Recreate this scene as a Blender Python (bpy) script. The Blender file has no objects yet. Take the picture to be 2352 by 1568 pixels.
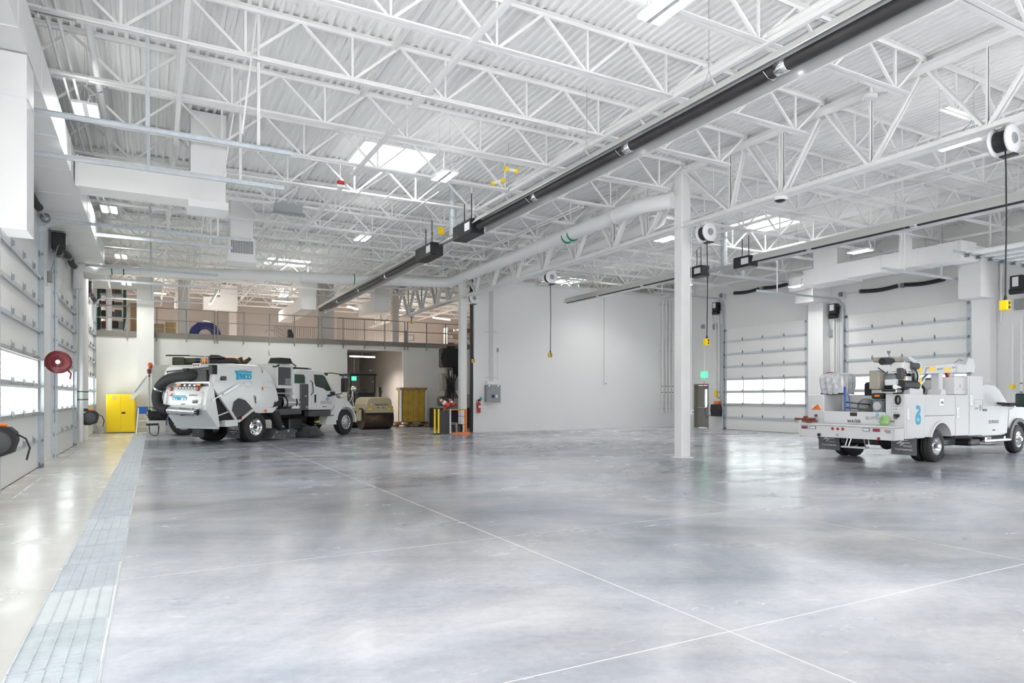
import bpy, math, random
from mathutils import Vector, Matrix
random.seed(4)
SC = bpy.context.scene
COL = SC.collection
R = math.radians
# ---------------- camera (level, vertical shift, 23.5 mm equivalent) ----------------
cam = bpy.data.objects.new('camera', bpy.data.cameras.new('camera'))
COL.objects.link(cam)
cam.location = (0, 0, 1.57)
cam.rotation_euler = (R(90), 0, R(-28.25))
cam.data.sensor_width = 36
cam.data.lens = 36 * 1533.6 / 2352
cam.data.shift_y = (911 - 784) / 2352
cam.data.clip_end = 400
SC.camera = cam
# ---------------- world: bright hazy daylight ----------------
w = bpy.data.worlds.new('sky'); SC.world = w; w.use_nodes = True
nt = w.node_tree; bg = nt.nodes['Background']
tc = nt.nodes.new('ShaderNodeTexCoord'); sp = nt.nodes.new('ShaderNodeSeparateXYZ')
rmp = nt.nodes.new('ShaderNodeValToRGB')
nt.links.new(tc.outputs['Generated'], sp.inputs[0]); nt.links.new(sp.outputs['Z'], rmp.inputs[0])
rmp.color_ramp.elements[0].position = 0.0; rmp.color_ramp.elements[0].color = (0.97, 0.96, 0.95, 1)
rmp.color_ramp.elements[1].position = 0.7; rmp.color_ramp.elements[1].color = (0.84, 0.91, 1, 1)
nt.links.new(rmp.outputs[0], bg.inputs[0]); bg.inputs[1].default_value = 3.6
# sun high outside (light on the yard, skylights)
sun = bpy.data.objects.new('sun', bpy.data.lights.new('sun', 'SUN')); COL.objects.link(sun)
sun.data.energy = 19.0; sun.data.angle = R(3); sun.rotation_euler = (R(28), R(-14), R(10))
# rectangular area lamp for fixtures and added fills
def area(name, loc, rot, sx, sy, e, col=(1, 1, 1)):
    l = bpy.data.lights.new(name, 'AREA'); l.shape = 'RECTANGLE'; l.size = sx; l.size_y = sy; l.energy = e; l.color = col; l.spread = R(140)
    o = bpy.data.objects.new(name, l); COL.objects.link(o); o.location = loc; o.rotation_euler = rot
    return o
SC.view_settings.view_transform = 'Standard'; SC.view_settings.look = 'None'
SC.view_settings.gamma = 1; SC.view_settings.use_curve_mapping = False
SC.view_settings.exposure = 0.85
SC.cycles.max_bounces = 9; SC.cycles.diffuse_bounces = 6; SC.cycles.glossy_bounces = 4
LAMP_W = 27; LAMP_M = 95
SC.cycles.sample_clamp_indirect = 8
# ---------------- materials ----------------
MT = {}
def mat(name, col, rough=0.5, metal=0.0, noise=0.0, nscale=8.0, bump=0.0, bscale=60.0, emit=None, es=1.0, alpha=None, coat=0.0, col2=None):
    m = bpy.data.materials.new(name); m.use_nodes = True; t = m.node_tree; b = t.nodes['Principled BSDF']
    b.inputs['Base Color'].default_value = (*col, 1); b.inputs['Roughness'].default_value = rough; b.inputs['Metallic'].default_value = metal
    if coat: b.inputs['Coat Weight'].default_value = coat; b.inputs['Coat Roughness'].default_value = 0.08
    geo = t.nodes.new('ShaderNodeNewGeometry')
    if noise or col2:
        n = t.nodes.new('ShaderNodeTexNoise'); n.inputs['Scale'].default_value = nscale; n.inputs['Detail'].default_value = 4
        t.links.new(geo.outputs['Position'], n.inputs['Vector'])
        r = t.nodes.new('ShaderNodeValToRGB')
        c2 = col2 or tuple(max(0, c * (1 - noise)) for c in col)
        r.color_ramp.elements[0].position = 0.3; r.color_ramp.elements[0].color = (*c2, 1)
        r.color_ramp.elements[1].position = 0.7; r.color_ramp.elements[1].color = (*col, 1)
        t.links.new(n.outputs['Fac'], r.inputs[0]); t.links.new(r.outputs[0], b.inputs['Base Color'])
    if bump:
        n2 = t.nodes.new('ShaderNodeTexNoise'); n2.inputs['Scale'].default_value = bscale; n2.inputs['Detail'].default_value = 3
        t.links.new(geo.outputs['Position'], n2.inputs['Vector'])
        bp = t.nodes.new('ShaderNodeBump'); bp.inputs['Strength'].default_value = bump; bp.inputs['Distance'].default_value = 0.01
        t.links.new(n2.outputs['Fac'], bp.inputs['Height']); t.links.new(bp.outputs[0], b.inputs['Normal'])
    if emit:
        b.inputs['Emission Color'].default_value = (*emit, 1); b.inputs['Emission Strength'].default_value = es
    MT[name] = m
    return m
mat('steel_white', (0.84, 0.84, 0.83), 0.45, noise=0.03, nscale=3)
mat('deck_white', (0.90, 0.90, 0.89), 0.5, noise=0.03, nscale=1.5)
mat('duct_white', (0.82, 0.82, 0.815), 0.45, noise=0.02, nscale=2)
mat('paint_white', (0.70, 0.70, 0.71), 0.3, coat=0.1)
mat('truck_white', (0.83, 0.845, 0.83), 0.18, coat=0.6)
mat('door_white', (0.80, 0.80, 0.785), 0.4)
mat('galv', (0.64, 0.68, 0.72), 0.4, 0.35, noise=0.14, nscale=14)
mat('galv_grate', (0.60, 0.64, 0.68), 0.42, 0.35, noise=0.15, nscale=5)
mat('galv_dark', (0.30, 0.33, 0.35), 0.4, 0.7, noise=0.1)
mat('black', (0.018, 0.018, 0.02), 0.4)
mat('black_matte', (0.03, 0.03, 0.032), 0.7, bump=0.2)
mat('tube_black', (0.035, 0.032, 0.033), 0.45, noise=0.3, nscale=5)
mat('rubber', (0.035, 0.035, 0.037), 0.62, noise=0.25, nscale=12, bump=0.3, bscale=120)
mat('dark_grey', (0.09, 0.095, 0.10), 0.5, noise=0.1)
mat('mid_grey', (0.30, 0.32, 0.33), 0.45)
mat('flap_grey', (0.16, 0.17, 0.18), 0.6, noise=0.1)
mat('chrome', (0.85, 0.85, 0.87), 0.12, 1.0)
mat('alu', (0.72, 0.73, 0.75), 0.22, 1.0, noise=0.05)
mat('alu_dull', (0.66, 0.67, 0.68), 0.38, 0.8, noise=0.1)
mat('yellow', (1.0, 0.70, 0.0), 0.35)
mat('yellow_dull', (0.75, 0.55, 0.12), 0.5)
mat('red', (0.55, 0.03, 0.03), 0.35)
mat('maroon', (0.20, 0.022, 0.028), 0.3, noise=0.1)
mat('red_light', (0.42, 0.02, 0.03), 0.2, coat=0.5)
mat('orange', (0.95, 0.22, 0.03), 0.4)
mat('amber', (0.85, 0.28, 0.02), 0.2, coat=0.5)
mat('blue', (0.03, 0.14, 0.55), 0.4)
mat('navy', (0.015, 0.02, 0.10), 0.3)
mat('cyan', (0.02, 0.47, 0.75), 0.4)
mat('green', (0.02, 0.22, 0.12), 0.45)
mat('dkgreen', (0.01, 0.10, 0.08), 0.45)
mat('lime', (0.35, 0.62, 0.22), 0.7, noise=0.3, nscale=20)
mat('ink', (0.06, 0.065, 0.075), 0.5)
mat('ink_soft', (0.35, 0.37, 0.39), 0.5)
mat('brown_grey', (0.23, 0.215, 0.19), 0.5)
mat('rail_grey', (0.27, 0.255, 0.23), 0.5)
mat('tan', (0.50, 0.44, 0.28), 0.4, noise=0.08)
mat('drum', (0.11, 0.075, 0.05), 0.42, 0.5, noise=0.4, nscale=6)
mat('wood', (0.42, 0.27, 0.15), 0.7, noise=0.3, nscale=5)
mat('card', (0.45, 0.34, 0.2), 0.8, noise=0.1)
mat('boards_yellow', (0.60, 0.40, 0.06), 0.5, noise=0.25, nscale=2.5)
mat('beige_wall', (0.50, 0.455, 0.42), 0.7, noise=0.04, nscale=1)
mat('silver_cloth', (0.74, 0.75, 0.78), 0.38, 0.3, noise=0.3, nscale=12, bump=1.0, bscale=11)
mat('alu_bright', (0.92, 0.92, 0.93), 0.22, 0.6)
mat('exit_green', (0.05, 0.7, 0.25), 0.4, emit=(0.05, 0.9, 0.3), es=1.2)
mat('led', (1, 1, 1), 0.5, emit=(1.0, 0.995, 0.98), es=14)
mat('led_warm', (1, 1, 1), 0.5, emit=(1.0, 0.96, 0.9), es=9)
mat('dark_gap', (0.02, 0.02, 0.02), 0.8)
mat('plastic_white', (0.78, 0.78, 0.8), 0.3)
mat('joint_fill', (0.80, 0.79, 0.77), 0.7)
mat('concrete_out', (0.80, 0.79, 0.77), 0.8, noise=0.1, nscale=1)
mat('brick_out', (0.74, 0.68, 0.62), 0.8, noise=0.25, nscale=5)
mat('earth', (0.30, 0.24, 0.17), 0.8, noise=0.3)
def glassmat(name, col, fac, rough=0.02):
    # thin pane: mostly see-through with a real mirror share
    m = bpy.data.materials.new(name); m.use_nodes = True; t = m.node_tree
    for n in list(t.nodes):
        if n.type != 'OUTPUT_MATERIAL': t.nodes.remove(n)
    o = [n for n in t.nodes if n.type == 'OUTPUT_MATERIAL'][0]
    tr = t.nodes.new('ShaderNodeBsdfTransparent'); tr.inputs[0].default_value = (*col, 1)
    gl = t.nodes.new('ShaderNodeBsdfGlossy'); gl.inputs['Roughness'].default_value = rough
    mx = t.nodes.new('ShaderNodeMixShader'); mx.inputs[0].default_value = fac
    t.links.new(tr.outputs[0], mx.inputs[1]); t.links.new(gl.outputs[0], mx.inputs[2]); t.links.new(mx.outputs[0], o.inputs[0])
    MT[name] = m
mat('truck_grey', (0.50, 0.51, 0.46), 0.35, noise=0.04)
mat('blue_grey', (0.12, 0.16, 0.25), 0.35)
mat('boom_olive', (0.06, 0.06, 0.035), 0.5)
mat('amber_red', (0.55, 0.08, 0.02), 0.25, coat=0.5)
mat('glass_door', (0.035, 0.06, 0.05), 0.08)
mat('beige_light', (0.62, 0.59, 0.56), 0.6)
mat('navy_hose', (0.015, 0.02, 0.16), 0.25, coat=0.4)
mat('red_cone', (0.7, 0.05, 0.03), 0.5)
mat('tan_grey', (0.42, 0.39, 0.33), 0.5, noise=0.1)
mat('maroon_rust', (0.28, 0.08, 0.06), 0.6, noise=0.3)
mat('stripe_grey', (0.35, 0.36, 0.42), 0.5)
mat('glass_bright', (0.62, 0.66, 0.66), 0.06)
glassmat('glass', (0.9, 0.93, 0.92), 0.08)
glassmat('glass_dark', (0.25, 0.33, 0.30), 0.12)
# skylight lens: milky, lets daylight through
m = bpy.data.materials.new('skylens'); m.use_nodes = True; t = m.node_tree; o_ = t.nodes['Material Output']
tl = t.nodes.new('ShaderNodeBsdfTranslucent'); tl.inputs[0].default_value = (0.95, 0.95, 0.95, 1)
tr = t.nodes.new('ShaderNodeBsdfTransparent'); mx = t.nodes.new('ShaderNodeMixShader'); mx.inputs[0].default_value = 0.95
t.links.new(tr.outputs[0], mx.inputs[1]); t.links.new(tl.outputs[0], mx.inputs[2]); t.links.new(mx.outputs[0], o_.inputs[0]); MT['skylens'] = m
# painted block wall: faint coursing in relief only
def blockmat(name, col, bw, bh, axis, strength=0.14):
    m = mat(name, col, 0.55, noise=0.02, nscale=0.7); t = m.node_tree; b = t.nodes['Principled BSDF']
    g = t.nodes.new('ShaderNodeNewGeometry'); s = t.nodes.new('ShaderNodeSeparateXYZ'); c = t.nodes.new('ShaderNodeCombineXYZ')
    t.links.new(g.outputs['Position'], s.inputs[0]); t.links.new(s.outputs[axis], c.inputs[0]); t.links.new(s.outputs['Z'], c.inputs[1])
    br = t.nodes.new('ShaderNodeTexBrick'); br.inputs['Scale'].default_value = 1; br.inputs['Brick Width'].default_value = bw
    br.inputs['Row Height'].default_value = bh; br.inputs['Mortar Size'].default_value = 0.008; br.inputs['Mortar Smooth'].default_value = 0.5
    br.inputs['Color1'].default_value = (1, 1, 1, 1); br.inputs['Color2'].default_value = (.97, .97, .97, 1); br.inputs['Mortar'].default_value = (0, 0, 0, 1)
    t.links.new(c.outputs[0], br.inputs['Vector'])
    bp = t.nodes.new('ShaderNodeBump'); bp.inputs['Strength'].default_value = strength; bp.inputs['Distance'].default_value = 0.008
    t.links.new(br.outputs['Color'], bp.inputs['Height']); t.links.new(bp.outputs[0], b.inputs['Normal'])
blockmat('block_x', (0.80, 0.80, 0.80), 0.4, 0.2, 'X')
blockmat('block_back', (0.78, 0.78, 0.75), 0.4, 0.2, 'X')
blockmat('panel_y', (0.77, 0.77, 0.76), 3.0, 1.2, 'Y')
blockmat('block_beige', (0.56, 0.51, 0.47), 0.4, 0.2, 'Y')
# polished concrete floor
FLOOR_DARK = (0.33, 0.345, 0.375); FLOOR_LIGHT = (0.76, 0.76, 0.765)
def floormat():
    m = bpy.data.materials.new('floor_concrete'); m.use_nodes = True; t = m.node_tree; b = t.nodes['Principled BSDF']; L = t.links.new
    g = t.nodes.new('ShaderNodeNewGeometry')
    def noise(sc, det, rough, scale=(1, 1, 1), dist=0, loc=(0, 0, 0), rz=0):
        mp = t.nodes.new('ShaderNodeMapping'); mp.inputs['Scale'].default_value = scale; mp.inputs['Location'].default_value = loc; mp.inputs['Rotation'].default_value = (0, 0, rz)
        if rz:
            pre = t.nodes.new('ShaderNodeMapping'); pre.inputs['Rotation'].default_value = (0, 0, rz); L(g.outputs['Position'], pre.inputs[0]); L(pre.outputs[0], mp.inputs[0]); mp.inputs['Rotation'].default_value = (0, 0, 0)
        else: L(g.outputs['Position'], mp.inputs[0])
        n = t.nodes.new('ShaderNodeTexNoise'); n.inputs['Scale'].default_value = sc
        n.inputs['Detail'].default_value = det; n.inputs['Roughness'].default_value = rough; n.inputs['Distortion'].default_value = dist
        L(mp.outputs[0], n.inputs['Vector']); return n.outputs['Fac']
    def ramp(f, p0, c0, p1, c1):
        r = t.nodes.new('ShaderNodeValToRGB'); r.color_ramp.elements[0].position = p0; r.color_ramp.elements[0].color = (*c0, 1)
        r.color_ramp.elements[1].position = p1; r.color_ramp.elements[1].color = (*c1, 1); L(f, r.inputs[0]); return r.outputs[0]
    def mix(kind, f, a, bb):
        x = t.nodes.new('ShaderNodeMix'); x.data_type = 'RGBA'; x.blend_type = kind
        if isinstance(f, float): x.inputs[0].default_value = f
        else: L(f, x.inputs[0])
        L(a, x.inputs[6]); L(bb, x.inputs[7]) if not isinstance(bb, tuple) else setattr(x.inputs[7], 'default_value', (*bb, 1)); return x.outputs[2]
    big = ramp(noise(0.22, 5, 0.6, dist=0.6), 0.36, FLOOR_DARK, 0.66, FLOOR_LIGHT)
    streak = ramp(noise(0.9, 7, 0.72, (0.22, 1.7, 1), 0.5, rz=0.5), 0.3, (0.80, 0.81, 0.835), 0.7, (1.07, 1.06, 1.045))
    c = mix('MULTIPLY', 0.85, big, streak)
    fine = ramp(noise(14, 6, 0.75), 0.3, (0.88, 0.88, 0.89), 0.7, (1.05, 1.05, 1.05))
    c = mix('MULTIPLY', 1.0, c, fine)
    warm = ramp(noise(0.35, 3, 0.5, loc=(7, 3, 0)), 0.45, (0.97, 0.985, 1.03), 0.7, (1.05, 1.0, 0.94))
    c = mix('MULTIPLY', 0.8, c, warm)
    # dim reflected light painted into the colour: darker, bluer floor beyond the near part
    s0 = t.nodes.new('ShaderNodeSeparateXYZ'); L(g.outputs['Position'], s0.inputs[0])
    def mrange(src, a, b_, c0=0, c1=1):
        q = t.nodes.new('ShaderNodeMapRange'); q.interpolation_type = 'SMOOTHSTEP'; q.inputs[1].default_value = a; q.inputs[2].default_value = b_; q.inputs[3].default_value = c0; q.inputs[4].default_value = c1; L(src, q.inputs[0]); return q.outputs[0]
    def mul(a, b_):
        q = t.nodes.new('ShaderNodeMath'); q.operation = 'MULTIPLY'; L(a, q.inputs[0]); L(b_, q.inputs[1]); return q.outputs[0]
    dim_zone = mul(mul(mrange(s0.outputs['Y'], 4.5, 10), mrange(s0.outputs['X'], 19, 11, .45, 1)), mrange(noise(0.3, 4, 0.6, loc=(2, 1, 0)), 0.3, 0.6, .45, 1))
    c = mix('MULTIPLY', dim_zone, c, (0.60, 0.625, 0.67))
    # ivory cast of the sealed apron west of the trench drain
    s = t.nodes.new('ShaderNodeSeparateXYZ'); L(g.outputs['Position'], s.inputs[0])
    mr = t.nodes.new('ShaderNodeMapRange'); mr.inputs[1].default_value = -0.28; mr.inputs[2].default_value = -0.32; L(s.outputs['X'], mr.inputs[0])
    apron = ramp(noise(0.6, 5, 0.6, (2, 0.5, 1), 0.5), 0.3, (0.52, 0.50, 0.46), 0.7, (0.66, 0.64, 0.60))
    c = mix('MIX', mr.outputs[0], c, apron)
    # scuffs: sparse pale nicks
    sc_ = ramp(noise(13, 6, 0.7, (0.3, 1.6, 1), 0.4, rz=0.45), 0.62, (0, 0, 0), 0.78, (0.5, 0.5, 0.5))
    c = mix('ADD', 0.22, c, sc_)
    st = ramp(noise(2.6, 7, 0.75, loc=(3, 9, 0)), 0.55, (1, 1, 1), 0.8, (0.6, 0.6, 0.6))
    c = mix('MULTIPLY', 0.3, c, st)
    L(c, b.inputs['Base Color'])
    rr = t.nodes.new('ShaderNodeMapRange'); rr.inputs[1].default_value = 0.3; rr.inputs[2].default_value = 0.7; rr.inputs[3].default_value = 0.13; rr.inputs[4].default_value = 0.31
    L(noise(0.9, 5, 0.65, (0.6, 1.4, 1), 0.6, loc=(1, 5, 0)), rr.inputs[0]); L(rr.outputs[0], b.inputs['Roughness'])
    b.inputs['IOR'].default_value = 1.5
    bp = t.nodes.new('ShaderNodeBump'); bp.inputs['Strength'].default_value = 0.025; bp.inputs['Distance'].default_value = 0.01
    L(noise(3.0, 4, 0.6), bp.inputs['Height']); L(bp.outputs[0], b.inputs['Normal'])
    MT['floor'] = m

floormat()
# ---------------- mesh builder ----------------
def wloc(o):
    v = Vector((0, 0, 0))
    while o is not None: v = v + o.location; o = o.parent
    return v
class MB:
    def __init__(s): s.v = []; s.f = []; s.m = []; s.sm = []; s.M = None
    def add(s, vs, fs, mi=0, smooth=False):
        n = len(s.v)
        s.v += [tuple(s.M @ Vector(p)) if s.M else tuple(p) for p in vs]
        for f in fs: s.f.append([i + n for i in f]); s.m.append(mi); s.sm.append(smooth)
        return s
    def box(s, x0, x1, y0, y1, z0, z1, mi=0, c=0.0):
        x0, x1 = min(x0, x1), max(x0, x1); y0, y1 = min(y0, y1), max(y0, y1); z0, z1 = min(z0, z1), max(z0, z1)
        if c <= 0:
            v = [(x0, y0, z0), (x1, y0, z0), (x1, y1, z0), (x0, y1, z0), (x0, y0, z1), (x1, y0, z1), (x1, y1, z1), (x0, y1, z1)]
            return s.add(v, [(0, 3, 2, 1), (4, 5, 6, 7), (0, 1, 5, 4), (1, 2, 6, 5), (2, 3, 7, 6), (3, 0, 4, 7)], mi)
        c = min(c, (x1 - x0) * .45, (y1 - y0) * .45, (z1 - z0) * .45)
        def ring(z, i): return [(x0 + i + c, y0 + i, z), (x1 - i - c, y0 + i, z), (x1 - i, y0 + i + c, z), (x1 - i, y1 - i - c, z), (x1 - i - c, y1 - i, z), (x0 + i + c, y1 - i, z), (x0 + i, y1 - i - c, z), (x0 + i, y0 + i + c, z)]
        rs = [ring(z0, c * .7), ring(z0 + c, 0), ring(z1 - c, 0), ring(z1, c * .7)]
        v = [p for r in rs for p in r]; f = [tuple(range(7, -1, -1)), tuple(range(24, 32))]
        for k in range(3):
            for j in range(8): f.append((k * 8 + j, k * 8 + (j + 1) % 8, k * 8 + 8 + (j + 1) % 8, k * 8 + 8 + j))
        return s.add(v, f, mi)
    def bar(s, p, q, w, h, mi=0, up=(0, 0, 1)):
        p = Vector(p); q = Vector(q); d = (q - p).normalized(); u = Vector(up)
        if abs(d.dot(u)) > .98: u = Vector((1, 0, 0))
        a = d.cross(u).normalized() * (w / 2); b = a.cross(d).normalized() * (h / 2)
        v = [p - a - b, p + a - b, p + a + b, p - a + b, q - a - b, q + a - b, q + a + b, q - a + b]
        return s.add(v, [(0, 1, 2, 3), (7, 6, 5, 4), (0, 4, 5, 1), (1, 5, 6, 2), (2, 6, 7, 3), (3, 7, 4, 0)], mi)
    def cyl(s, p, q, r, r2=None, n=12, mi=0, caps=True, smooth=True):
        p = Vector(p); q = Vector(q); r2 = r if r2 is None else r2; d = (q - p).normalized()
        u = Vector((0, 0, 1)) if abs(d.z) < .95 else Vector((1, 0, 0)); a = d.cross(u).normalized(); b = a.cross(d)
        v = []
        for c, rr in ((p, r), (q, r2)):
            for k in range(n): t = 2 * math.pi * k / n; v.append(c + (a * math.cos(t) + b * math.sin(t)) * rr)
        s.add(v, [(k, k + n, (k + 1) % n + n, (k + 1) % n) for k in range(n)], mi, smooth)
        if caps: s.add(v, [tuple(range(n)), tuple(range(2 * n - 1, n - 1, -1))], mi)
        return s
    def tube(s, pts, r, n=8, mi=0, closed=False, caps=True):
        pts = [Vector(p) for p in pts]; v = []; a = None; N = len(pts)
        for i, p in enumerate(pts):
            d = (pts[(i + 1) % N] - pts[i - 1]) if closed else (pts[min(i + 1, N - 1)] - pts[max(i - 1, 0)])
            if d.length < 1e-9: d = Vector((0, 0, 1))
            d.normalize()
            if a is None:
                u = Vector((0, 0, 1)) if abs(d.z) < .9 else Vector((1, 0, 0)); a = d.cross(u).normalized()
            else: a = (a - d * a.dot(d)).normalized()
            b = a.cross(d); rr = r[i] if isinstance(r, (list, tuple)) else r
            for k in range(n): t = 2 * math.pi * k / n; v.append(p + (a * math.cos(t) + b * math.sin(t)) * rr)
        f = []
        for i in range(N if closed else N - 1):
            for k in range(n): f.append((i * n + k, ((i + 1) % N) * n + k, ((i + 1) % N) * n + (k + 1) % n, i * n + (k + 1) % n))
        s.add(v, f, mi, True)
        if caps and not closed: s.add(v, [tuple(range(n)), tuple(range(len(v) - 1, len(v) - n - 1, -1))], mi)
        return s
    def prism(s, poly, ax, a0, a1, mi=0, smooth=False):
        # poly: 2-D points; ax 'x': (y,z)  'y': (x,z)  'z': (x,y)
        def P3(p, a): return {'x': (a, p[0], p[1]), 'y': (p[0], a, p[1]), 'z': (p[0], p[1], a)}[ax]
        n = len(poly); v = [P3(p, a0) for p in poly] + [P3(p, a1) for p in poly]
        s.add(v, [(k, (k + 1) % n, (k + 1) % n + n, k + n) for k in range(n)], mi, smooth)
        return s.add(v, [tuple(range(n - 1, -1, -1)), tuple(range(n, 2 * n))], mi)
    def lathe(s, prof, c, ax, n=24, mi=0, smooth=True, caps=False):
        # prof: (radius, along-axis); axis through c
        c = Vector(c); d = Vector(ax).normalized(); u = Vector((0, 0, 1)) if abs(d.z) < .9 else Vector((1, 0, 0)); a = d.cross(u).normalized(); b = a.cross(d)
        v = []
        for r, t in prof:
            for k in range(n): g = 2 * math.pi * k / n; v.append(c + d * t + (a * math.cos(g) + b * math.sin(g)) * r)
        f = []
        for i in range(len(prof) - 1):
            for k in range(n): f.append((i * n + k, i * n + (k + 1) % n, (i + 1) * n + (k + 1) % n, (i + 1) * n + k))
        s.add(v, f, mi, smooth)
        if caps: s.add(v, [tuple(range(n - 1, -1, -1)), tuple(range(len(v) - n, len(v)))], mi)
        return s
    def ball(s, c, r, mi=0, n=12, sz=(1, 1, 1)):
        c = Vector(c); m = n // 2; v = []; f = []
        for i in range(m + 1):
            th = math.pi * i / m
            for k in range(n): g = 2 * math.pi * k / n; v.append((c.x + r * sz[0] * math.sin(th) * math.cos(g), c.y + r * sz[1] * math.sin(th) * math.sin(g), c.z + r * sz[2] * math.cos(th)))
        for i in range(m):
            for k in range(n): f.append((i * n + k, (i + 1) * n + k, (i + 1) * n + (k + 1) % n, i * n + (k + 1) % n))
        return s.add(v, f, mi, True)
    def mesh(s, name, mats, off=Vector((0, 0, 0))):
        me = bpy.data.meshes.new(name); me.from_pydata([(p[0] - off[0], p[1] - off[1], p[2] - off[2]) for p in s.v], [], s.f)
        for m in (mats if isinstance(mats, (list, tuple)) else [mats]): me.materials.append(MT[m])
        me.polygons.foreach_set('material_index', s.m); me.polygons.foreach_set('use_smooth', s.sm); me.update()
        return me
    def build(s, name, mats, parent=None, world=True, **tags):
        # vertices are given in world metres; they are stored relative to the parent
        off = wloc(parent) if (parent is not None and world) else Vector((0, 0, 0))
        o = bpy.data.objects.new(name, s.mesh(name, mats, off)); COL.objects.link(o)
        if parent is not None: o.parent = parent
        for k, v in tags.items(): o[k] = v
        return o
def thing(name, label, cat, loc=(0, 0, 0), rz=0, group=None):
    o = bpy.data.objects.new(name, None); COL.objects.link(o); o.location = loc; o.rotation_euler = (0, 0, rz); o.empty_display_size = .2
    o['label'] = label; o['category'] = cat
    if group: o['group'] = group
    return o
def tag(o, label, cat, group=None):
    o['label'] = label; o['category'] = cat
    if group: o['group'] = group
    return o
def struct(o): o['kind'] = 'structure'; return o
def dup(o, parent=None, loc=None, rz=None, label=None, kids=None):
    c = o.copy(); COL.objects.link(c); c.parent = parent
    if loc is not None: c.location = loc
    if rz is not None: c.rotation_euler = (0, 0, rz)
    if label: c['label'] = label
    for ch in (kids if kids is not None else list(o.children)): dup(ch, c)
    return c
def txt(s, size, name, mat_, parent, M, ext=0.002, sx=1.0, shear=0, sp=1.0, bold=0.0):
    cu = bpy.data.curves.new(name, 'FONT'); cu.body = s; cu.size = size; cu.extrude = ext; cu.align_x = 'CENTER'; cu.align_y = 'CENTER'; cu.shear = shear; cu.space_character = sp; cu.offset = bold; cu.resolution_u = 3
    o = bpy.data.objects.new(name, cu); COL.objects.link(o)
    me = bpy.data.meshes.new_from_object(o.evaluated_get(bpy.context.evaluated_depsgraph_get()))
    bpy.data.objects.remove(o); bpy.data.curves.remove(cu)
    me.transform(M @ Matrix.Diagonal((sx, 1, 1, 1))); me.materials.clear(); me.materials.append(MT[mat_])
    q = bpy.data.objects.new(name, me); COL.objects.link(q); q.parent = parent
    return q
def face_M(origin, right, up):
    # text plane: x along right, y along up, centre at origin
    r = Vector(right).normalized(); u = Vector(up).normalized(); n = r.cross(u)
    return Matrix(((r.x, u.x, n.x, origin[0]), (r.y, u.y, n.y, origin[1]), (r.z, u.z, n.z, origin[2]), (0, 0, 0, 1)))
ORD = ['', 'first', 'second', 'third', 'fourth', 'fifth', 'sixth', 'seventh', 'eighth', 'ninth', 'tenth', 'eleventh', 'twelfth', 'thirteenth', 'fourteenth', 'fifteenth', 'sixteenth', 'seventeenth', 'eighteenth', 'nineteenth', 'twentieth', 'twenty-first', 'twenty-second', 'twenty-third', 'twenty-fourth']
# ================= SHELL =================
YB, YW, YM, YE = -9.0, 27.0, 34.4, 43.0     # open end, partition, mezzanine front, far wall
XL, XR = -2.3, 24.42
PH = 4.82                                     # door opening height
TOP = 7.62
# floor slabs between saw-cut joints
fl = struct(MB().box(XL - .4, XR + .4, YB, YE, -0.12, -0.0012).build('floor', 'joint_fill'))
xs = [XL - .3, -0.73, -0.26, 3.40, 7.38, 11.36, 15.34, 19.32, XR + .3]
ys = [YB] + [3.25 - 3.39 + 3.39 * k for k in range(-2, 13)] + [YE]
for i in range(len(xs) - 1):
    if i == 1: continue
    for j in range(len(ys) - 1):
        g = 0.006
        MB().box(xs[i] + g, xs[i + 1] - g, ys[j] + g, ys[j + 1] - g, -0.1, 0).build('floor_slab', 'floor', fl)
for j in range(len(ys) - 1):
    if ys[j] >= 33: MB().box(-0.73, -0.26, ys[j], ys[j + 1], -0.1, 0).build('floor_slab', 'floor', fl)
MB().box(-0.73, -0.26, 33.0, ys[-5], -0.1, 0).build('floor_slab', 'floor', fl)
# column block-outs in the slab (diamond cut) are thin saw lines around each post base
# yard outside
struct(MB().box(-40, 60, -30, 70, -0.4, -0.15).build('ground', 'concrete_out'))
# walls
def wall(name, m, boxes):
    mb = MB()
    for b in boxes: mb.box(*b)
    return struct(mb.build(name, m))
LD = [(-1.2, 3.6), (6.0, 10.8), (13.35, 18.1), (20.65, 25.4), (28.7, 33.6)]
RD = [(-1.1, 3.6), (5.3, 10.0), (12.55, 17.2), (18.95, 23.6)]
def side(x0, x1, doors, y1, extra=()):
    b = []; y = YB
    for a, c in doors: b.append((x0, x1, y, a, 0, PH)); y = c
    b.append((x0, x1, y, y1, 0, PH)); b.append((x0, x1, YB, y1, PH, TOP + .3)); return b
wl = wall('wall_left', 'panel_y', side(XL - .25, XL, LD, YE))
# right wall: doors plus an exit door opening at y 24.75..25.65
b = side(XR, XR + .25, RD, YE)
last = b[-2]; b.remove(last)
b += [(XR, XR + .25, 23.6, 24.72, 0, PH), (XR, XR + .25, 24.72, 25.72, 2.22, PH), (XR, XR + .25, 25.72, YE, 0, PH)]
wr = wall('wall_right', 'panel_y', b)
wall('wall_partition', 'block_x', [(12.55, XR, YW, YW + .2, 0, 6.84)])
MB().box(12.52, XR, YW - .01, YW + .21, 6.84, 6.9).build('wall_cap', 'steel_white', bpy.data.objects['wall_partition'])
MB().box(12.46, 12.55, YW + .02, YW + .18, 0, 6.84).build('edge_seal', 'black', bpy.data.objects['wall_partition'])
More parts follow.
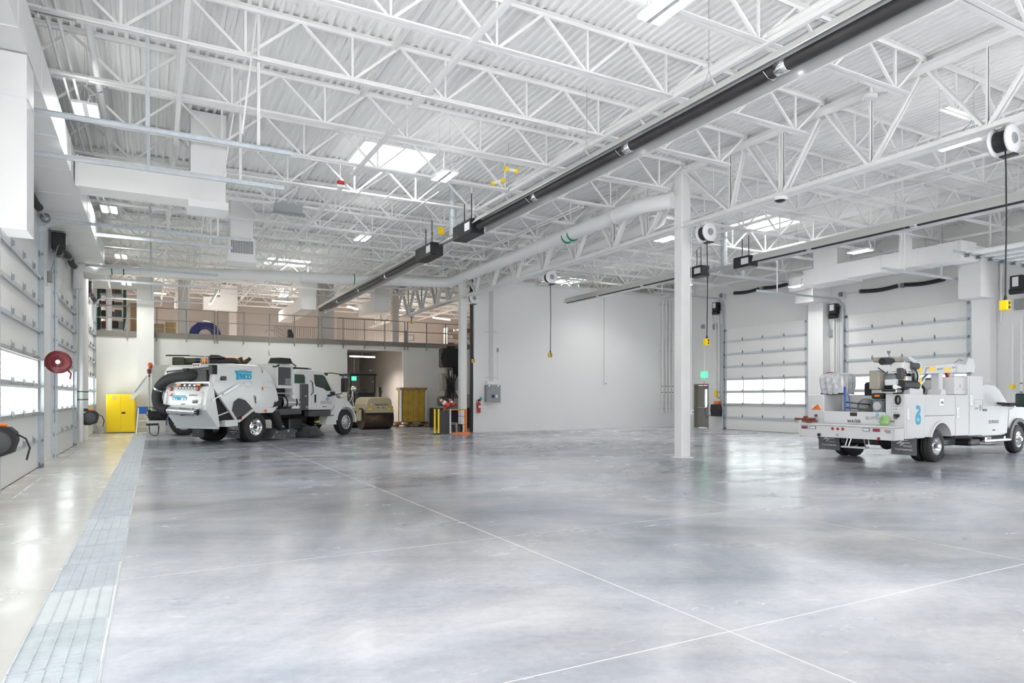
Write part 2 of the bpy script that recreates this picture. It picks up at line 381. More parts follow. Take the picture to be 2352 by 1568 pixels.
# mezzanine front wall with the drive-through opening
wall('wall_mezzanine', 'block_back', [(XL, 8.83, YM, YM + .2, 0, 4.3), (8.83, 11.85, YM, YM + .2, 4.02, 4.3), (11.85, XR, YM, YM + .2, 0, 4.3)])
MB().box(-.65, .03, YM - .35, YM + .1, 0, 7.6).build('pilaster', 'block_back', bpy.data.objects['wall_mezzanine'])
MB().box(-1.95, .35, YM - .36, YM + .1, 6.35, 6.75).build('lintel', 'block_back', bpy.data.objects['wall_mezzanine'])
wall('wall_rear', 'block_x', [(XL, 1.2, YB - .2, YB, 0, TOP), (6, 8.2, YB - .2, YB, 0, TOP), (13, XR, YB - .2, YB, 0, TOP), (XL, XR, YB - .2, YB, PH, TOP)])
wall('wall_far', 'beige_wall', [(XL, XR, YE, YE + .2, 0, TOP + .3)])
wall('wall_recess', 'block_beige', [(11.85, 12.05, YM + .2, 38.3, 0, 4.25), (11.85, 12.05, 39.2, YE, 0, 4.25), (11.85, 12.05, 38.3, 39.2, 2.15, 4.25)])
wall('wall_recess_left', 'beige_wall', [(8.5, 8.7, YM + .2, YE, 0, 4.25)])
struct(MB().box(11.95, 12.0, 38.3, 39.2, 0, 2.15).build('door_8', 'dark_grey'))
mf = struct(MB().box(XL, XR, YM + .02, YE, 4.27, 4.45).build('mezzanine_floor', 'beige_wall'))
MB().box(XL, XR, YM - .06, YM + .02, 4.25, 4.5).build('edge_angle', 'brown_grey', mf)
# ---------- roof deck: ribbed sheets, each a piece ----------
PIT = 0.1524; ZD = 7.53
SKY = [(4.3, 6.14, 15.25, 16.85), (4.3, 6.14, 29.9, 31.5), (17.5, 19.4, 15.25, 16.85), (17.5, 19.4, 28.0, 29.6)]
ce = struct(MB().box(XL - .3, XR + .3, YE - .2, YE + .3, ZD + .045, ZD + .3).build('ceiling', 'deck_white'))
def sheet(x0, n, y0, y1):
    pr = []
    for k in range(n):
        a = x0 + k * PIT
        pr += [(a, ZD), (a + .052, ZD), (a + .062, ZD + .048), (a + .142, ZD + .048)]
    a = x0 + n * PIT; pr += [(a, ZD)]
    poly = pr + [(p[0], p[1] + .012) for p in reversed(pr)]
    mb = MB()
    m_ = len(poly); v = [(p[0], y0, p[1]) for p in poly] + [(p[0], y1, p[1]) for p in poly]
    mb.add(v, [(k, k + m_, (k + 1) % m_ + m_, (k + 1) % m_) for k in range(m_)])
    return mb
x = XL - .25; NS = 3
while x < XR + .2:
    x1 = x + NS * PIT; segs = [(YB, YE)]
    for (a, b_, c, d) in SKY:
        if x + .22 > a and x1 - .22 < b_:
            ns = []
            for (s0, s1) in segs:
                if s0 < c < s1: ns += [(s0, c), (d, s1)]
                else: ns.append((s0, s1))
            segs = ns
    for (s0, s1) in segs: sheet(x, NS, s0, s1).build('deck_sheet', 'deck_white', ce)
    x = x1
# skylights: curb, lens and rim
for i, (a, b_, c, d) in enumerate(SKY):
    # snap to sheet grid
    n0 = round((a - (XL - .25)) / (NS * PIT)); n1 = round((b_ - (XL - .25)) / (NS * PIT)); a = XL - .25 + n0 * NS * PIT; b_ = XL - .25 + n1 * NS * PIT
    t_ = thing('skylight', ['milky roof skylight over the left bay, nearest to the camera', 'milky roof skylight over the left bay near the mezzanine', 'milky roof skylight in the right bay beside the long heater', 'milky roof skylight above the white block wall'][i], 'skylight', ((a + b_) / 2, (c + d) / 2, 7.6))
    mb = MB(); z0, z1 = ZD - .03, 8.1
    for (p, q, r, s) in ((a - .02, a + .03, c, d), (b_ - .03, b_ + .02, c, d), (a, b_, c - .02, c + .03), (a, b_, d - .03, d + .02)): mb.box(p, q, r, s, z0, z1)
    mb.build('curb', 'steel_white', t_)
    MB().box(a, b_, c, d, 8.08, 8.095).build('lens', 'skylens', t_)
    mb = MB(); mb.box(a + .03, b_ - .03, (c + d) / 2 - .02, (c + d) / 2 + .02, 8.0, 8.05); mb.box(a, b_, c + .04, c + .07, 7.94, 7.98); mb.build('rim', 'alu', t_)
# ---------- open-web joists ----------
CH = lambda w_, h_: None
def angle_pair(mb, x0, x1, z, up, h=.065, g=.014, t=.009, wd=.075):
    for sg in (1, -1):
        y0 = sg * g; y1 = sg * (g + wd)
        if up: mb.box(x0, x1, y0, y1, z - t, z); mb.box(x0, x1, y0, y0 + sg * t, z - h, z - t)
        else: mb.box(x0, x1, y0, y1, z, z + t); mb.box(x0, x1, y0, y0 + sg * t, z + t, z + h)
webm = {}
def webmesh(key, p, q, w_):
    if key not in webm:
        mb = MB(); mb.bar(p, q, w_, w_); webm[key] = mb.mesh('web_member', 'steel_white')
    return webm[key]
def make_joist(xa, xb, nodes):
    r = thing('roof_joist', '', 'joist', (xa, 0, 0))
    L_ = xb - xa
    mb = MB(); angle_pair(mb, 0, L_, 7.528, True); mb.box(0, .12, -.06, .06, 7.40, 7.5); mb.box(L_ - .12, L_, -.06, .06, 7.40, 7.5); mb.build('top_chord', 'steel_white', r, False)
    mb = MB(); angle_pair(mb, .5, L_ - .5, 6.75, False); mb.build('bottom_chord', 'steel_white', r, False)
    for nx in nodes:
        k = nx - xa
        for key, p, q, w_ in (('v', (0, 0, 6.78), (0, 0, 7.47), .036), ('d1', (.03, 0, 6.79), (.79, 0, 7.48), .042), ('d2', (-.03, 0, 6.79), (-.79, 0, 7.48), .042)):
            ex = .82 if key[0] == 'd' else 0
            if key == 'd1' and k + ex > L_: continue
            if key == 'd2' and k - ex < 0: continue
            o = bpy.data.objects.new('web_member', webmesh(key, p, q, w_)); COL.objects.link(o); o.parent = r; o.location = (k, 0, 0)
    return r
def setlab(o, l, g=None):
    o['label'] = l
    if g: o['group'] = g
JY = [-3.1 + 2 * k for k in range(23)]
jl = make_joist(XL + .02, 11.9, [1.24 + 1.64 * k for k in range(-1, 7)] + [-1.95])
jr = make_joist(12.0, XR - .02, [12.9 + 1.64 * k for k in range(0, 7)])
for nm, base, side_ in (('left', jl, 'between the left wall and the column line'), ('right', jr, 'between the column line and the right wall')):
    kids = list(base.children); k = 0
    for y in JY:
        k += 1
        o = base if k == 1 else dup(base, None, (base.location.x, y, 0), 0, kids=kids)
        if k == 1: o.location.y = y
        setlab(o, ('white open-web roof joist, %s from the top of the picture, %s bay' % (ORD[k - 3], nm)) if k > 3 else 'white open-web roof joist behind the camera, %s bay' % nm, 'white open-web joists of the %s bay' % nm)
# ---------- girder trusses over the posts ----------
GX = 11.95
def girder(y0, y1, label):
    r = thing('roof_girder', label, 'girder', (GX, y0, 0), group='white truss girders along the column line')
    def pair(z, up, w1, h1):
        mb = MB()
        for sg in (1, -1):
            a, b_ = sg * .02, sg * (.02 + w1)
            if up: mb.box(a, b_, 0, y1 - y0, z - .014, z); mb.box(a, a + sg * .012, 0, y1 - y0, z - h1, z - .014)
            else: mb.box(a, b_, 0, y1 - y0, z, z + .014); mb.box(a, a + sg * .012, 0, y1 - y0, z + .014, z + h1)
        return mb
    pair(7.37, True, .145, .13).build('top_chord', 'steel_white', r, False)
    o = pair(5.88, False, .125, .12).build('bottom_chord', 'steel_white', r, False)
    y = y0 + 1.0 - .2
    tops = [q for q in JY if y0 - .3 <= q <= y1 + .3]
    for i in range(len(tops) - 1):
        mdp = (tops[i] + tops[i + 1]) / 2 - y0
        if tops[i + 1] + 2 > y1 + .3: mdp -= .5
        if i == 0 and y0 > 5: mdp += .5
        for p, q, w_ in (((0, mdp - .06, 5.98), (0, max(tops[i] - y0 + .08, .1), 7.22), .1 if i % 2 else .08), ((0, mdp + .06, 5.98), (0, min(tops[i + 1] - y0 - .08, y1 - y0 - .1), 7.22), .1), ((0, mdp, 5.98), (0, mdp, 7.25), .055)):
            mb = MB(); 
            for sx_ in (-1, 1): mb.bar((sx_ * w_ * .32, p[1], p[2]), (sx_ * w_ * .32, q[1], q[2]), w_ * .42, w_, up=(1, 0, 0))
            mb.build('web_member', 'steel_white', r, False)
    return r
girder(-9.0, -1.1, 'white truss girder behind the camera')
girder(-0.9, 13.0, 'white truss girder nearest the camera, running to the nearer post')
girder(13.1, 26.9, 'white truss girder between the two square posts')
girder(27.1, 41.0, 'white truss girder beyond the farther post over the mezzanine')
for y, l in ((13.1, 'white square steel post standing alone on the open floor'), (27.0, 'white square steel post at the end of the white block wall')):
    r = thing('steel_post', l, 'post', (GX + .08, y, 0))
    c_ = MB().box(-.15, .15, -.15, .15, 0.02, 7.3, c=.02).build('column_shaft', 'steel_white', r, False)
    MB().box(-.2, .2, -.2, .2, 0, .02).build('base_plate', 'steel_white', r, False)
    MB().box(-.2, .2, -.22, .22, 7.3, 7.33).build('cap_plate', 'steel_white', r, False)
    if y < 20:
        for zz in (1.95, 1.72):
            pass
        MB().box(.1, .2, -.21, -.15, 1.12, 1.24, c=.01).build('thermostat_box', 'plastic_white', r, False)
        MB().box(.125, .175, -.215, -.209, 1.15, 1.2).build('dial_face', 'mid_grey', r, False)
        MB().cyl((.15, -.165, 1.24), (.15, -.165, 5.9), .009, n=6).build('conduit', 'steel_white', r, False)
# bridging angles running across the joists
for k, (xx, zz) in enumerate([(0.36, 6.735), (4.07, 6.735), (7.9, 6.735), (15.7, 6.735), (19.2, 6.735), (23.15, 6.735), (0.36, 7.44), (3.55, 7.44), (9.4, 7.44), (15.9, 7.44), (20.4, 7.44)]):
    mb = MB(); mb.box(xx, xx + .075, YB + .1, YE - .1, zz - .012, zz - .004); mb.box(xx, xx + .008, YB + .1, YE - .1, zz - .003, zz + .06)
    tag(mb.build('bridging_angle', 'steel_white'), ['white bridging angle under the joists %s' % s for s in ('above the trench drain', 'passing the near skylight', 'just left of the long black heater', 'right of the post line', 'over the service truck', 'nearest the right wall')][k] if k < 6 else 'white bridging angle laid high against the deck, %s counted from the left wall' % ORD[k - 5], 'bridging', 'bridging angles across the joists')
# ---------- sectional overhead doors ----------
SECT = 0.603
def door_parts(root, W, open_=False):
    for k in range(8):
        z0, z1 = k * SECT + .003, (k + 1) * SECT - .003
        if k in (2, 3):
            mb = MB(); st = .05
            mb.box(0, W, 0, .05, z0, z0 + .06); mb.box(0, W, 0, .05, z1 - .06, z1)
            n = 4
            for j in range(n + 1):
                cx = j * W / n; a = max(0, cx - st / (1 if j in (0, n) else 2)); b_ = min(W, cx + st / (1 if j in (0, n) else 2)); mb.box(a, b_, 0, .05, z0 + .06, z1 - .06)
            mb.build('glazing_frame', 'door_white', root, False)
            for j in range(n):
                MB().box(j * W / n + .02, (j + 1) * W / n - .02, .02, .026, z0 + .055, z1 - .055).build('glass_pane', 'glass', root, False)
        else:
            mb = MB(); mb.box(0, W, 0, .045, z0, z1, c=.006); mb.build('door_panel', 'door_white', root, False)
    for k in range(1, 8):
        z = k * SECT
        mb = MB(); mb.box(.06, W - .06, .046, .092, z + .02, z + .045); mb.box(.06, W - .06, .093, .1, z - .035, z + .045)
        mb.build('strut', 'galv' if k not in (2, 3, 4) else 'alu_dull', root, False)
    hm = MB(); hm.prism([(-.03, -.05), (.03, -.05), (.03, .02), (0, .13), (-.03, .02)], 'y', .05, .058); hm.cyl((-.03, .075, 0), (.03, .075, 0), .014, n=6); hm.box(-.012, .012, .058, .1, -.02, .08); hme = hm.mesh('hinge', 'mid_grey')
    for k in range(1, 8):
        for j in (1, 2, 3):
            o = bpy.data.objects.new('hinge', hme); COL.objects.link(o); o.parent = root; o.location = (j * W / 4, 0.045, k * SECT + .035)
    for s_ in (0, 1):
        x0 = .0 if s_ == 0 else W - .14
        mb = MB(); mb.box(x0, x0 + .14, .045, .052, .02, 8 * SECT - .02); mb.build('end_plate', 'galv', root, False)
        em = MB(); e0 = -.09 if s_ == 0 else W - .1
        em.box(e0, e0 + .2, .052, .075, -.05, .05); em.cyl((e0 + .03, .12, 0), (e0 + .17, .12, 0), .018, n=6); em.box(e0 + .05, e0 + .15, .075, .14, -.03, -.015)
        eme = em.mesh('roller_bracket', 'galv_dark')
        for k in range(0, 9):
            o = bpy.data.objects.new('roller_bracket', eme); COL.objects.link(o); o.parent = root; o.location = (0, 0, min(max(k * SECT, .06), 8 * SECT - .06))
    MB().box(.02, W - .02, .0, .05, 0, .012).build('bottom_seal', 'black', root, False)
def chan(mb, pts, ax):
    # C-channel swept as back plate + two lips, path in local (y,z)
    pass
def door_tracks(root, W, zt, L, hang=(1.9, 3.9), spring=True, operator=True, zs=None):
    for s_ in (0, 1):
        xc = -.07 if s_ == 0 else W + .07; sg = -1 if s_ == 0 else 1; rr = .42
        path = [(0.11, 0.0), (0.11, zt - rr)] + [(0.11 + rr - rr * math.cos(R(a)), zt - rr + rr * math.sin(R(a))) for a in range(12, 90, 12)] + [(0.11 + rr, zt), (L, zt)]
        mb = MB(); n = len(path)
        # web plate (vertical side) and lips
        v = []; 
        for i, (py_, pz_) in enumerate(path):
            a = path[max(i - 1, 0)]; c = path[min(i + 1, n - 1)]; d = Vector((c[0] - a[0], c[1] - a[1])).normalized(); nn = Vector((-d.y, d.x))
            for w_, xo in ((-.035, -sg * .05), (-.035, 0), (.035, 0), (.035, -sg * .05)):
                v.append((xc + sg * 0 + xo, py_ + nn.x * w_, pz_ + nn.y * w_))
            for w_, xo in ((.032, -sg * .05), (.032, -sg * .004), (-.032, -sg * .004), (-.032, -sg * .05)):
                v.append((xc + xo, py_ + nn.x * w_, pz_ + nn.y * w_))
        f = []
        for i in range(n - 1):
            for j in range(8): f.append((i * 8 + j, i * 8 + (j + 1) % 8, (i + 1) * 8 + (j + 1) % 8, (i + 1) * 8 + j))
        mb.add(v, f)
        mb.build('track', 'galv', root, False)
        mb = MB(); xo0, xo1 = sorted((xc, xc + sg * .075)); mb.box(xo0, xo1, .0, .006, 0, zt - .1); mb.box(min(xc + sg * .004, xc + sg * .01), max(xc + sg * .004, xc + sg * .01), .0, .09, 0, zt - .3)
        for k in range(8): mb.box(xc - .02, xc + .02, .01, .08, .5 + k * .62, .54 + k * .62)
        mb.build('track_angle', 'galv', root, False)
        for hy in hang:
            if hy < L:
                mb = MB(); z1 = 7.45; mb.box(xc - .03, xc + .03, hy, hy + .005, zt, z1); mb.box(xc - .03, xc - .025, hy, hy + .05, zt, z1)
                if hy > 3: mb.bar((xc, hy, z1), (xc + sg * -.35, hy - .25, zt + .05), .03, .006)
                mb.build('track_hanger', 'galv' if hy < 3 else 'steel_white', root, False)
        mb = MB(); mb.box(xc - .03, xc + .01, .1, L, zt + .036, zt + .042); mb.build('track_stiffener', 'galv', root, False)
    if zs is None: zs = zt + .22
    if spring:
        MB().cyl((-.3, .16, zs), (W + .3, .16, zs), .014, n=8).build('torsion_shaft', 'galv', root, False)
        for s_ in (0, 1):
            xx = -.12 if s_ == 0 else W + .12
            MB().lathe([(.03, -.05), (.1, -.05), (.1, -.035), (.075, -.03), (.075, .03), (.1, .035), (.1, .05), (.03, .05)], (xx, .16, zs), (1, 0, 0), 18).build('cable_drum', 'galv_dark', root, False)
            MB().box(xx - .14, xx - .125, 0, .22, zs - .16, zs + .1).build('bearing_plate', 'galv', root, False)
        for a, b_ in ((W * .17, W * .47), (W * .53, W * .84)):
            pts = []; rr_ = []
            N = 46
            for i in range(N + 1):
                t = i / N; pts.append((a + (b_ - a) * t, .16, zs - .05 * math.sin(math.pi * t) ** 1.0)); rr_.append(.082 if i % 2 else .066)
            MB().tube(pts, rr_, n=12).build('torsion_spring', 'black', root, False)
            MB().cyl((b_, .16, zs), (b_ + .05, .16, zs), .085, n=14).build('spring_cone', 'galv_dark', root, False)
        MB().box(W / 2 - .02, W / 2 + .02, 0, .2, zs - .08, zs + .08).build('bearing_plate', 'galv_dark', root, False)
    if operator:
        x0 = W + .24; z0 = zt - .55
        mb = MB(); mb.box(x0, x0 + .3, .06, .36, z0, z0 + .42, c=.02); mb.cyl((x0 + .02, .2, z0 - .07), (x0 + .36, .2, z0 - .07), .1, n=16); mb.cyl((x0 - .08, .2, z0 + .25), (x0, .2, z0 + .25), .05, n=10)
        op = mb.build('door_operator', 'black', root, False)
        MB().box(x0 + .05, x0 + .24, .36, .366, z0 + .14, z0 + .38).build('rating_plate', 'plastic_white', op, False)
        MB().tube([(x0 + .3, .22, z0 + .1), (x0 + .42, .2, z0 + .02), (x0 + .45, .14, z0 - .3), (x0 + .42, .06, z0 - .62)], .012, 6).build('flex_conduit', 'mid_grey', root, False)
        MB().box(x0 + .3, x0 + .52, 0.005, .1, z0 - .86, z0 - .6, c=.008).build('switch_box', 'mid_grey', root, False)
def odoor(n, loc, rz, W, zt, L, zs=None, hang=(1.9, 3.9)):
    r = bpy.data.objects.new('door_%d' % n, None); COL.objects.link(r); r.location = loc; r.rotation_euler = (0, 0, rz); r['kind'] = 'structure'
    door_parts(r, W); door_tracks(r, W, zt, L, hang, zs=zs)
    return r
odoor(1, (XL, 18.1, 0), R(-90), 4.75, 5.55, 4.5, zs=5.6, hang=(2.2, 3.7))
odoor(2, (XL, 25.4, 0), R(-90), 4.75, 5.82, 4.3, zs=5.6, hang=(2.2, 3.7))
odoor(3, (XL, 33.6, 0), R(-90), 4.9, 5.84, 4.2, zs=5.6, hang=(2.2, 3.7))
odoor(7, (XL, 10.8, 0), R(-90), 4.8, 5.38, 4.2, zs=5.5, hang=(2.2, 3.7))
odoor(11, (XR, -1.1, 0), R(90), 4.65, 5.45, 4.6)
odoor(4, (XR, 12.55, 0), R(90), 4.65, 5.45, 5.0)
odoor(5, (XR, 18.95, 0), R(90), 4.65, 6.3, 4.4, zs=6.48)
# open door rolled up overhead at the right
r6 = bpy.data.objects.new('door_6', None); COL.objects.link(r6); r6.location = (XR, 5.3, 0); r6.rotation_euler = (0, 0, R(90)); r6['kind'] = 'structure'
flat = bpy.data.objects.new('door_leaf', None)
door_tracks(r6, 4.7, 5.42, 5.7, spring=False)
# leaf lies flat: local z of the section stack becomes local +y
before = set(bpy.data.objects)
door_parts(r6, 4.7)
for o in [o for o in bpy.data.objects if o not in before]:
    # rotate about x by -90: (x,y,z)->(x, z, -y); then lift
    q = Matrix.Translation((0, .42, 5.46)) @ Matrix.Rotation(R(-90), 4, 'X')
    o.matrix_local = q @ Matrix.Translation(o.location)
# exit door in the right wall
d8 = bpy.data.objects.new('door_9', None); COL.objects.link(d8); d8.location = (XR, 24.72, 0); d8.rotation_euler = (0, 0, R(90)); d8['kind'] = 'structure'
mb = MB(); mb.box(0, .06, -.26, .03, 0, 2.22); mb.box(.94, 1.0, -.26, .03, 0, 2.22); mb.box(.06, .94, -.26, .03, 2.15, 2.22); mb.build('door_frame', 'brown_grey', d8, False)
mb = MB(); mb.box(.07, .93, -.2, -.15, .01, 1.0); mb.box(.07, .34, -.2, -.15, 1.0, 2.14) if False else None
mb.box(.07, .18, -.2, -.15, 1.0, 2.14); mb.box(.42, .93, -.2, -.15, 1.0, 2.14); mb.box(.18, .42, -.2, -.15, 1.95, 2.14); mb.build('door_slab', 'rail_grey', d8, False)
MB().box(.18, .42, -.18, -.17, 1.0, 1.95).build('glass_pane', 'glass', d8, False)
MB().cyl((.12, -.1, 1.02), (.88, -.1, 1.02), .02, n=8).build('push_bar', 'alu_dull', d8, False)
MB().box(.5, .8, -.15, -.09, 2.02, 2.1, c=.01).build('door_closer', 'mid_grey', d8, False)
ex = thing('exit_sign', 'small glowing green exit sign over the grey exit door', 'sign', (XR - .03, 25.0, 2.68))
MB().box(-.03, .03, -.2, .2, -.14, .14, c=.01).build('sign_housing', 'exit_green', ex, False)
txt('EXIT', .16, 'lettering', 'plastic_white', ex, face_M((-.033, 0, 0), (0, -1, 0), (0, 0, 1)))
# ================= DUCTS =================
def bx(name, m, par, *b, c=0.0):
    return MB().box(*b, c=c).build(name, m, par)
t_ = thing('trunk_duct', 'long white rectangular duct running high along the left wall', 'duct', (-1.8, 10, 5.75))
bx('duct_body', 'duct_white', t_, XL + .03, -1.35, -2.0, 24.6, 5.75, 6.36)
for k in range(15):
    y = -1.5 + k * 1.8
    MB().box(XL + .03, -1.343, y, y + .025, 5.742, 6.368).build('duct_flange', 'duct_white', t_)
bx('duct_step', 'duct_white', t_, XL + .03, -1.6, 24.7, 33.0, 6.12, 6.55)
t_ = thing('drop_duct', 'white box duct dropping down the left wall at the picture edge', 'duct', (-1.5, 10.2, 3.6))
bx('duct_body', 'duct_white', t_, -1.62, -1.355, 9.95, 10.5, 3.6, 5.73)
bx('duct_flange', 'duct_white', t_, -1.63, -1.345, 9.94, 10.51, 5.2, 5.23)
t_ = thing('cross_duct', 'white box duct crossing from the left wall to its roof riser', 'duct', (0, 15.6, 5.6))
bx('duct_body', 'duct_white', t_, -1.33, 1.35, 15.3, 15.95, 5.64, 6.22)
bx('duct_riser', 'duct_white', t_, .68, 1.36, 15.28, 15.97, 6.22, 7.5)
bx('duct_hood', 'duct_white', t_, .64, 1.4, 15.24, 16.0, 5.5, 5.66)
for xx in (-1.3, -.1, 0.66): bx('duct_flange', 'duct_white', t_, xx, xx + .03, 15.285, 15.965, 5.625, 6.235)
t_ = thing('return_duct', 'white return-air box with grey grille hanging in the left bay', 'duct', (2.35, 21.8, 5.66))
bx('duct_riser', 'duct_white', t_, 2.04, 2.68, 21.6, 22.2, 6.3, 7.5)
bx('duct_body', 'duct_white', t_, 1.97, 2.72, 21.5, 22.25, 5.8, 6.34)
MB().prism([(1.97, 5.8), (2.72, 5.8), (2.78, 5.62), (1.9, 5.62)], 'y', 21.45, 22.3).build('duct_hood', 'duct_white', t_)
gm = MB(); gm.box(2.03, 2.66, 21.485, 21.49, 5.87, 6.26, 1)
for k in range(14): gm.box(2.03 + k * .045, 2.045 + k * .045, 21.47, 21.485, 5.87, 6.26, 0)
for k in range(10): gm.box(2.03, 2.66, 21.465, 21.475, 5.875 + k * .04, 5.885 + k * .04, 0)
gm.build('grille', ['alu_dull', 'dark_grey'], t_)
def ldrop(lab, x0, x1, y0, y1, zb, zt2, toward, L_):
    r = thing('mezzanine_duct', lab, 'duct', ((x0 + x1) / 2, y0, zb))
    bx('duct_riser', 'duct_white', r, x0, x1, y0, y1, zb, 7.5)
    bx('duct_body', 'duct_white', r, *( (x0 - L_, x0, y0, y1) if toward == 'x' else (x0, x1, y1, y1 + L_)), zb, zt2)
    bx('duct_flange', 'duct_white', r, x0 - .012, x1 + .012, y0 - .012, y1 + .012, zt2 + .1, zt2 + .13)
ldrop('large white elbow duct dropping above the mezzanine railing, left of the heater end', 6.35, 7.05, 33.5, 34.2, 5.85, 6.45, 'y', 6.0)
ldrop('white elbow duct dropping above the mezzanine railing, right of the heater end', 9.95, 10.75, 33.3, 34.1, 5.98, 6.6, 'y', 2.4)
ldrop('small white elbow duct over the rear of the mezzanine', 3.1, 3.95, 38.2, 38.9, 6.15, 6.8, 'x', .8)
ldrop('square white duct drop far back over the boxed pallets on the mezzanine', 1.0, 1.65, 38.6, 39.2, 6.2, 6.7, 'y', .6)
# right-hand ducts
t_ = thing('right_trunk_duct', 'big white trunk duct with two roof risers near the right wall', 'duct', (22.4, 15, 5.85))
bx('duct_body', 'duct_white', t_, 22.0, 22.85, 11.6, 17.3, 5.85, 6.42)
bx('duct_riser', 'duct_white', t_, 22.05, 22.8, 15.9, 16.9, 6.42, 7.5)
bx('duct_riser', 'duct_white', t_, 22.05, 22.8, 13.15, 13.6, 6.42, 7.5)
bx('duct_hood', 'duct_white', t_, 21.9, 22.95, 15.5, 17.35, 5.79, 5.86)
for k in range(5): bx('duct_flange', 'duct_white', t_, 21.985, 22.865, 11.7 + k * 1.25, 11.73 + k * 1.25, 5.835, 6.435)
for lab, y0, y1, zb in (('white box duct and drop covering the wall between the two overhead doors', 17.9, 18.65, 5.4), ('white box duct and drop on the wall right of the wide overhead door', 11.75, 12.35, 4.78)):
    r = thing('wall_duct', lab, 'duct', (24.0, (y0 + y1) / 2, 0))
    bx('duct_head', 'duct_white', r, 23.3, 24.4, y0 - .04, y1 + .04, zb, 6.05)
    MB().prism([(22.85, 5.86), (22.85, 6.4), (24.38, 6.4), (24.38, 6.05), (23.3, 6.05), (23.28, 5.95), (23.2, 5.88)], 'y', y0, y1).build('duct_elbow', 'duct_white', r)
    bx('duct_drop', 'duct_white', r, 23.98, 24.4, y0 + .03, y1 - .02, 0.02, zb)
    bx('duct_flange', 'duct_white', r, 23.285, 24.4, y0 - .055, y1 + .055, zb + .45, zb + .48)
# ================= ROUND PIPES =================
def pipe(name, label, pts, r, cat='pipe', m='duct_white', n=16, bands=(), bm='green', group=None):
    root = thing(name, label, cat, pts[0], group=group)
    P_ = [Vector(p) for p in pts]; out = [P_[0]]
    for i in range(1, len(P_) - 1):
        a, b_, c = P_[i - 1], P_[i], P_[i + 1]; k = min(r * 2.6, (a - b_).length * .4, (c - b_).length * .4)
        p0 = b_ + (a - b_).normalized() * k; p1 = b_ + (c - b_).normalized() * k
        for j in range(6):
            t = j / 5; out.append((1 - t) ** 2 * p0 + 2 * t * (1 - t) * b_ + t * t * p1)
    out.append(P_[-1])
    MB().tube(out, r, n).build('pipe_run', m, root)
    for (p, d) in bands: MB().cyl(Vector(p) - Vector(d).normalized() * .02, Vector(p) + Vector(d).normalized() * .02, r * 1.03, n=n).build('marker_band', bm, root)
    return root
pd = (14, 0, .035)
pipe('storm_drain_pipe', 'fat white round pipe crossing the left bay then following the girder', [(-.4, 26.7, 5.97), (11.25, 26.7, 6.48), (11.3, 13.9, 6.6), (11.72, 13.12, 6.6)], .205,
     bands=[((11.27, 24.95, 6.495), (0, 1, 0)), ((11.27, 24.68, 6.497), (0, 1, 0)), ((11.29, 17.42, 6.52), (0, 1, 0)), ((11.29, 17.1, 6.53), (0, 1, 0)), ((7.1, 26.7, 6.3), (1, 0, .04))])
pipe('overflow_drain_pipe', 'slimmer white round pipe beyond the girder, parallel to the fat one', [(12.6, 26.6, 6.3), (12.6, 14.6, 6.5), (12.3, 14.2, 6.6)], .15)
pipe('drain_branch_pipe', 'white round pipe from the left wall columns toward the fat crossing pipe', [(-2.1, 25.22, 5.0), (-2.1, 25.22, 5.75), (-1.8, 26.7, 5.86), (-.42, 26.7, 5.95)], .14, bands=[((-1.25, 26.7, 5.89), (1, 0, .05)), ((-.9, 26.7, 5.915), (1, 0, .05))])
for y, r_, l in ((23.9 + 1.8, .085, 'white vertical pipe with green bands, nearer one beside the second left door'), (27.08, .12, 'white vertical pipe with green bands, farther one near the hose reel')):
    pipe('wall_drain_pipe', l, [(-2.08, y, .1), (-2.08, y, 5.6)], r_, bands=[((-2.08, y, 1.74), (0, 0, 1)), ((-2.08, y, 1.48), (0, 0, 1))])
pipe('sprinkler_main', 'white sprinkler main along the roof beside the left duct', [(-.85, -2, 7.1), (-.85, 26, 7.1)], .055, bands=[((-.85, 11.6, 7.1), (0, 1, 0))], bm='ink')
for k, xx in enumerate((-1.3, -1.16)):
    pipe('roof_conduit', 'thin white conduit hung beside the left duct, %s one' % ('outer', 'inner')[k], [(xx, -2, 6.82), (xx, 24, 6.82)], .022, 'conduit', 'steel_white', 8)
for k in range(7):
    y = 8.95 + 2 * k
    r = thing('trapeze_hanger', 'slotted white trapeze bracket under the left conduits, %s from the camera' % ORD[k + 1], 'bracket', (-1.1, y, 6.7), group='conduit trapeze brackets')
    MB().box(-1.42, -.93, y - .02, y + .02, 6.75, 6.79).build('strut_rail', 'steel_white', r)
    for xx in (-1.37, -.96): MB().cyl((xx, y, 6.68), (xx, y, 7.5), .006, n=6).build('threaded_rod', 'steel_white', r)
pipe('gas_main', 'white gas pipe running just above the long black heater', [(8.0, 1.0, 6.9), (8.0, 15.3, 6.9)], .06)
pipe('gas_branch', 'white gas pipe crossing above the middle of the left bay', [(2.4, 18.4, 6.68), (4.0, 21.0, 6.68), (4.75, 14.9, 6.68)], .018, 'pipe', 'steel_white', 8)
for k, (x_, y0, y1) in enumerate(((5.3, 15.6, 28), (6.3, 15.6, 27.8), (10.1, 15, 27.5), (10.25, 15, 27.5), (13.6, 2, 26.5), (16.3, 2, 26))):
    pipe('roof_conduit', ['thin white conduit left of the burner boxes', 'thin white conduit ending beside the burner boxes', 'paired white conduit left of the fat pipe, outer', 'paired white conduit left of the fat pipe, inner', 'thin white conduit right of the girder', 'thin white conduit left of the far heater'][k], [(x_, y0, 6.7), (x_, y1, 6.7)], .02, 'conduit', 'steel_white', 8)
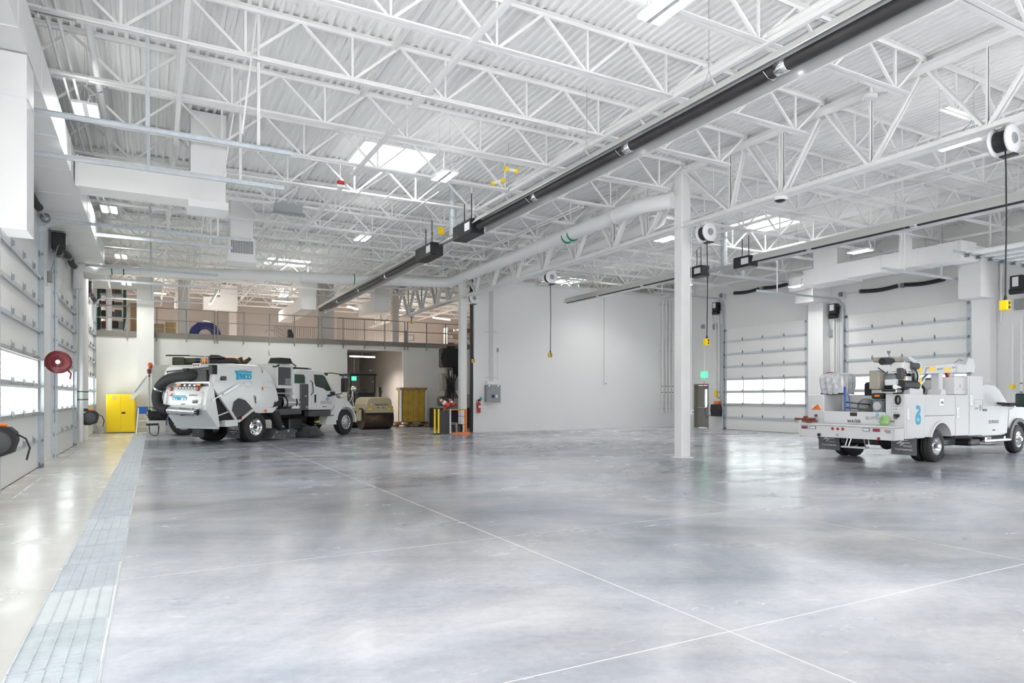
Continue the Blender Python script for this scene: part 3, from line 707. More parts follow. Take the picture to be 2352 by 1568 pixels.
for k, (y0, x0, x1) in enumerate(((14.75, -1, 4.0), (10.75, -1, 7), (18.75, 13, 24), (12.6, 13, 24), (22.8, 13, 24))):
    pipe('cross_conduit', ['thin white conduit along a joist to the near skylight', 'thin white conduit along a joist above the duct', 'thin white conduit along a joist toward the tall door', 'thin white conduit along a joist over the service truck', 'thin white conduit along a joist near the exit'][k], [(x0, y0, 6.7), (x1, y0, 6.7)], .018, 'conduit', 'steel_white', 8)
# ================= TUBE HEATERS =================
def heater(label, X, Z, y0, y1, yb, ye, couplings, tilt=0, tr=.058):
    # burner box at yb (towards y0/y1 end) ; tube from y0 to y1
    r = thing('tube_heater', label, 'heater', (X, (y0 + y1) / 2, Z))
    out = [(-.2, -.05), (-.205, -.04), (-.14, .17), (.14, .17), (.245, -.07), (.24, -.08)]
    inn = [(.225, -.07), (.12, .155), (-.12, .155), (-.19, -.04)]
    ct, st2 = math.cos(R(tilt)), math.sin(R(tilt))
    MB().prism([(X + a * ct + b_ * st2, Z - a * st2 + b_ * ct) for a, b_ in out + inn], 'y', y0, y1).build('reflector_hood', ['alu_hood', 'alu_bright'], r)
    for pi in (6, 7, 8): r.children[0].data.polygons[pi].material_index = 1
    MB().cyl((X - .01, y0, Z - (tr - .058) * .3), (X - .01, y1, Z - (tr - .058) * .3), tr, n=16).build('burner_tube', 'tube_black', r)
    for c in couplings:
        cc = MB().lathe([(tr + .002, -.09), (tr + .008, -.09), (tr + .008, .09), (tr + .002, .09)], (X - .01, c, Z - (tr - .058) * .3), (0, 1, 0), 16).build('tube_coupling', 'chrome', r)
        MB().tube([(X - .15, c + .2, Z - .02), (X - .05, c + .2, Z - .09), (X + .05, c + .2, Z - .09), (X + .15, c + .2, Z - .02)], .006, 5).build('wire_hanger', 'alu', r)
    n = max(2, int((y1 - y0) / 3))
    for k in range(n):
        y = y0 + (k + .5) * (y1 - y0) / n
        MB().tube([(X - .14, y, Z + .19), (X, y, Z + .5), (X + .14, y, Z + .19)], .005, 5).build('wire_hanger', 'alu', r)
        MB().tube([(X, y, Z + .5), (X, y, 7.5)], .006, 5).build('hanging_chain', 'alu', r)
    b0, b1 = sorted((yb, ye))
    bb = MB().box(X - .2, X + .2, b0, b1, Z - .17, Z + .2, c=.02).build('burner_box', 'black', r)
    MB().box(X - .21, X - .2, b0 + .05, b0 + .35, Z - .08, Z + .12).build('rating_plate', 'plastic_white', bb)
    for xx, yy in ((-.12, b0 + .1), (.1, b1 - .12)):
        MB().tube([(X + xx, yy, Z + .2), (X + xx, yy, Z + .85)], .014, 6).build('gas_hose', 'black', r)
        MB().tube([(X + xx + .03, yy, Z + .2), (X + xx + .1, yy + .05, Z + .5), (X + xx, yy, Z + .95), (X + xx, yy, 7.0)], .009, 6).build('gas_riser', 'steel_white', r)
    return r
mat('alu_hood', (0.74, 0.73, 0.71), 0.3, 0.55, noise=0.05, nscale=3)
heater('long black tube heater hanging nearest the camera in the left bay', 7.3, 5.92, 2.6, 15.35, 15.45, 16.6, (6.05, 9.28, 12.5), 24, .085)
h2 = heater('black tube heater hanging farther back, ending at the mezzanine railing', 7.3, 5.88, 19.55, 33.6, 18.2, 19.5, (23, 26.5, 30), 24, .085)
heater('tube heater hanging along the right bay above the service truck', 17.2, 5.98, 3.0, 15.3, 15.4, 16.1, (7, 10.2, 13.3))
heater('tube heater hanging in front of the white block wall', 17.2, 6.02, 18.3, 26.5, 17.55, 18.2, (21, 24))
for X, y, l, yy in ((7.3, 17.4, 'galvanised vent stack between the two left heaters', .77), (17.2, 16.83, 'galvanised vent stack between the two right heaters', .7)):
    r = thing('vent_stack', l, 'vent pipe', (X, y, 6.0))
    MB().cyl((X + .15, y, 6.1), (X + .15, y, 7.6), .105, n=16).build('stack_pipe', 'galv', r)
    for z in (6.6, 7.1): MB().lathe([(.106, -.015), (.112, -.01), (.112, .01), (.106, .015)], (X + .15, y, z), (0, 0, 1), 16).build('seam_ring', 'alu', r)
    pts = []; rr = []
    for k in range(25): t = k / 24; pts.append((X + .02, y - yy + 2 * yy * t * .9, 5.97 + .02)); rr.append(.075 if k % 2 else .066)
    MB().tube(pts, rr, 12).build('flex_duct', 'alu', r)
    MB().tube([(X + .05, y, 5.97), (X + .15, y, 6.02), (X + .15, y, 6.15)], .09, 12).build('tee_fitting', 'galv', r)
r = thing('warning_tag', 'yellow tag hanging by the burner box of the farther left heater', 'tag', (7.4, 18.3, 6.35))
MB().prism([(7.3, 6.3), (7.48, 6.3), (7.44, 6.52), (7.3, 6.52)], 'y', 18.1, 18.11).build('tag_card', 'yellow', r)
# pair of yellow-ended wrapped rolls on joist near heater
r = thing('hanger_clamp', 'white roller clamp with yellow ends above the long heater, upper one', 'clamp', (7.2, 13.1, 6.68))
def clamp(r, x, y, z, dx, dy):
    MB().cyl((x, y, z), (x + dx, y + dy, z), .035, n=10).build('roller', 'steel_white', r)
    for k in (0, 1): MB().lathe([(.0, -.03), (.055, -.03), (.055, .03), (0, .03)], (x + dx * k, y + dy * k, z), (dx, dy, 0), 12).build('end_collar', 'yellow', r)
clamp(r, 6.95, 13.2, 6.66, .25, 0)
r = thing('hanger_clamp', 'white roller clamp with yellow ends above the long heater, lower one', 'clamp', (7.0, 13.9, 6.6)); clamp(r, 6.98, 13.9, 6.55, .12, -.25)
# ================= CORD REELS =================
def reel(label, pl, X, Y, Z, zp, group):
    r = thing('cord_reel', label, 'reel', (X, Y, Z), group=group)
    MB().lathe([(.08, -.19), (.21, -.19), (.225, -.17), (.225, -.14), (.1, -.13)], (X, Y, Z), (0, 1, 0), 28, caps=True).build('front_disc', 'plastic_white', r)
    MB().lathe([(.1, .07), (.225, .08), (.225, .1), (.21, .12), (.05, .12)], (X, Y, Z), (0, 1, 0), 28, caps=True).build('back_disc', 'plastic_white', r)
    mb = MB(); 
    for k in range(9): mb.lathe([(.14, -.012), (.165, -.006), (.165, .006), (.14, .012)], (X, Y - .12 + k * .022, Z), (0, 1, 0), 22)
    mb.build('wound_cord', 'black', r)
    MB().lathe([(0, -.2), (.085, -.2), (.09, -.19)], (X, Y, Z), (0, 1, 0), 24).build('centre_badge', 'mid_grey', r)
    MB().box(X - .05, X + .05, Y - .04, Y + .06, Z + .2, Z + .3).build('mounting_bracket', 'steel_white', r)
    MB().box(X - .03, X + .1, Y - .2, Y + .02, Z - .26, Z - .235).build('cord_guide', 'black', r)
    mb = MB(); mb.tube([(X + .02, Y - .05, Z - .15), (X + .02, Y - .06, Z - .5), (X + .03, Y - .06, (Z + zp) / 2), (X + .02, Y - .05, zp + .14)], .012, 8); mb.build('hanging_cord', 'black', r)
    p = MB().box(X - .055, X + .075, Y - .11, Y + .01, zp - .08, zp + .08, c=.012).build('outlet_box', pl, r)
    MB().cyl((X + .02, Y - .05, zp + .08), (X + .02, Y - .05, zp + .16), .03, .016, n=10).build('strain_relief', 'black', p)
    mb = MB(); 
    for dz in (-.035, .035): mb.cyl((X + .01, Y - .112, zp + dz), (X + .01, Y - .118, zp + dz), .028, n=12)
    mb.build('socket', 'dark_grey', p)
reel('white cord reel with yellow outlet box, nearest, at the right picture edge', 'yellow', GX + .03, 5.72, 5.66, 3.03, 'ceiling cord reels')
reel('white cord reel with yellow outlet box right of the lone post', 'yellow', GX + .03, 12.25, 5.6, 2.92, 'ceiling cord reels')
reel('white cord reel hanging in front of the white block wall middle', 'yellow_dull', GX + .03, 19.6, 5.66, 3.0, 'ceiling cord reels')
reel('white cord reel beside the farther post, its cord over the block wall', 'yellow_dull', GX + .2, 26.2, 5.8, 3.12, 'ceiling cord reels')
reel('white cord reel half hidden left of the farther post', 'yellow_dull', GX + .03, 33.6, 6.0, 5.5, 'ceiling cord reels')
r = thing('pull_cord', 'white cord with red tip hanging below the second outlet box', 'cord', (GX, 12.2, 2.8))
MB().tube([(GX - .01, 12.2, 2.86), (GX - .04, 12.2, 2.2), (GX - .045, 12.2, 1.95)], .006, 6).build('cord_line', 'plastic_white', r)
MB().cyl((GX - .045, 12.2, 1.95), (GX - .04, 12.2, 1.8), .008, n=6).build('cord_tip', 'red', r)
# ================= CEILING DEVICES =================
r = thing('wireless_dome', 'round white wireless dome on the girder top chord', 'antenna', (GX, 7.84, 7.1)); MB().lathe([(0, 0), (.1, .005), (.15, .03), (.155, .06), (0, .07)], (GX - .16, 7.84, 7.13), (0, 0, 1), 24).build('dome_shell', 'plastic_white', r); MB().cyl((GX - .1, 7.84, 7.2), (GX - .1, 7.84, 7.36), .03).build('dome_stem', 'steel_white', r)
r = thing('camera_dome', 'black-lensed camera dome under the girder, right of the post', 'camera', (GX, 9.98, 5.8)); MB().lathe([(.08, 0), (.13, .02), (.15, .05), (.15, .09), (0, .09)], (GX, 9.98, 5.8), (0, 0, 1), 24).build('dome_housing', 'plastic_white', r); MB().lathe([(0, -.02), (.06, -.01), (.115, .02), (.12, .045)], (GX, 9.98, 5.79), (0, 0, 1), 24).build('dome_lens', 'black', r); MB().cyl((GX, 9.98, 5.9), (GX, 9.98, 7.3), .045, n=10).build('dome_stem', 'steel_white', r)
r = thing('junction_cabinet', 'grey metal box hung under the joists left of the near skylight', 'box', (3.2, 18.75, 6.55)); MB().box(2.83, 3.55, 18.5, 18.75, 6.5, 6.72, c=.01).build('cabinet_body', 'mid_grey', r); MB().box(2.8, 3.58, 18.47, 18.78, 6.49, 6.51).build('cabinet_lip', 'mid_grey', r)
for xx in (2.95, 3.45): MB().cyl((xx, 18.6, 6.72), (xx, 18.6, 7.5), .006, n=6).build('threaded_rod', 'galv', r)
r = thing('alarm_strobe', 'red and white alarm strobe under a joist left of the near skylight', 'alarm', (3.95, 16.0, 6.6)); MB().box(3.86, 4.02, 15.92, 16.02, 6.62, 6.72, c=.01).build('strobe_lens', 'red', r); MB().box(3.84, 4.04, 15.92, 16.04, 6.56, 6.62).build('strobe_base', 'plastic_white', r); MB().cyl((3.94, 16, 6.72), (3.94, 16, 7.5), .012).build('stem', 'steel_white', r)
# ================= HIGH-BAY LIGHTS =================
LIGHTS = [(-1.0, 13.4, 6.4, 'above the near left door'), (-1.0, 20.1, 6.4, 'above the middle left door'), (5.62, 6.4, 6.4, 'at the top edge of the picture'), (5.63, 13.6, 6.4, 'right of the near skylight'), (5.62, 20.1, 6.4, 'midway down the left bay'), (5.5, 28.35, 6.4, 'above the mezzanine elbow duct'), (5.2, 31.6, 6.15, 'beside the mezzanine railing ducts'), (12.95, 6.92, 6.2, 'beside the nearest cord reel'), (13.0, 14.8, 6.1, 'left of the lone post top'), (13.0, 21.8, 6.3, 'above the white block wall'), (22.25, 17.72, 5.9, 'between the right wall ducts'), (20.3, 13.8, 6.3, 'behind the right bay heater'), (20.3, 22.0, 6.4, 'near the far right skylight'), (5.6, -.5, 6.4, 'unseen behind the camera, left bay'), (13.0, 0, 6.3, 'unseen behind the camera, beside the girder'), (20.3, -.5, 6.4, 'unseen behind the camera, right bay'), (-1.0, 6.6, 6.4, 'unseen near the camera over the drain'), (8.5, -6, 6.4, 'unseen far behind the camera'), (-1.0, 32.6, 6.35, 'over the yellow cabinet'), (-1.0, 27.2, 6.5, 'above the farthest left door'), (18.5, 24.5, 6.4, 'right of the far skylight')]  # fixtures near and behind the camera are unseen, added for even light
def LB0(z, cur):
    mb = MB()
    for yy in (-.3, .3): MB().cyl((0, yy, .05), (0, yy, 7.56 - z), .003, n=5).build('hanging_cable', 'alu', cur, False)
l0 = None
for i, (x, y, z, s_) in enumerate(LIGHTS):
    lab = 'twin-strip white high-bay light ' + s_
    if l0 is None:
        l0 = thing('high_bay_light', lab, 'light', (x, y, z), group='high-bay lights')  # also builds the unseen added fixtures
        MB().box(-.19, .19, -.36, .36, 0, .05, c=.01).build('fixture_body', 'plastic_white', l0, False)
        MB().box(-.035, .035, -.35, .35, -.006, .0).build('centre_strip', 'alu_dull', l0, False)
        for a, b_ in ((-.165, -.045), (.045, .165)): MB().box(a, b_, -.34, .34, -.01, .002).build('light_strip', 'led', l0, False)
        MB().tube([(-.12, -.3, .05), (0, -.3, .35), (.12, -.3, .05)], .004, 5).build('wire_hanger', 'alu', l0, False)
        MB().tube([(-.12, .3, .05), (0, .3, .35), (.12, .3, .05)], .004, 5).build('wire_hanger', 'alu', l0, False)
        MB().tube([(0, -.1, .05), (.06, -.1, .25), (.25, -.1, .36), (.32, -.1, .45)], .01, 6).build('flex_conduit', 'mid_grey', l0, False)
        k0 = list(l0.children)
    else: dup(l0, None, (x, y, z), 0, lab, kids=k0)
    cur = [o for o in bpy.data.objects if o.name.startswith('high_bay_light')][-1] if i else l0
    cur = max([o for o in bpy.data.objects if o.get('category') == 'light'], key=lambda o: o.name) if i else l0
    LB0(z, cur)
    a = area('high_bay_lamp', (x, y, z - .03), (0, 0, 0), .34, .66, LAMP_W, (1, .985, .96)); a.parent = None  # also lights the unseen added fixtures
    area('ceiling_fill', (x, y, z + .06), (R(180), 0, 0), .34, .66, LAMP_W * .07, (1, .985, .96)).data.spread = R(178)  # upward fill added to brighten the roof deck, not part of the fixture
# strip lights over the mezzanine and recess
for i, (a, b_, s_) in enumerate((((2.9, 37.2, 6.98), (2.45, 35.8, 6.1), ''), ((9.6, 37.3, 6.62), (10.6, 38.4, 6.62), ''), ((14.6, 37, 6.25), (15.9, 37.6, 6.25), ''), ((9.2, 35.3, 3.72), (10.6, 35.5, 3.72), ''))):
    r = thing('strip_light', ['glowing tube light high over the left of the mezzanine', 'glowing tube light slanting between the two mezzanine elbow ducts', 'glowing tube light above the mezzanine shelf at the right', 'glowing tube light in the drive-through recess under the mezzanine'][i], 'light', a)
    MB().bar(a, b_, .1, .06).build('light_tube', 'led_warm', r)
    m_ = (Vector(a) + Vector(b_)) / 2
    MB().bar(Vector(a) + Vector((0, 0, .05)), Vector(b_) + Vector((0, 0, .05)), .12, .04).build('fixture_body', 'plastic_white', r)
    MB().cyl(m_ + Vector((0, 0, .06)), (m_.x, m_.y, 4.26 if m_.z < 4 else 7.4), .006, n=6).build('hanging_rod', 'alu', r)
    area('strip_lamp', (m_.x, m_.y, m_.z - .06), (0, 0, 0), 1.2, .2, LAMP_M if i < 3 else LAMP_M * .8, (1, .93, .86))
for x_, y_ in ((6.5, 39.5), (14, 40), (19, 38), (0, 39.5)):  # extra tubes added to brighten the mezzanine, no fixtures seen here
    r = thing('strip_light', 'fill tube light added under the mezzanine roof, %s' % {6.5: 'behind the wide pillar', 14: 'behind the shelf', 19: 'out of sight at the right', 0: 'behind the green rack'}[x_], 'light', (x_, y_, 7.0)); MB().box(x_ - .6, x_ + .6, y_ - .06, y_ + .06, 6.95, 7.0).build('light_tube', 'led_warm', r); MB().cyl((x_, y_, 7), (x_, y_, 7.5), .006, n=6).build('hanging_rod', 'alu', r)
    area('strip_lamp', (x_, y_, 6.93), (0, 0, 0), 1.2, .2, LAMP_M, (1, .95, .9))  # fill lamp of the added tube
# ================= WALL FITTINGS =================
r = thing('electrical_panel', 'grey electrical cabinet on the left part of the white block wall', 'panel', (13.46, YW, 1.33))
pb = bx('panel_body', 'mid_grey', r, 13.1, 13.82, YW - .2, YW, 1.33, 2.1, c=.01)
bx('panel_cover', 'mid_grey', r, 13.12, 13.8, YW - .215, YW - .2, 1.35, 2.08)
bx('wireway', 'duct_white', r, 13.15, 13.82, YW - .2, YW, 2.12, 2.28)
bx('label_dark', 'navy', r, 13.36, 13.5, YW - .22, YW - .215, 1.52, 1.66); bx('label_light', 'plastic_white', r, 13.56, 13.66, YW - .22, YW - .215, 1.53, 1.67)
for xx in (13.2, 13.65): bx('mounting_lug', 'alu', r, xx, xx + .07, YW - .22, YW - .2, 2.04, 2.1)
for k, (xx, zt2) in enumerate(((13.33, 6.6), (13.39, 6.6), (13.45, 6.6), (13.5, 6.6))):
    pipe('wall_conduit', 'thin conduit rising from the grey cabinet, %s from the left' % ORD[k + 1], [(xx, YW - .04, 2.28), (xx, YW - .04, zt2)], .012, 'conduit', 'alu_dull', 6, group='conduits above the grey cabinet')
for k, z in enumerate((6.5, 4.48, 2.42)):
    tag(MB().box(13.1, 13.75, YW - .03, YW, z, z + .03).build('wall_strut', 'alu_dull'), 'horizontal metal strut behind the cabinet conduits, %s' % ('upper', 'middle', 'lower')[k], 'bracket')
pipe('wall_conduit', 'thin conduit to a small grey sensor right of the cabinet', [(13.76, YW - .03, 2.3), (13.76, YW - .03, 3.6)], .008, 'conduit', 'alu_dull', 6)
tag(MB().box(13.72, 13.8, YW - .06, YW, 3.6, 3.78, c=.01).build('wall_sensor', 'mid_grey'), 'small grey sensor box high above the grey cabinet', 'sensor')
pipe('wall_conduit', 'lone thin conduit in the middle of the white block wall', [(19.68, YW - .03, 2.3), (19.68, YW - .03, 6.75)], .014, 'conduit', 'alu_dull', 6)
r = thing('call_station', 'small white box with dial at the foot of the lone wall conduit', 'box', (19.7, YW, 2.2)); bx('station_body', 'plastic_white', r, 19.62, 19.8, YW - .08, YW, 2.16, 2.3, c=.01); MB().cyl((19.74, YW - .08, 2.23), (19.74, YW - .09, 2.23), .04).build('dial_face', 'mid_grey', r)
for k, xx in enumerate((23.35, 23.6, 23.83, 24.06)):
    pipe('fluid_pipe', 'white fluid pipe with green bands right of the block wall, %s from the left' % ORD[k + 1], [(xx, YW - .08, .75), (xx, YW - .08, 6.6)], .045, 'pipe', 'duct_white', 10, bands=[((xx, YW - .08, 2.12), (0, 0, 1)), ((xx, YW - .08, 1.8), (0, 0, 1))], group='white fluid pipes at the block wall corner')
for k, z in enumerate((6.35, 3.95, 1.25, .95)):
    tag(MB().box(23.2, 24.2, YW - .035, YW, z, z + .03).build('wall_strut', 'alu_dull'), 'horizontal strut behind the four fluid pipes, %s from the top' % ORD[k + 1], 'bracket')
r = thing('fire_extinguisher', 'red fire extinguisher hanging left of the grey cabinet', 'extinguisher', (12.78, YW - .1, .85))
MB().lathe([(0, 0), (.075, .01), (.08, .04), (.08, .4), (.05, .47), (.02, .5), (.02, .54)], (12.78, YW - .1, .85), (0, 0, 1), 18).build('cylinder', 'red', r)
bx('valve_handle', 'black', r, 12.74, 12.86, YW - .13, YW - .08, 1.38, 1.46); MB().tube([(12.78, YW - .1, 1.42), (12.68, YW - .1, 1.4), (12.67, YW - .1, 1.2), (12.69, YW - .12, 1.05)], .012, 6).build('hose', 'black', r)
MB().box(12.72, 12.84, YW - .19, YW - .18, 1.08, 1.18).build('info_label', 'plastic_white', r); MB().lathe([(0, 0), (.06, 0), (.06, .01), (0, .01)], (12.87, YW - .14, 1.5), (0, 1, 0), 14).build('inspection_tag', 'cyan', r)
# hose reels
def hreel(label, x, y, z, s_=1.0):
    r = thing('hose_reel', label, 'hose reel', (x, y, z))
    c = Vector((x, y, z))
    prof = [(-.26, -.12), (-.2, .1), (-.05, .2), (.15, .2), (.24, .12), (.26, 0), (.2, -.18), (0, -.25), (-.16, -.24)]
    P2 = [(c.x + a * s_ * .9, c.z + b_ * s_) for a, b_ in prof]
    MB().prism(P2, 'y', c.y - .13 * s_, c.y + .13 * s_).build('reel_case', 'black_matte', r)
    MB().lathe([(0, -.03), (.15 * s_, -.02), (.17 * s_, 0)], (c.x, c.y - .13 * s_, c.z - .02), (0, 1, 0), 20).build('side_cover', 'dark_grey', r)
    MB().box(c.x - .3 * s_, c.x - .05, c.y - .04, c.y + .04, c.z + .18 * s_, c.z + .27 * s_, c=.01).build('swivel_arm', 'black', r)
    MB().cyl((c.x - .2 * s_, c.y, c.z + .25 * s_), (c.x + .1 * s_, c.y, c.z + .22 * s_), .025 * s_, n=8).build('air_fitting', 'orange', r)
    MB().tube([(c.x + .2 * s_, c.y, c.z + .1 * s_), (c.x + .33 * s_, c.y - .02, c.z + .02), (c.x + .38 * s_, c.y - .03, c.z - .12 * s_), (c.x + .34 * s_, c.y - .03, c.z - .3 * s_)], .014 * s_, 6).build('hose_end', 'black', r)
    MB().box(XL, c.x - .2 * s_, c.y - .05, c.y + .05, c.z - .1, c.z + .2).build('wall_bracket', 'alu_dull', r)
hreel('black air hose reel with orange fitting at the left picture edge', -2.02, 12.35, .92, 1.0)
hreel('black air hose reel with orange fitting between the second and third left doors', -1.83, 25.9, .9, 1.05)
r = thing('maroon_hose_reel', 'dark red round hose reel on the pier between the left doors', 'hose reel', (-2.0, 18.75, 2.35))
MB().lathe([(.03, -.1), (.09, -.105), (.1, -.09), (.17, -.085), (.25, -.1), (.265, -.08), (.265, -.05), (.1, -.04), (.1, .04), (.265, .05), (.265, .09), (.05, .1)], (-1.95, 18.75, 2.38), (0, 1, 0), 32).build('reel_drum', 'maroon', r)
MB().cyl((-1.95, 18.62, 2.38), (-1.95, 18.9, 2.38), .05, n=14).build('hub', 'alu', r)
MB().box(-2.28, -1.95, 18.85, 18.9, 2.28, 2.45).build('wall_bracket', 'maroon', r)
MB().tube([(-1.78, 18.72, 2.2), (-1.7, 18.72, 2.12), (-1.72, 18.72, 1.98)], .022, 8).build('nozzle', 'maroon', r)
r = thing('maroon_hose_reel', 'dark red round hose reel behind the silver-covered load', 'hose reel', (24.0, 17.7, 2.2))
MB().lathe([(.03, -.1), (.09, -.105), (.25, -.1), (.265, -.05), (.1, -.04), (.1, .04), (.265, .05), (.265, .09), (.05, .1)], (24.05, 17.62, 2.3), (.5, 1, 0), 28).build('reel_drum', 'maroon', r)
MB().box(24.0, 24.42, 17.6, 17.68, 2.2, 2.4).build('wall_bracket', 'maroon', r)
r = thing('wall_hose_reel', 'black and orange hose reel beside the exit door', 'hose reel', (24.2, 23.95, .95))
MB().prism([(23.72, .62), (24.18, .62), (24.24, .9), (24.2, 1.2), (23.8, 1.22), (23.68, .9)], 'x', 24.05, 24.3).build('reel_case', 'black_matte', r)
MB().box(24.1, 24.35, 23.85, 24.05, 1.22, 1.36).build('air_fitting', 'orange', r)
MB().tube([(24.05, 24.1, .75), (23.95, 24.4, .55), (23.95, 24.5, .9), (24.05, 24.35, 1.2)], .015, 6).build('hose_end', 'black', r)
# door controls / pipes on right wall
for k, (y, z0, z1, m_) in enumerate(((24.15, 1.5, 5.2, 'duct_white'), (23.95, 1.5, 5.9, 'duct_white'), (11.3, 1.9, 3.9, 'duct_white'), (11.05, 1.7, 4.1, 'duct_white'), (11.62, 4.0, 6.2, 'duct_white'), (17.7, .6, 5.0, 'duct_white'))):
    pipe('wall_pipe', ['white vertical pipe right of the exit door, left one', 'white vertical pipe right of the exit door, right one', 'white vertical pipe behind the truck mirror, left one', 'white vertical pipe behind the truck mirror, right one', 'white vertical pipe high beside the yellow outlet box', 'white pipe on the wall above the silver-covered load'][k], [(XR - .08, y, z0), (XR - .08, y, z1)], .035, 'pipe', m_, 8, bands=([((XR - .08, y, z0 + .3), (0, 0, 1)), ((XR - .08, y, z0 + .02), (0, 0, 1))] if k in (1, 3) else ()))
for k, (y, z, hh) in enumerate(((24.15, 1.72, .3), (11.3, 1.9, .12))):
    tag(MB().box(XR - .14, XR - .02, y - .05, y + .05, z - hh / 2, z + hh / 2, c=.01).build('pipe_marker', 'yellow'), ('yellow marker sleeve on the pipe right of the exit door', 'yellow marker sleeve on the pipe behind the truck mirror')[k], 'marker')
tag(MB().box(XR - .1, XR, 24.95, 25.15, 5.0, 5.2, c=.01).build('wall_speaker', 'mid_grey'), 'small grey box high on the wall above the exit sign', 'box')
tag(MB().box(XR - .1, XR, 11.0, 11.25, 4.35, 4.7, c=.01).build('control_box', 'mid_grey'), 'grey control box on the wall near the right picture edge', 'box')
tag(MB().box(XR - .1, XR, 17.55, 17.8, 5.0, 5.35, c=.01).build('control_box', 'mid_grey'), 'grey control box on the wall between the overhead doors', 'box')
r = thing('wall_opener', 'black door operator at the right picture edge under the raised door', 'operator', (24.1, 11.0, 5.2)); bx('motor_case', 'black', r, 23.95, 24.3, 10.85, 11.2, 4.95, 5.4, c=.02); MB().cyl((24.1, 10.85, 4.92), (24.1, 11.25, 4.92), .1).build('motor', 'black', r)
bx('rating_plate', 'plastic_white', r, 23.94, 23.95, 10.95, 11.12, 5.05, 5.35)
# ================= TRENCH DRAIN =================
td = thing('trench_drain', 'long galvanised grate drain in the floor along the left wall', 'drain', (-.5, 15, 0))
bx('drain_channel', 'dark_gap', td, -.73, -.26, YB, 33.0, -.12, -.06)
for xx in (-.735, -.268): bx('drain_frame', 'galv_grate', td, xx, xx + .012, YB, 33.0, -.06, .002)
gm = MB(); W_ = .44; GL = .9
for k in range(38): y = .01 + k * (GL - .02) / 37; gm.box(-W_ / 2, W_ / 2, y - .0055, y + .0055, -.03, 0)
for xx in (-.22, -.13, -.045, .045, .13, .22): gm.box(xx - .005, xx + .005, 0, GL, -.03, .003)
gm.box(-W_ / 2, W_ / 2, 0, .012, -.03, .003); gm.box(-W_ / 2, W_ / 2, GL - .012, GL, -.03, .003)
gme = gm.mesh('grate', 'galv_grate'); rg = random.Random(3)
bar_half = MB(); 
y = -1.75; k = 0
while y < 32.95 - .5:
    o = bpy.data.objects.new('grate', gme); COL.objects.link(o); o.parent = td
    o.location = (rg.uniform(-.008, .008), y - 15, rg.uniform(0, .006)); o.rotation_euler = (0, 0, R(rg.uniform(-.5, .5))); y += .915; k += 1
# floor marker strips near the left doors
for k, (y0, y1) in enumerate(((12.8, 13.6), (13.7, 14.8), (15.0, 15.9), (19.0, 20.3), (20.5, 21.6), (21.8, 23.0), (28.0, 30.8))):
    tag(MB().box(-1.93, -1.90, y0, y1, 0, .002).build('floor_marking', 'plastic_white'), 'thin white line on the floor by the left doors, %s from the camera' % ORD[k + 1], 'marking', 'white floor lines by the left doors')
# pipe hangers and door chains
for i, (x, y, z, r_) in enumerate(((2, 26.7, 6.08, .205), (5, 26.7, 6.2, .205), (9, 26.7, 6.38, .205), (11.28, 22.9, 6.5, .205), (11.29, 18.9, 6.55, .205), (11.3, 14.9, 6.58, .205), (12.6, 24.9, 6.33, .15), (12.6, 20.9, 6.39, .15), (12.6, 16.9, 6.45, .15))):
    ax_ = (1, 0, 0) if y == 26.7 else (0, 1, 0)
    r = thing('pipe_hanger', 'white ring hanger on the %s, %s along it' % ('slimmer pipe right of the girder' if r_ < .2 else ('fat pipe crossing the left bay' if y == 26.7 else 'fat pipe beside the girder'), ORD[i % 3 + 1]), 'hanger', (x, y, z))
    MB().lathe([(r_ + .002, -.02), (r_ + .012, -.02), (r_ + .012, .02), (r_ + .002, .02)], (x, y, z), ax_, 20).build('hanger_ring', 'steel_white', r); MB().cyl((x, y, z + r_), (x, y, 7.5), .008, n=6).build('hanger_rod', 'steel_white', r)
for k, (x, y, s_) in enumerate(((-2.1, 19.45, 'left of the dark red hose reel pier'), (-2.1, 26.2, 'beyond the second left door'), (24.3, 17.45, 'beside the wide right door'), (24.3, 23.75, 'beside the tall right door'))):
    r = thing('hoist_chain', 'door hoist chain loop hanging %s' % s_, 'chain', (x, y, 1.0))
    for dy in (-.04, .04): MB().tube([(x, y + dy, .95), (x, y + dy, 5.1)], .008, 6).build('chain_run', 'galv_dark', r)
# ================= VEHICLE HELPERS =================
def LB(mb, name, m, par, **k): return mb.build(name, m, par, False, **k)
def loft(poly, y0, y1, e, inset=.96, ctr=None, mi=0, mb=None, smooth=False):
    # rounded prism along y with softened ends (poly in x,z)
    mb = mb or MB(); n = len(poly)
    cx = sum(p[0] for p in poly) / n; cz = sum(p[1] for p in poly) / n
    if ctr: cx, cz = ctr
    def ring(y, s): return [(cx + (p[0] - cx) * s, y, cz + (p[1] - cz) * s) for p in poly]
    rs = [ring(y0, inset), ring(y0 + e * .35, (1 + inset) / 2 + (1 - inset) * .25), ring(y0 + e, 1), ring(y1 - e, 1), ring(y1 - e * .35, (1 + inset) / 2 + (1 - inset) * .25), ring(y1, inset)]
    v = [p for r in rs for p in r]; f = []
    for k in range(5):
        for j in range(n): f.append((k * n + j, k * n + (j + 1) % n, (k + 1) * n + (j + 1) % n, (k + 1) * n + j))
    mb.add(v, f, mi, smooth); mb.add(v, [tuple(range(n - 1, -1, -1)), tuple(range(5 * n, 6 * n))], mi)
    return mb
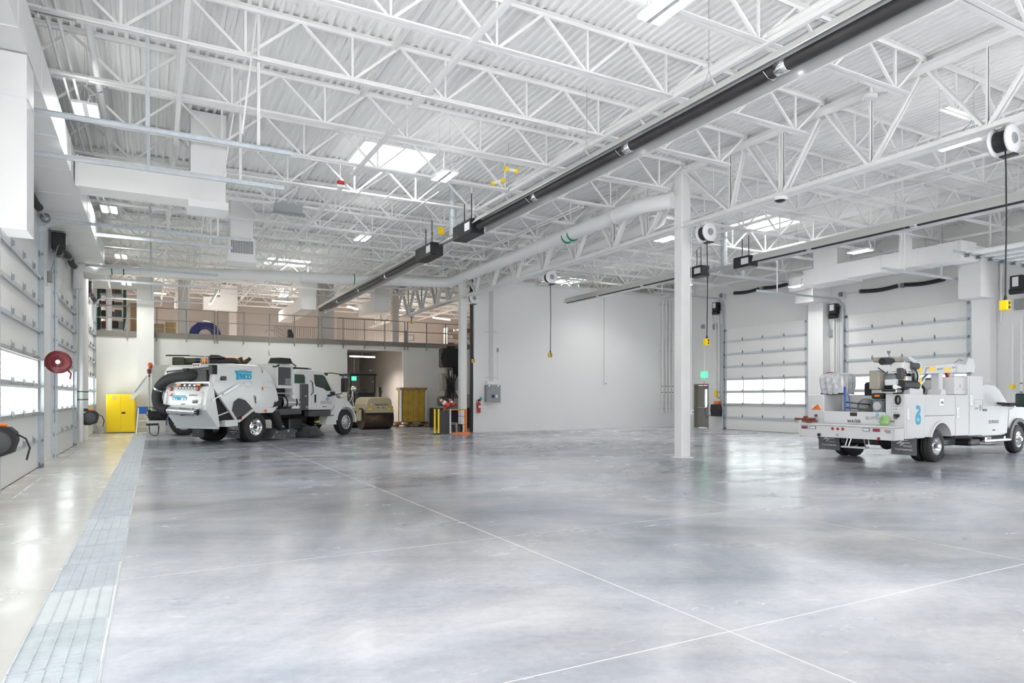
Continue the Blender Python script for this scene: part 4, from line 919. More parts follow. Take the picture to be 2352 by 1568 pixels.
def wheel(par, x, yo, r, w, s, front=False, rim_m='alu', holes=8):
    # s=-1: outer face towards -y
    yc = yo - s * w / 2; a = (0, s, 0)
    g = r - .014
    t = MB().lathe([(r * .56, -w / 2 + .01), (r * .78, -w / 2), (r * .95, -w / 2 + .015), (r, -w / 2 + .045), (r, -.06), (g, -.055), (g, -.045), (r, -.04), (r, .04), (g, .045), (g, .055), (r, .06), (r, w / 2 - .045), (r * .95, w / 2 - .015), (r * .8, w / 2), (r * .62, w / 2 - .004), (r * .56, w / 2 - .012)], (x, yc, r), a, 36)
    tire = LB(t, 'tire', 'rubber', par)
    if front: pr = [(r * .57, w / 2 - .008), (r * .53, w / 2 - .03), (r * .5, w / 2 - .02), (r * .40, w / 2 + .005), (r * .26, w / 2 + .0), (r * .2, w / 2 + .05), (r * .14, w / 2 + .06), (0, w / 2 + .06)]
    else: pr = [(r * .57, w / 2 - .008), (r * .53, w / 2 - .03), (r * .5, w / 2 - .11), (r * .42, w / 2 - .15), (r * .24, w / 2 - .155), (r * .22, w / 2 - .06), (r * .12, w / 2 - .045), (0, w / 2 - .045)]
    rim = LB(MB().lathe(pr, (x, yc, r), a, 30), 'rim', rim_m, tire)
    mb = MB()
    yy = yc + s * ((w / 2 - .002) if front else (w / 2 - .148))
    for k in range(holes):
        g = 2 * math.pi * k / holes; hx = x + math.cos(g) * r * (.385 if front else .36); hz = r + math.sin(g) * r * (.385 if front else .36)
        LB(MB().cyl((hx, yy - .004 * s, hz), (hx, yy + s * .01, hz), r * .048, n=10), 'hand_hole', 'black', tire)
    LB(MB().cyl((x, yc + s * (w / 2 - .05), r), (x, yc + s * (w / 2 + (.075 if front else -.02)), r), r * .13, n=14), 'hub', 'dark_grey' if not front else 'alu_dull', tire)
    return tire
def lamp(par, name, m, c, r, ax, n=14, d=.02):
    c = Vector(c); a = Vector(ax).normalized()
    return LB(MB().lathe([(r * 1.15, 0), (r * 1.15, d * .6), (r, d), (r * .6, d * 1.3), (0, d * 1.4)], c, a, n), name, m, par)
# ================= STREET SWEEPER =================
SW = thing('street_sweeper', 'white street sweeper truck with a big black suction hose at its rear', 'truck', (3.15, 24.66, 0), R(38.9))
fr = MB()
for y in (.75, 1.55): fr.box(-1.4, 5.7, y, y + .08, .72, .98)
for x in (-1.3, -.3, 1, 2.3, 3.6, 5.2): fr.box(x, x + .1, .8, 1.58, .76, .94)
LB(fr, 'chassis_frame', 'black', SW)
LB(MB().cyl((0, .3, .52), (0, 2.05, .52), .09).ball((0, 1.2, .52), .2), 'rear_axle', 'black', SW)
LB(MB().box(5.02, 5.18, .3, 2.05, .42, .54), 'front_axle', 'black', SW)
for y, s, h in ((0.0, -1, 8), (.34, -1, 8), (2.35, 1, 8), (2.01, 1, 8)): wheel(SW, 0, y, .52, .27, s, False, 'chrome' if y in (0.0, 2.35) else 'alu_dull', 8)
wheel(SW, 5.1, 0.02, .52, .29, -1, True, 'alu_dull', 10); wheel(SW, 5.1, 2.33, .52, .29, 1, True, 'alu_dull', 10)
# hopper
hp = [(-1.55, 2.64), (-.6, 2.69), (.15, 2.68), (.48, 2.58), (.76, 2.37), (.97, 2.07), (1.12, 1.75), (1.2, 1.45), (1.2, 1.3), (.8, 1.15), (-.1, 1.15), (-.9, .82), (-1.86, 1.9), (-1.8, 2.4), (-1.7, 2.56)]
hb = LB(loft(hp, .04, 2.32, .14, .955, (-.2, 1.9)), 'hopper_body', 'truck_white', SW)
mb = MB(); mb.prism([(-.62, 1.55), (.3, 1.58), (.32, 1.2), (-.4, 1.18), (-.62, 1.32)], 'y', .015, .05); mb.box(-.68, .92, .02, .05, 1.92, 2.0)
LB(mb, 'hopper_panel', 'truck_white', hb)
mb = MB()
for cx, cz, rx, rz in ((.62, 2.02, .24, .12), (-.35, 2.02, .2, .1)):
    pts = [(cx + rx * math.cos(t * math.pi / 8), .035, cz + rz * math.sin(t * math.pi / 8)) for t in range(16)]; mb.tube(pts, .022, 6, closed=True)
LB(mb, 'pressed_rib', 'truck_white', hb)
mb = MB(); mb.box(-.02, .0, .0, .02, 1.35, 1.6); mb.tube([(-.1, 0, 1.62), (-.05, -.01, 1.45), (0, 0, 1.35)], .012, 6); mb.tube([(.25, 0, 2.55), (.3, -.01, 2.48), (.3, 0, 2.4)], .01, 6)
LB(mb, 'latch', 'dark_grey', hb)
LB(MB().box(.31, .37, .02, .035, 1.8, 1.94, c=.02), 'side_marker', 'orange', hb)
# lower tub, sill and rear tail
LB(MB().prism([(-.85, .74), (-.1, 1.18), (.8, 1.18), (.8, 1.1), (-.08, 1.1), (-.76, .7)], 'y', 0.0, .08), 'body_sill', 'truck_white', SW)
LB(MB().prism([(-.1, 1.16), (.82, 1.16), (1.2, 1.4), (1.2, 1.3), (.85, 1.02), (.8, 1.0), (.0, 1.0)], 'y', .02, 2.32), 'hopper_floor', 'truck_white', SW)
LB(MB().box(-1.35, -.8, .0, 2.36, .58, .8, c=.02), 'rear_bumper', 'truck_white', SW)
for y in (.03, 2.27): LB(MB().box(-.85, -.8, y, y + .05, .6, .74, c=.01), 'tail_marker', 'red_light', SW)
lamp(SW, 'side_marker', 'orange', (.45, .0, 1.08), .05, (0, -1, 0)); lamp(SW, 'side_marker', 'red_light', (-.7, -.0, .84), .04, (0, -1, 0))
LB(MB().prism([(-1.83, 1.86), (-.92, .84), (-1.5, .78), (-1.6, .9)], 'y', .12, 2.25), 'hopper_opening', 'dark_gap', SW)
for y in (.05, 2.3): LB(MB().bar((-1.84, y, 1.92), (-.86, y, .8), .06, .07), 'opening_frame', 'truck_white', SW)
# tipping rear door: bellied face tucked forward at the bottom
dp = [(-1.84, 1.94), (-2.0, 1.9), (-2.06, 1.8), (-2.14, 1.3), (-2.12, 1.14), (-1.64, .56), (-1.56, .58), (-1.62, .9)]
rd = LB(loft(dp, .02, 1.9, .05, .97), 'rear_door', 'truck_white', SW)
for y in (.18, 1.74): LB(MB().prism([(-2.06, 1.75), (-2.13, 1.7), (-2.19, 1.35), (-2.16, 1.2), (-2.1, 1.2)], 'y', y, y + .1), 'door_rib', 'truck_white', rd)
LB(MB().box(-1.66, -1.6, .02, 1.9, .52, .58), 'door_lip', 'galv', rd)
mb = MB(); mb.bar((-1.95, -.02, 1.45), (-.72, .0, 2.02), .035, .035); mb.bar((-1.5, -.03, 1.66), (-.8, -.02, 1.99), .055, .055); mb.bar((-1.7, .1, .92), (-1.1, .08, 1.1), .04, .04)
LB(mb, 'lift_strut', 'alu', rd)
# suction hose: ribbed
ctl = [(-1.75, .7, 2.3), (-2.0, .85, 2.26), (-2.1, 1.35, 2.22), (-2.12, 1.78, 2.12), (-2.14, 2.1, 1.86), (-2.16, 2.18, 1.55), (-2.18, 2.04, 1.27), (-2.2, 1.78, 1.16), (-2.2, 1.6, 1.14)]
def smooth_path(pts, per=10):
    P_ = [Vector(p) for p in pts]; P_ = [P_[0] * 2 - P_[1]] + P_ + [P_[-1] * 2 - P_[-2]]; out = []
    for i in range(1, len(P_) - 2):
        for j in range(per):
            t = j / per; a, b_, c, d = P_[i - 1:i + 3]
            out.append(.5 * ((2 * b_) + (c - a) * t + (2 * a - 5 * b_ + 4 * c - d) * t * t + (3 * b_ - a - 3 * c + d) * t ** 3))
    out.append(P_[-2]); return out
hpth = smooth_path(ctl, 12)
hs = LB(MB().tube(hpth, [.165 if k % 2 else .152 for k in range(len(hpth))], 18), 'suction_hose', 'black_matte', SW)
k = len(hpth) // 2
LB(MB().tube(hpth[k:k + 3], .172, 18), 'hose_clamp', 'alu', hs)
nz = LB(MB().cyl((-2.2, 1.62, 1.13), (-2.24, .3, 1.08), .12, n=20), 'suction_nozzle', 'alu', SW)
mb = MB()
for y in (1.5, 1.05, .45): mb.lathe([(.12, -.02), (.13, -.01), (.13, .01), (.12, .02)], (-2.205 - (1.6 - y) * .03, y, 1.13 - (1.6 - y) * .035), (0, 1, 0), 20)
LB(mb, 'clamp_ring', 'alu_dull', nz)
mb = MB()
for k in range(12): g = 2 * math.pi * k / 12; mb.bar((-2.24 + .115 * math.cos(g), .32, 1.08 + .115 * math.sin(g)), (-2.24 + .12 * math.cos(g), .2, 1.075 + .12 * math.sin(g)), .03, .012)
mb.cyl((-2.24, .31, 1.08), (-2.24, .295, 1.08), .11, n=16, mi=1)
LB(mb, 'nozzle_teeth', ['alu', 'black'], nz)
LB(MB().box(-2.26, -2.08, .95, 1.0, .96, 1.12), 'nozzle_cradle', 'dark_grey', nz)
# housing behind hose, light bar and arms
LB(MB().box(-1.95, -1.7, .2, 1.0, 2.06, 2.45, c=.02), 'inlet_housing', 'black', SW)
mb = MB(); mb.box(-2.02, -1.9, .0, 1.5, 2.0, 2.06); mb.box(-2.0, -1.9, .0, .04, 1.9, 2.02)
bar = LB(mb, 'light_rail', 'truck_white', SW)
LB(MB().box(-2.08, -1.98, .3, 1.32, 1.9, 2.0, c=.01), 'lamp_backing', 'black', bar)
for y, m_ in ((1.22, 'amber'), (.38, 'amber')): LB(MB().box(-2.12, -2.08, y - .08, y + .08, 1.93, 1.99, c=.01), 'warning_lamp', m_, bar)
for y in (1.0, .78, .56): lamp(bar, 'work_lamp', 'chrome', (-2.08, y, 1.95), .05, (-1, 0, 0))
for y in (1.6, .42): LB(MB().box(-2.14, -2.06, y - .05, y + .05, 1.76, 1.9, c=.015), 'tail_lamp', 'red_light', SW)
mb = MB(); mb.box(-2.1, -2.07, .45, 1.3, 1.83, 1.87)
for k in range(6): mb.box(-2.11, -2.1, .5 + k * .13, .56 + k * .13, 1.84, 1.86, 1)
LB(mb, 'led_bar', ['dark_grey', 'alu'], SW)
mb = MB(); mb.bar((-2.0, 1.9, 2.4), (-1.75, .15, 2.53), .05, .05); mb.tube([(-2.0, 1.88, 2.38), (-2.02, 1.8, 2.28), (-1.9, 1.1, 2.34)], .012, 6); mb.prism([(-2.0, 2.5), (-1.7, 2.5), (-1.7, 2.3), (-1.95, 2.36)], 'y', 1.0, 1.2)
mb.box(-1.9, -1.7, .0, .16, 2.3, 2.6)
LB(mb, 'hose_boom', 'black', SW)
pl = LB(MB().box(-1.92, -1.9, .5, .85, 2.54, 2.66, c=.008), 'beacon_plate', 'truck_white', SW)
for k in range(3): lamp(pl, 'small_lamp', 'maroon', (-1.92, .58 + k * .1, 2.6), .025, (-1, 0, 0))
bc = LB(MB().lathe([(0, .13), (.06, .12), (.085, .06), (.085, -.05), (.0, -.06)], (-1.8, .43, 2.73), (0, 0, 1), 18), 'beacon', 'amber', SW)
mb = MB()
for k in range(4):
    g = math.pi * k / 4; mb.tube([(-1.8 + .12 * math.cos(g), .43 + .12 * math.sin(g), 2.64), (-1.8 + .13 * math.cos(g), .43 + .13 * math.sin(g), 2.8), (-1.8, .43, 2.89), (-1.8 - .13 * math.cos(g), .43 - .13 * math.sin(g), 2.8), (-1.8 - .12 * math.cos(g), .43 - .12 * math.sin(g), 2.64)], .006, 5)
LB(mb, 'beacon_cage', 'plastic_white', bc)
# mud flaps with lettering
def flap(par, x, y0, y1, z0, z1, m='dark_grey', tilt=0):
    return LB(MB().prism([(x, z1), (x - .012, z1), (x - .012 - tilt, z0), (x - tilt, z0)], 'y', y0, y1), 'mud_flap', m, par)
RV = lambda x, y, z: face_M((x, y, z), (0, -1, 0), (0, 0, 1))          # facing backwards
RS = lambda x, y, z: face_M((x, y, z), (1, 0, 0), (0, 0, 1))            # facing right side
for y0 in (-.02, 1.6):
    f_ = flap(SW, -.76, y0, y0 + .55, .17, .66)
    txt('TYMCO', .125, 'lettering', 'plastic_white', f_, RV(-.776, y0 + .27, .5), sx=1.0, bold=.003); txt('REGENERATIVE AIR', .035, 'lettering', 'plastic_white', f_, RV(-.776, y0 + .27, .39)); txt('USA', .035, 'lettering', 'plastic_white', f_, RV(-.776, y0 + .27, .33))
lg = LB(MB().prism([(-.92, 2.45), (-.2, 2.45), (-.19, 2.39), (-.78, 2.39), (-.78, 2.14), (-.86, 2.14), (-.86, 2.37), (-.91, 2.37)], 'y', .0, .035), 'logo', 'cyan', SW)
txt('YMCO', .25, 'lettering', 'cyan', SW, RS(-.5, .03, 2.25), sx=.86, bold=.012, ext=.012)
LB(MB().prism([(-1.05, 1.12), (-.98, 1.4), (-.78, 1.52), (-.5, 1.46), (-.28, 1.28), (-.18, 1.17), (-.85, .84)], 'y', .0, .045), 'wheel_shield', 'dark_grey', SW)
mb = MB()
for k in range(4): mb.tube([(-.7 + k * .09 + .05 * math.cos(t * math.pi / 5), .03, 2.44 + .05 * math.sin(t * math.pi / 5)) for t in range(6)], .004, 4)
LB(mb, 'logo_arcs', 'ink', SW)
txt('600', .2, 'lettering', 'ink', SW, RS(-1.42, .03, 2.17), sx=.85, bold=.004, ext=.012)
rt = lambda s_, sz, y, z, m, sx=1, sh=0: txt(s_, sz, 'lettering', m, rd, face_M((-2.06 - (1.8 - z) * .16 - .012, y, z), (0, -1, 0), (-.16, 0, 1)), sx=sx, shear=sh, bold=.003)
rt('TYMCO', .2, 1.22, 1.5, 'cyan', .95, .2); rt('600', .17, .5, 1.4, 'ink', .9, .15); rt('STREETS', .05, 1.0, 1.33, 'ink_soft'); rt('BLUFFDALE', .07, .6, 1.62, 'ink_soft')
LB(MB().box(-2.11, -2.1, .95, 1.5, 1.59, 1.62), 'logo', 'cyan', rd)
LB(MB().box(-2.1, -2.09, 1.48, 1.72, 1.58, 1.72), 'warning_sticker', 'plastic_white', rd); LB(MB().prism([(1.66, 1.595), (1.52, 1.595), (1.52, 1.67), (1.57, 1.7), (1.6, 1.63), (1.66, 1.63)], 'x', -2.105, -2.1), 'warning_print', 'red', rd)
# auxiliary engine / dust filter housing
fh = LB(MB().box(1.1, 1.85, .1, 1.2, 1.95, 2.78, c=.03), 'filter_housing', 'truck_white', SW)
LB(MB().box(1.13, 1.82, .06, .1, 2.0, 2.66, c=.01), 'filter_screen', 'dark_grey', fh)
LB(MB().box(1.5, 1.78, .045, .06, 2.02, 2.25), 'access_plate', 'mid_grey', fh)
LB(MB().prism([(1.1, 2.8), (1.88, 2.8), (1.74, 3.0), (1.24, 3.0)], 'y', .02, .5), 'filter_cap', 'black', fh)
LB(MB().tube([(1.9, .05, 2.8), (2.02, 0, 2.74), (1.95, 0, 2.66)], .025, 8).tube([(1.12, .0, 2.72), (.95, 0, 2.66), (.82, 0, 2.66)], .03, 8), 'grab_tube', 'black', fh)
LB(MB().box(1.05, 1.1, .02, .1, 1.9, 2.75).box(1.8, 1.86, .0, .1, 1.9, 2.75).box(1.05, 1.86, .0, .1, 1.88, 1.98), 'screen_frame', 'truck_white', fh)
LB(MB().box(1.25, 2.4, .45, 2.2, 1.0, 1.92), 'auxiliary_engine', 'black_matte', SW)
LB(MB().box(.3, 1.1, 1.2, 2.3, 1.9, 2.72, c=.03), 'fan_housing', 'truck_white', SW)
mb = MB(); mb.tube([(.15, .7, 2.68), (.15, .7, 2.82), (.3, .7, 2.88)], .05, 8); mb.tube([(-.02, .7, 2.95), (.05, .7, 2.8), (.25, .7, 2.8), (.42, .7, 2.93)], .07, 10)
LB(mb, 'exhaust_elbow', 'drum', SW)
tk = LB(MB().cyl((1.42, .28, 1.36), (2.32, .28, 1.36), .25, n=26), 'fuel_tank', 'chrome', SW)
for x in (1.6, 2.12): LB(MB().lathe([(.255, -.03), (.262, -.03), (.262, .03), (.255, .03)], (x, .28, 1.36), (1, 0, 0), 26), 'tank_strap', 'black', tk)
LB(MB().cyl((1.05, .1, 1.7), (2.25, .1, 1.7), .035), 'cross_tube', 'alu', SW)
LB(MB().box(1.2, 2.4, .05, .6, .9, 1.13, c=.02), 'step_box', 'dark_grey', SW)
bb = LB(MB().box(2.3, 2.74, .0, .55, 1.06, 2.06, c=.02), 'battery_cabinet', 'dark_grey', SW)
LB(MB().prism([(2.5, 1.6), (2.6, 1.63), (2.6, 1.57)], 'y', -.012, 0), 'cabinet_mark', 'plastic_white', bb); LB(MB().box(2.56, 2.7, -.01, 0, 1.12, 1.22), 'cabinet_label', 'mid_grey', bb)
# cab
cabp = [(1.95, 1.06), (1.93, 2.45), (2.05, 2.58), (2.3, 2.63), (3.3, 2.64), (3.68, 2.58), (3.84, 2.46), (4.42, 1.82), (4.46, 1.2), (4.3, 1.04)]
cab = LB(loft(cabp, .06, 2.29, .16, .95, (3.2, 1.7)), 'cab_shell', 'truck_white', SW)
dr = LB(MB().prism([(2.96, 1.07), (2.96, 2.5), (3.66, 2.5), (3.8, 2.42), (4.34, 1.82), (4.4, 1.3), (4.1, 1.07)], 'y', .04, .1), 'cab_door', 'truck_white', SW)
LB(MB().prism([(3.08, 2.44), (3.6, 2.44), (3.74, 2.37), (4.16, 1.82), (3.86, 1.8), (3.66, 1.9), (3.2, 1.98), (3.12, 2.1)], 'y', .028, .05), 'door_window', 'glass_door', dr)
LB(MB().box(3.1, 3.2, .01, .04, 1.35, 1.66, c=.03), 'door_handle', 'black', dr)
LB(MB().tube([(2.88, .04, 2.2), (2.94, -.02, 2.12), (2.98, -.02, 1.75), (2.92, .04, 1.64)], .018, 8), 'grab_handle', 'black', SW)
LB(MB().prism([(2.0, 2.42), (2.5, 2.42), (2.58, 2.34), (2.58, 2.08), (2.0, 2.08)], 'y', .045, .08), 'side_window', 'glass_door', cab)
LB(MB().add([(3.87, .22, 2.44), (3.87, 2.12, 2.44), (4.44, 2.16, 1.84), (4.44, .18, 1.84)], [(0, 1, 2, 3)]), 'windshield', 'glass_dark', cab)
LB(MB().box(3.9, 4.15, .0, .06, 1.58, 1.66, c=.02).box(4.05, 4.35, -.02, .05, 1.62, 1.78, c=.03), 'door_mirror_base', 'black', dr)
txt('BLUFFDALE', .17, 'lettering', 'ink_soft', dr, RS(3.82, .036, 1.34), sx=.78); txt('STREETS', .07, 'lettering', 'ink', dr, RS(3.72, .036, 1.17)); 
LB(MB().tube([(3.86, .035, 1.62), (3.93, .035, 1.62), (3.95, .035, 1.56), (3.87, .035, 1.53), (3.96, .035, 1.5), (3.95, .035, 1.44), (3.85, .035, 1.44), (3.85, .035, 1.54)], .014, 6), 'logo_mark', 'blue', dr)
hood = [(4.35, 1.84), (4.7, 1.76), (5.1, 1.66), (5.4, 1.5), (5.62, 1.3), (5.78, 1.1), (5.82, .85), (5.7, .8), (4.35, 1.0)]
hd = LB(loft(hood, .3, 2.05, .22, .9, (4.9, 1.2)), 'hood', 'truck_white', SW)
LB(MB().prism([(4.75, 1.68), (5.05, 1.6), (5.12, 1.5), (4.85, 1.52)], 'y', .3, .36), 'hood_vent', 'dark_grey', hd)
for y0, y1 in ((0.0, .42), (1.93, 2.35)):
    mb = MB(); arc = [(5.1 + .68 * math.cos(R(a)), .55 + .68 * math.sin(R(a))) for a in range(-5, 186, 12)]; inn_ = [(5.1 + .6 * math.cos(R(a)), .55 + .6 * math.sin(R(a))) for a in range(-5, 186, 12)]
    for k in range(len(arc) - 1): mb.prism([arc[k], arc[k + 1], inn_[k + 1], inn_[k]], 'y', y0, y1)
    mb.prism([(4.42, 1.5), (4.95, 1.5), (5.3, 1.38), (5.6, 1.15)] + [(5.1 + .68 * math.cos(R(a)), .55 + .68 * math.sin(R(a))) for a in (50, 75, 100, 125, 150, 170)] + [(4.4, .9)], 'y', y0 + .06, y1)
    LB(mb, 'front_fender', 'truck_white', SW)
    LB(MB().prism([(3.78, .46), (4.48, .44), (4.42, .8), (4.5, 1.1), (4.3, 1.1), (4.2, .95), (3.95, .9)], 'y', y0 + .03, y1), 'fender_skirt', 'truck_white', SW)
LB(MB().box(2.8, 4.1, .02, .3, .82, 1.02, c=.02).box(2.9, 4.2, -.04, .25, .8, .84), 'cab_step', 'dark_grey', SW)
LB(MB().box(5.82, 5.95, .1, 2.25, .5, .85, c=.04), 'front_bumper', 'chrome', SW)
LB(MB().box(5.8, 5.84, .6, 1.75, .9, 1.3), 'grille', 'dark_grey', hd)
mi_ = LB(MB().tube([(3.8, .05, 2.5), (3.95, -.1, 2.53), (4.45, -.25, 2.48), (4.55, -.28, 2.3), (4.55, -.28, 1.9), (4.5, -.2, 1.7), (4.3, .0, 1.66)], .02, 8).box(3.78, 3.9, .0, .12, 2.42, 2.54, c=.02), 'mirror_arm', 'black', SW)
LB(MB().box(4.48, 4.62, -.42, -.16, 1.76, 2.34, c=.03), 'mirror', 'black', mi_)
hm = LB(MB().tube([(5.4, .1, 1.3), (5.5, .05, 1.5), (5.55, .0, 1.82)], .015, 6).tube([(4.9, .15, 1.5), (5.5, .02, 1.66)], .01, 6), 'hood_mirror_arm', 'alu', SW)
LB(MB().lathe([(0, -.06), (.08, -.045), (.12, 0), (.12, .03), (0, .03)], (5.55, -.02, 1.92), (1, .4, 0), 20), 'hood_mirror', 'chrome', hm)
mb = MB(); mb.box(1.95, 3.5, .5, .62, 2.64, 2.69); 
for k in range(14): mb.box(2.0 + k * .1, 2.04 + k * .1, .5, .62, 2.69, 2.715)
mb.box(2.9, 3.4, .45, .9, 2.62, 2.66)
LB(mb, 'roof_rack', 'black', SW)
# gutter broom, pickup head and side duct
br = LB(MB().lathe([(0, .12), (.3, .12), (.34, .08), (.34, .04)], (3.05, .25, .3), (0, 0, 1), 28), 'broom_disc', 'dark_grey', SW)
mb = MB()
for k in range(90):
    g = 2 * math.pi * k / 90; mb.bar((3.05 + .33 * math.cos(g), .25 + .33 * math.sin(g), .36), (3.05 + .6 * math.cos(g), .25 + .6 * math.sin(g), .05), .018, .012)
LB(mb, 'bristle', 'dark_grey', br, kind='stuff')
LB(MB().box(2.0, 2.7, .3, .9, .3, .75, c=.03).bar((2.6, .5, .6), (3.05, .25, .42), .08, .08).box(3.3, 3.6, .2, .4, .5, .62), 'broom_arm', 'black', SW)
LB(MB().box(3.3, 3.55, .1, .2, .55, .62, c=.01), 'broom_motor', 'yellow_dull', SW)
hdp = LB(MB().prism([(.72, .06), (2.02, .06), (1.9, .38), (1.1, .34), (.95, .42)], 'y', .0, 2.3), 'pickup_head', 'dark_grey', SW)
mb = MB()
for x in (.85, 1.15, 1.4, 1.8): mb.cyl((x, -.012, .13), (x, .0, .13), .022, n=10)
mb.cyl((1.0, -.012, .3), (1.0, 0, .3), .025, n=10); mb.box(1.55, 1.65, -.01, 0, .28, .36)
LB(mb, 'bolt', 'alu', hdp)
dk = LB(MB().tube(smooth_path([(.95, .22, 1.42), (1.0, .2, 1.2), (1.12, .18, .85), (1.38, .18, .42)], 10), [.16 if k % 2 else .2 for k in range(31)] if False else .18, 20), 'suction_duct', 'black_matte', SW)
LB(MB().lathe([(.185, -.015), (.2, -.01), (.2, .01), (.185, .015)], (1.04, .19, 1.08), (.1, 0, 1), 22).lathe([(.185, -.015), (.2, -.01), (.2, .01), (.185, .015)], (1.36, .18, .47), (.5, 0, 1), 22), 'hose_clamp', 'alu', dk)
LB(MB().prism([(.85, 1.2), (1.25, 1.25), (1.3, 1.55), (.9, 1.3)], 'y', .0, .4), 'duct_boot', 'black_matte', SW)
LB(MB().box(2.6, 3.4, .7, 1.7, .3, .85), 'transmission', 'black', SW)
# ================= SECOND TRUCK BEHIND =================
VT = thing('vacuum_truck', 'pale grey vacuum truck with black boom, parked behind the street sweeper', 'truck', (-.15, 30.2, 0), R(0))
vb = LB(MB().box(0.05, 4.6, 0, 2.3, 1.0, 2.85, c=.05), 'cabinet_body', 'truck_grey', VT)
LB(MB().box(-.03, .05, .1, 2.2, 1.05, 2.8, c=.01), 'rear_door', 'truck_grey', vb)
mb = MB()
for (x0, x1, z0, z1) in ((.3, .9, 1.2, 2.0), (1.05, 1.7, 1.2, 2.0), (1.9, 2.7, 1.2, 2.4), (2.9, 3.9, 1.2, 2.4)): mb.box(x0, x1, -.02, 0, z0, z1, c=.008)
LB(mb, 'locker_door', 'truck_grey', vb)
for k in range(4): LB(MB().tube([(.4 + k * .16, -.03, 1.25), (.4 + k * .16, -.04, 1.95)], .012, 6), 'grab_rail', 'alu_dull', vb)
LB(MB().box(.0, 7.2, .8, 1.5, .6, .95), 'chassis_frame', 'black', VT)
for y, s in ((0, -1), (2.3, 1)): wheel(VT, 1.25, y, .52, .28, s, False, 'alu_dull', 8); wheel(VT, 6.3, y, .52, .28, s, True, 'alu_dull', 8)
LB(MB().prism([(1.25 + .66 * math.cos(R(a)), .5 + .66 * math.sin(R(a))) for a in range(60, 190, 14)] + [(1.25 + .6 * math.cos(R(a)), .5 + .6 * math.sin(R(a))) for a in range(186, 58, -14)], 'y', 0, .45), 'wheel_fender', 'blue_grey', VT)
LB(loft([(4.8, .95), (4.8, 2.5), (5.0, 2.65), (6.0, 2.62), (6.5, 1.8), (7.2, 1.5), (7.35, .9)], .1, 2.2, .12, .95), 'cab_shell', 'truck_white', VT)
tb = LB(MB().cyl((1.0, 1.0, 3.06), (2.9, 1.2, 3.14), .13, n=14), 'boom_tube', 'black', VT)
LB(MB().box(.85, 1.3, .8, 1.3, 2.85, 3.22, c=.03), 'boom_base', 'boom_olive', VT)
LB(MB().tube([(1.3, 1.02, 3.05), (1.7, 1.04, 3.06)], .15, 14), 'boom_bellows', 'boom_olive', VT)
LB(MB().bar((.7, .9, 3.3), (2.8, 1.1, 3.28), .03, .03).bar((.6, .9, 3.28), (1.5, .9, 3.3), .09, .05).prism([(2.2, 3.2), (2.9, 3.26), (2.6, 3.36), (2.3, 3.36)], 'y', .95, 1.2), 'boom_cylinder', 'black', VT)
eb = smooth_path([(2.8, 1.2, 3.14), (3.3, 1.2, 3.14), (3.6, 1.2, 3.02), (3.75, 1.2, 2.75)], 8)
LB(MB().tube(eb, .13, 14), 'boom_elbow', 'black', VT)
LB(MB().tube([Vector(p) + Vector((.06, 0, .11)) for p in eb], .045, 8), 'boom_guard', 'yellow', VT)
ln = LB(MB().lathe([(0, .12), (.07, .1), (.09, 0), (.09, -.1), (0, -.12)], (.05, .05, 2.82), (0, 0, 1), 16), 'beacon', 'amber_red', VT); LB(MB().lathe([(0, .1), (.07, .08), (.07, -.08), (0, -.1)], (.0, .0, 2.58), (0, 0, 1), 14), 'beacon', 'maroon', VT)
ch = LB(MB().bar((-.02, .3, 2.3), (-.62, .3, 1.45), .34, .13), 'loading_chute', 'truck_white', VT)
LB(MB().bar((-.06, .12, 2.42), (-.5, .12, 1.75), .03, .03).bar((-.02, .12, 2.35), (0.05, .12, 2.45), .04, .04), 'chute_strut', 'galv_dark', ch)
LB(MB().bar((0.0, .1, 2.3), (-.02, .5, 2.32), .06, .12), 'chute_hinge', 'alu_dull', ch)
vp = LB(MB().box(-.05, .45, .2, 1.2, .7, 1.05, c=.03).box(-.1, .35, .1, .5, .42, .5), 'rear_pump', 'black', VT)
LB(MB().tube(smooth_path([(.0, .2, 1.2), (-.1, .05, .9), (.1, .0, .75), (.3, .02, 1.0)], 6), .018, 6).tube(smooth_path([(.0, .3, .45), (.05, .1, .1), (.3, .1, .05), (.35, .3, .4)], 6), .02, 6).tube(smooth_path([(-.1, .3, 1.1), (.1, 0, 1.15), (.5, -.05, .9)], 6), .016, 6), 'pump_hose', 'black', vp)
# ================= SERVICE TRUCK =================
ST = thing('service_truck', 'white utility service truck with crane, rear end towards the lone post', 'truck', (16.6, 9.3, 0), R(4))
LB(MB().box(-1.2, 4.9, .75, .85, .42, .62).box(-1.2, 4.9, 1.6, 1.7, .42, .62).box(-1.0, -.9, .8, 1.65, .42, .6).box(2.3, 2.4, .8, 1.65, .42, .6), 'chassis_frame', 'black', ST)
LB(MB().cyl((0, .3, .39), (0, 2.15, .39), .07).ball((0, 1.2, .39), .17), 'rear_axle', 'black', ST)
for y, s, h in ((.0, -1, 4), (.27, -1, 4), (2.45, 1, 4), (2.18, 1, 4)): wheel(ST, 0, y, .39, .23, s, False, 'alu', 4)
wheel(ST, 4.68, .08, .39, .24, -1, True, 'alu', 8); wheel(ST, 4.68, 2.37, .39, .24, 1, True, 'alu_dull', 8)
LB(MB().cyl((.6, .7, .45), (2.2, .7, .42), .09).box(1.2, 2.2, .5, 1.6, .3, .5, c=.05), 'exhaust_pipe', 'galv_dark', ST)
W2 = 2.45
def arch_poly(x0, x1, z0, z1, cx=.17, r=.5, zc=.45):
    a = [(cx + r * math.cos(R(t)), zc + r * math.sin(R(t))) for t in range(162, 17, -12)]
    return [(x0, z0), (cx - r * .96, z0)] + a + [(cx + r * .96, z0), (x1, z0), (x1, z1), (x0, z1)]
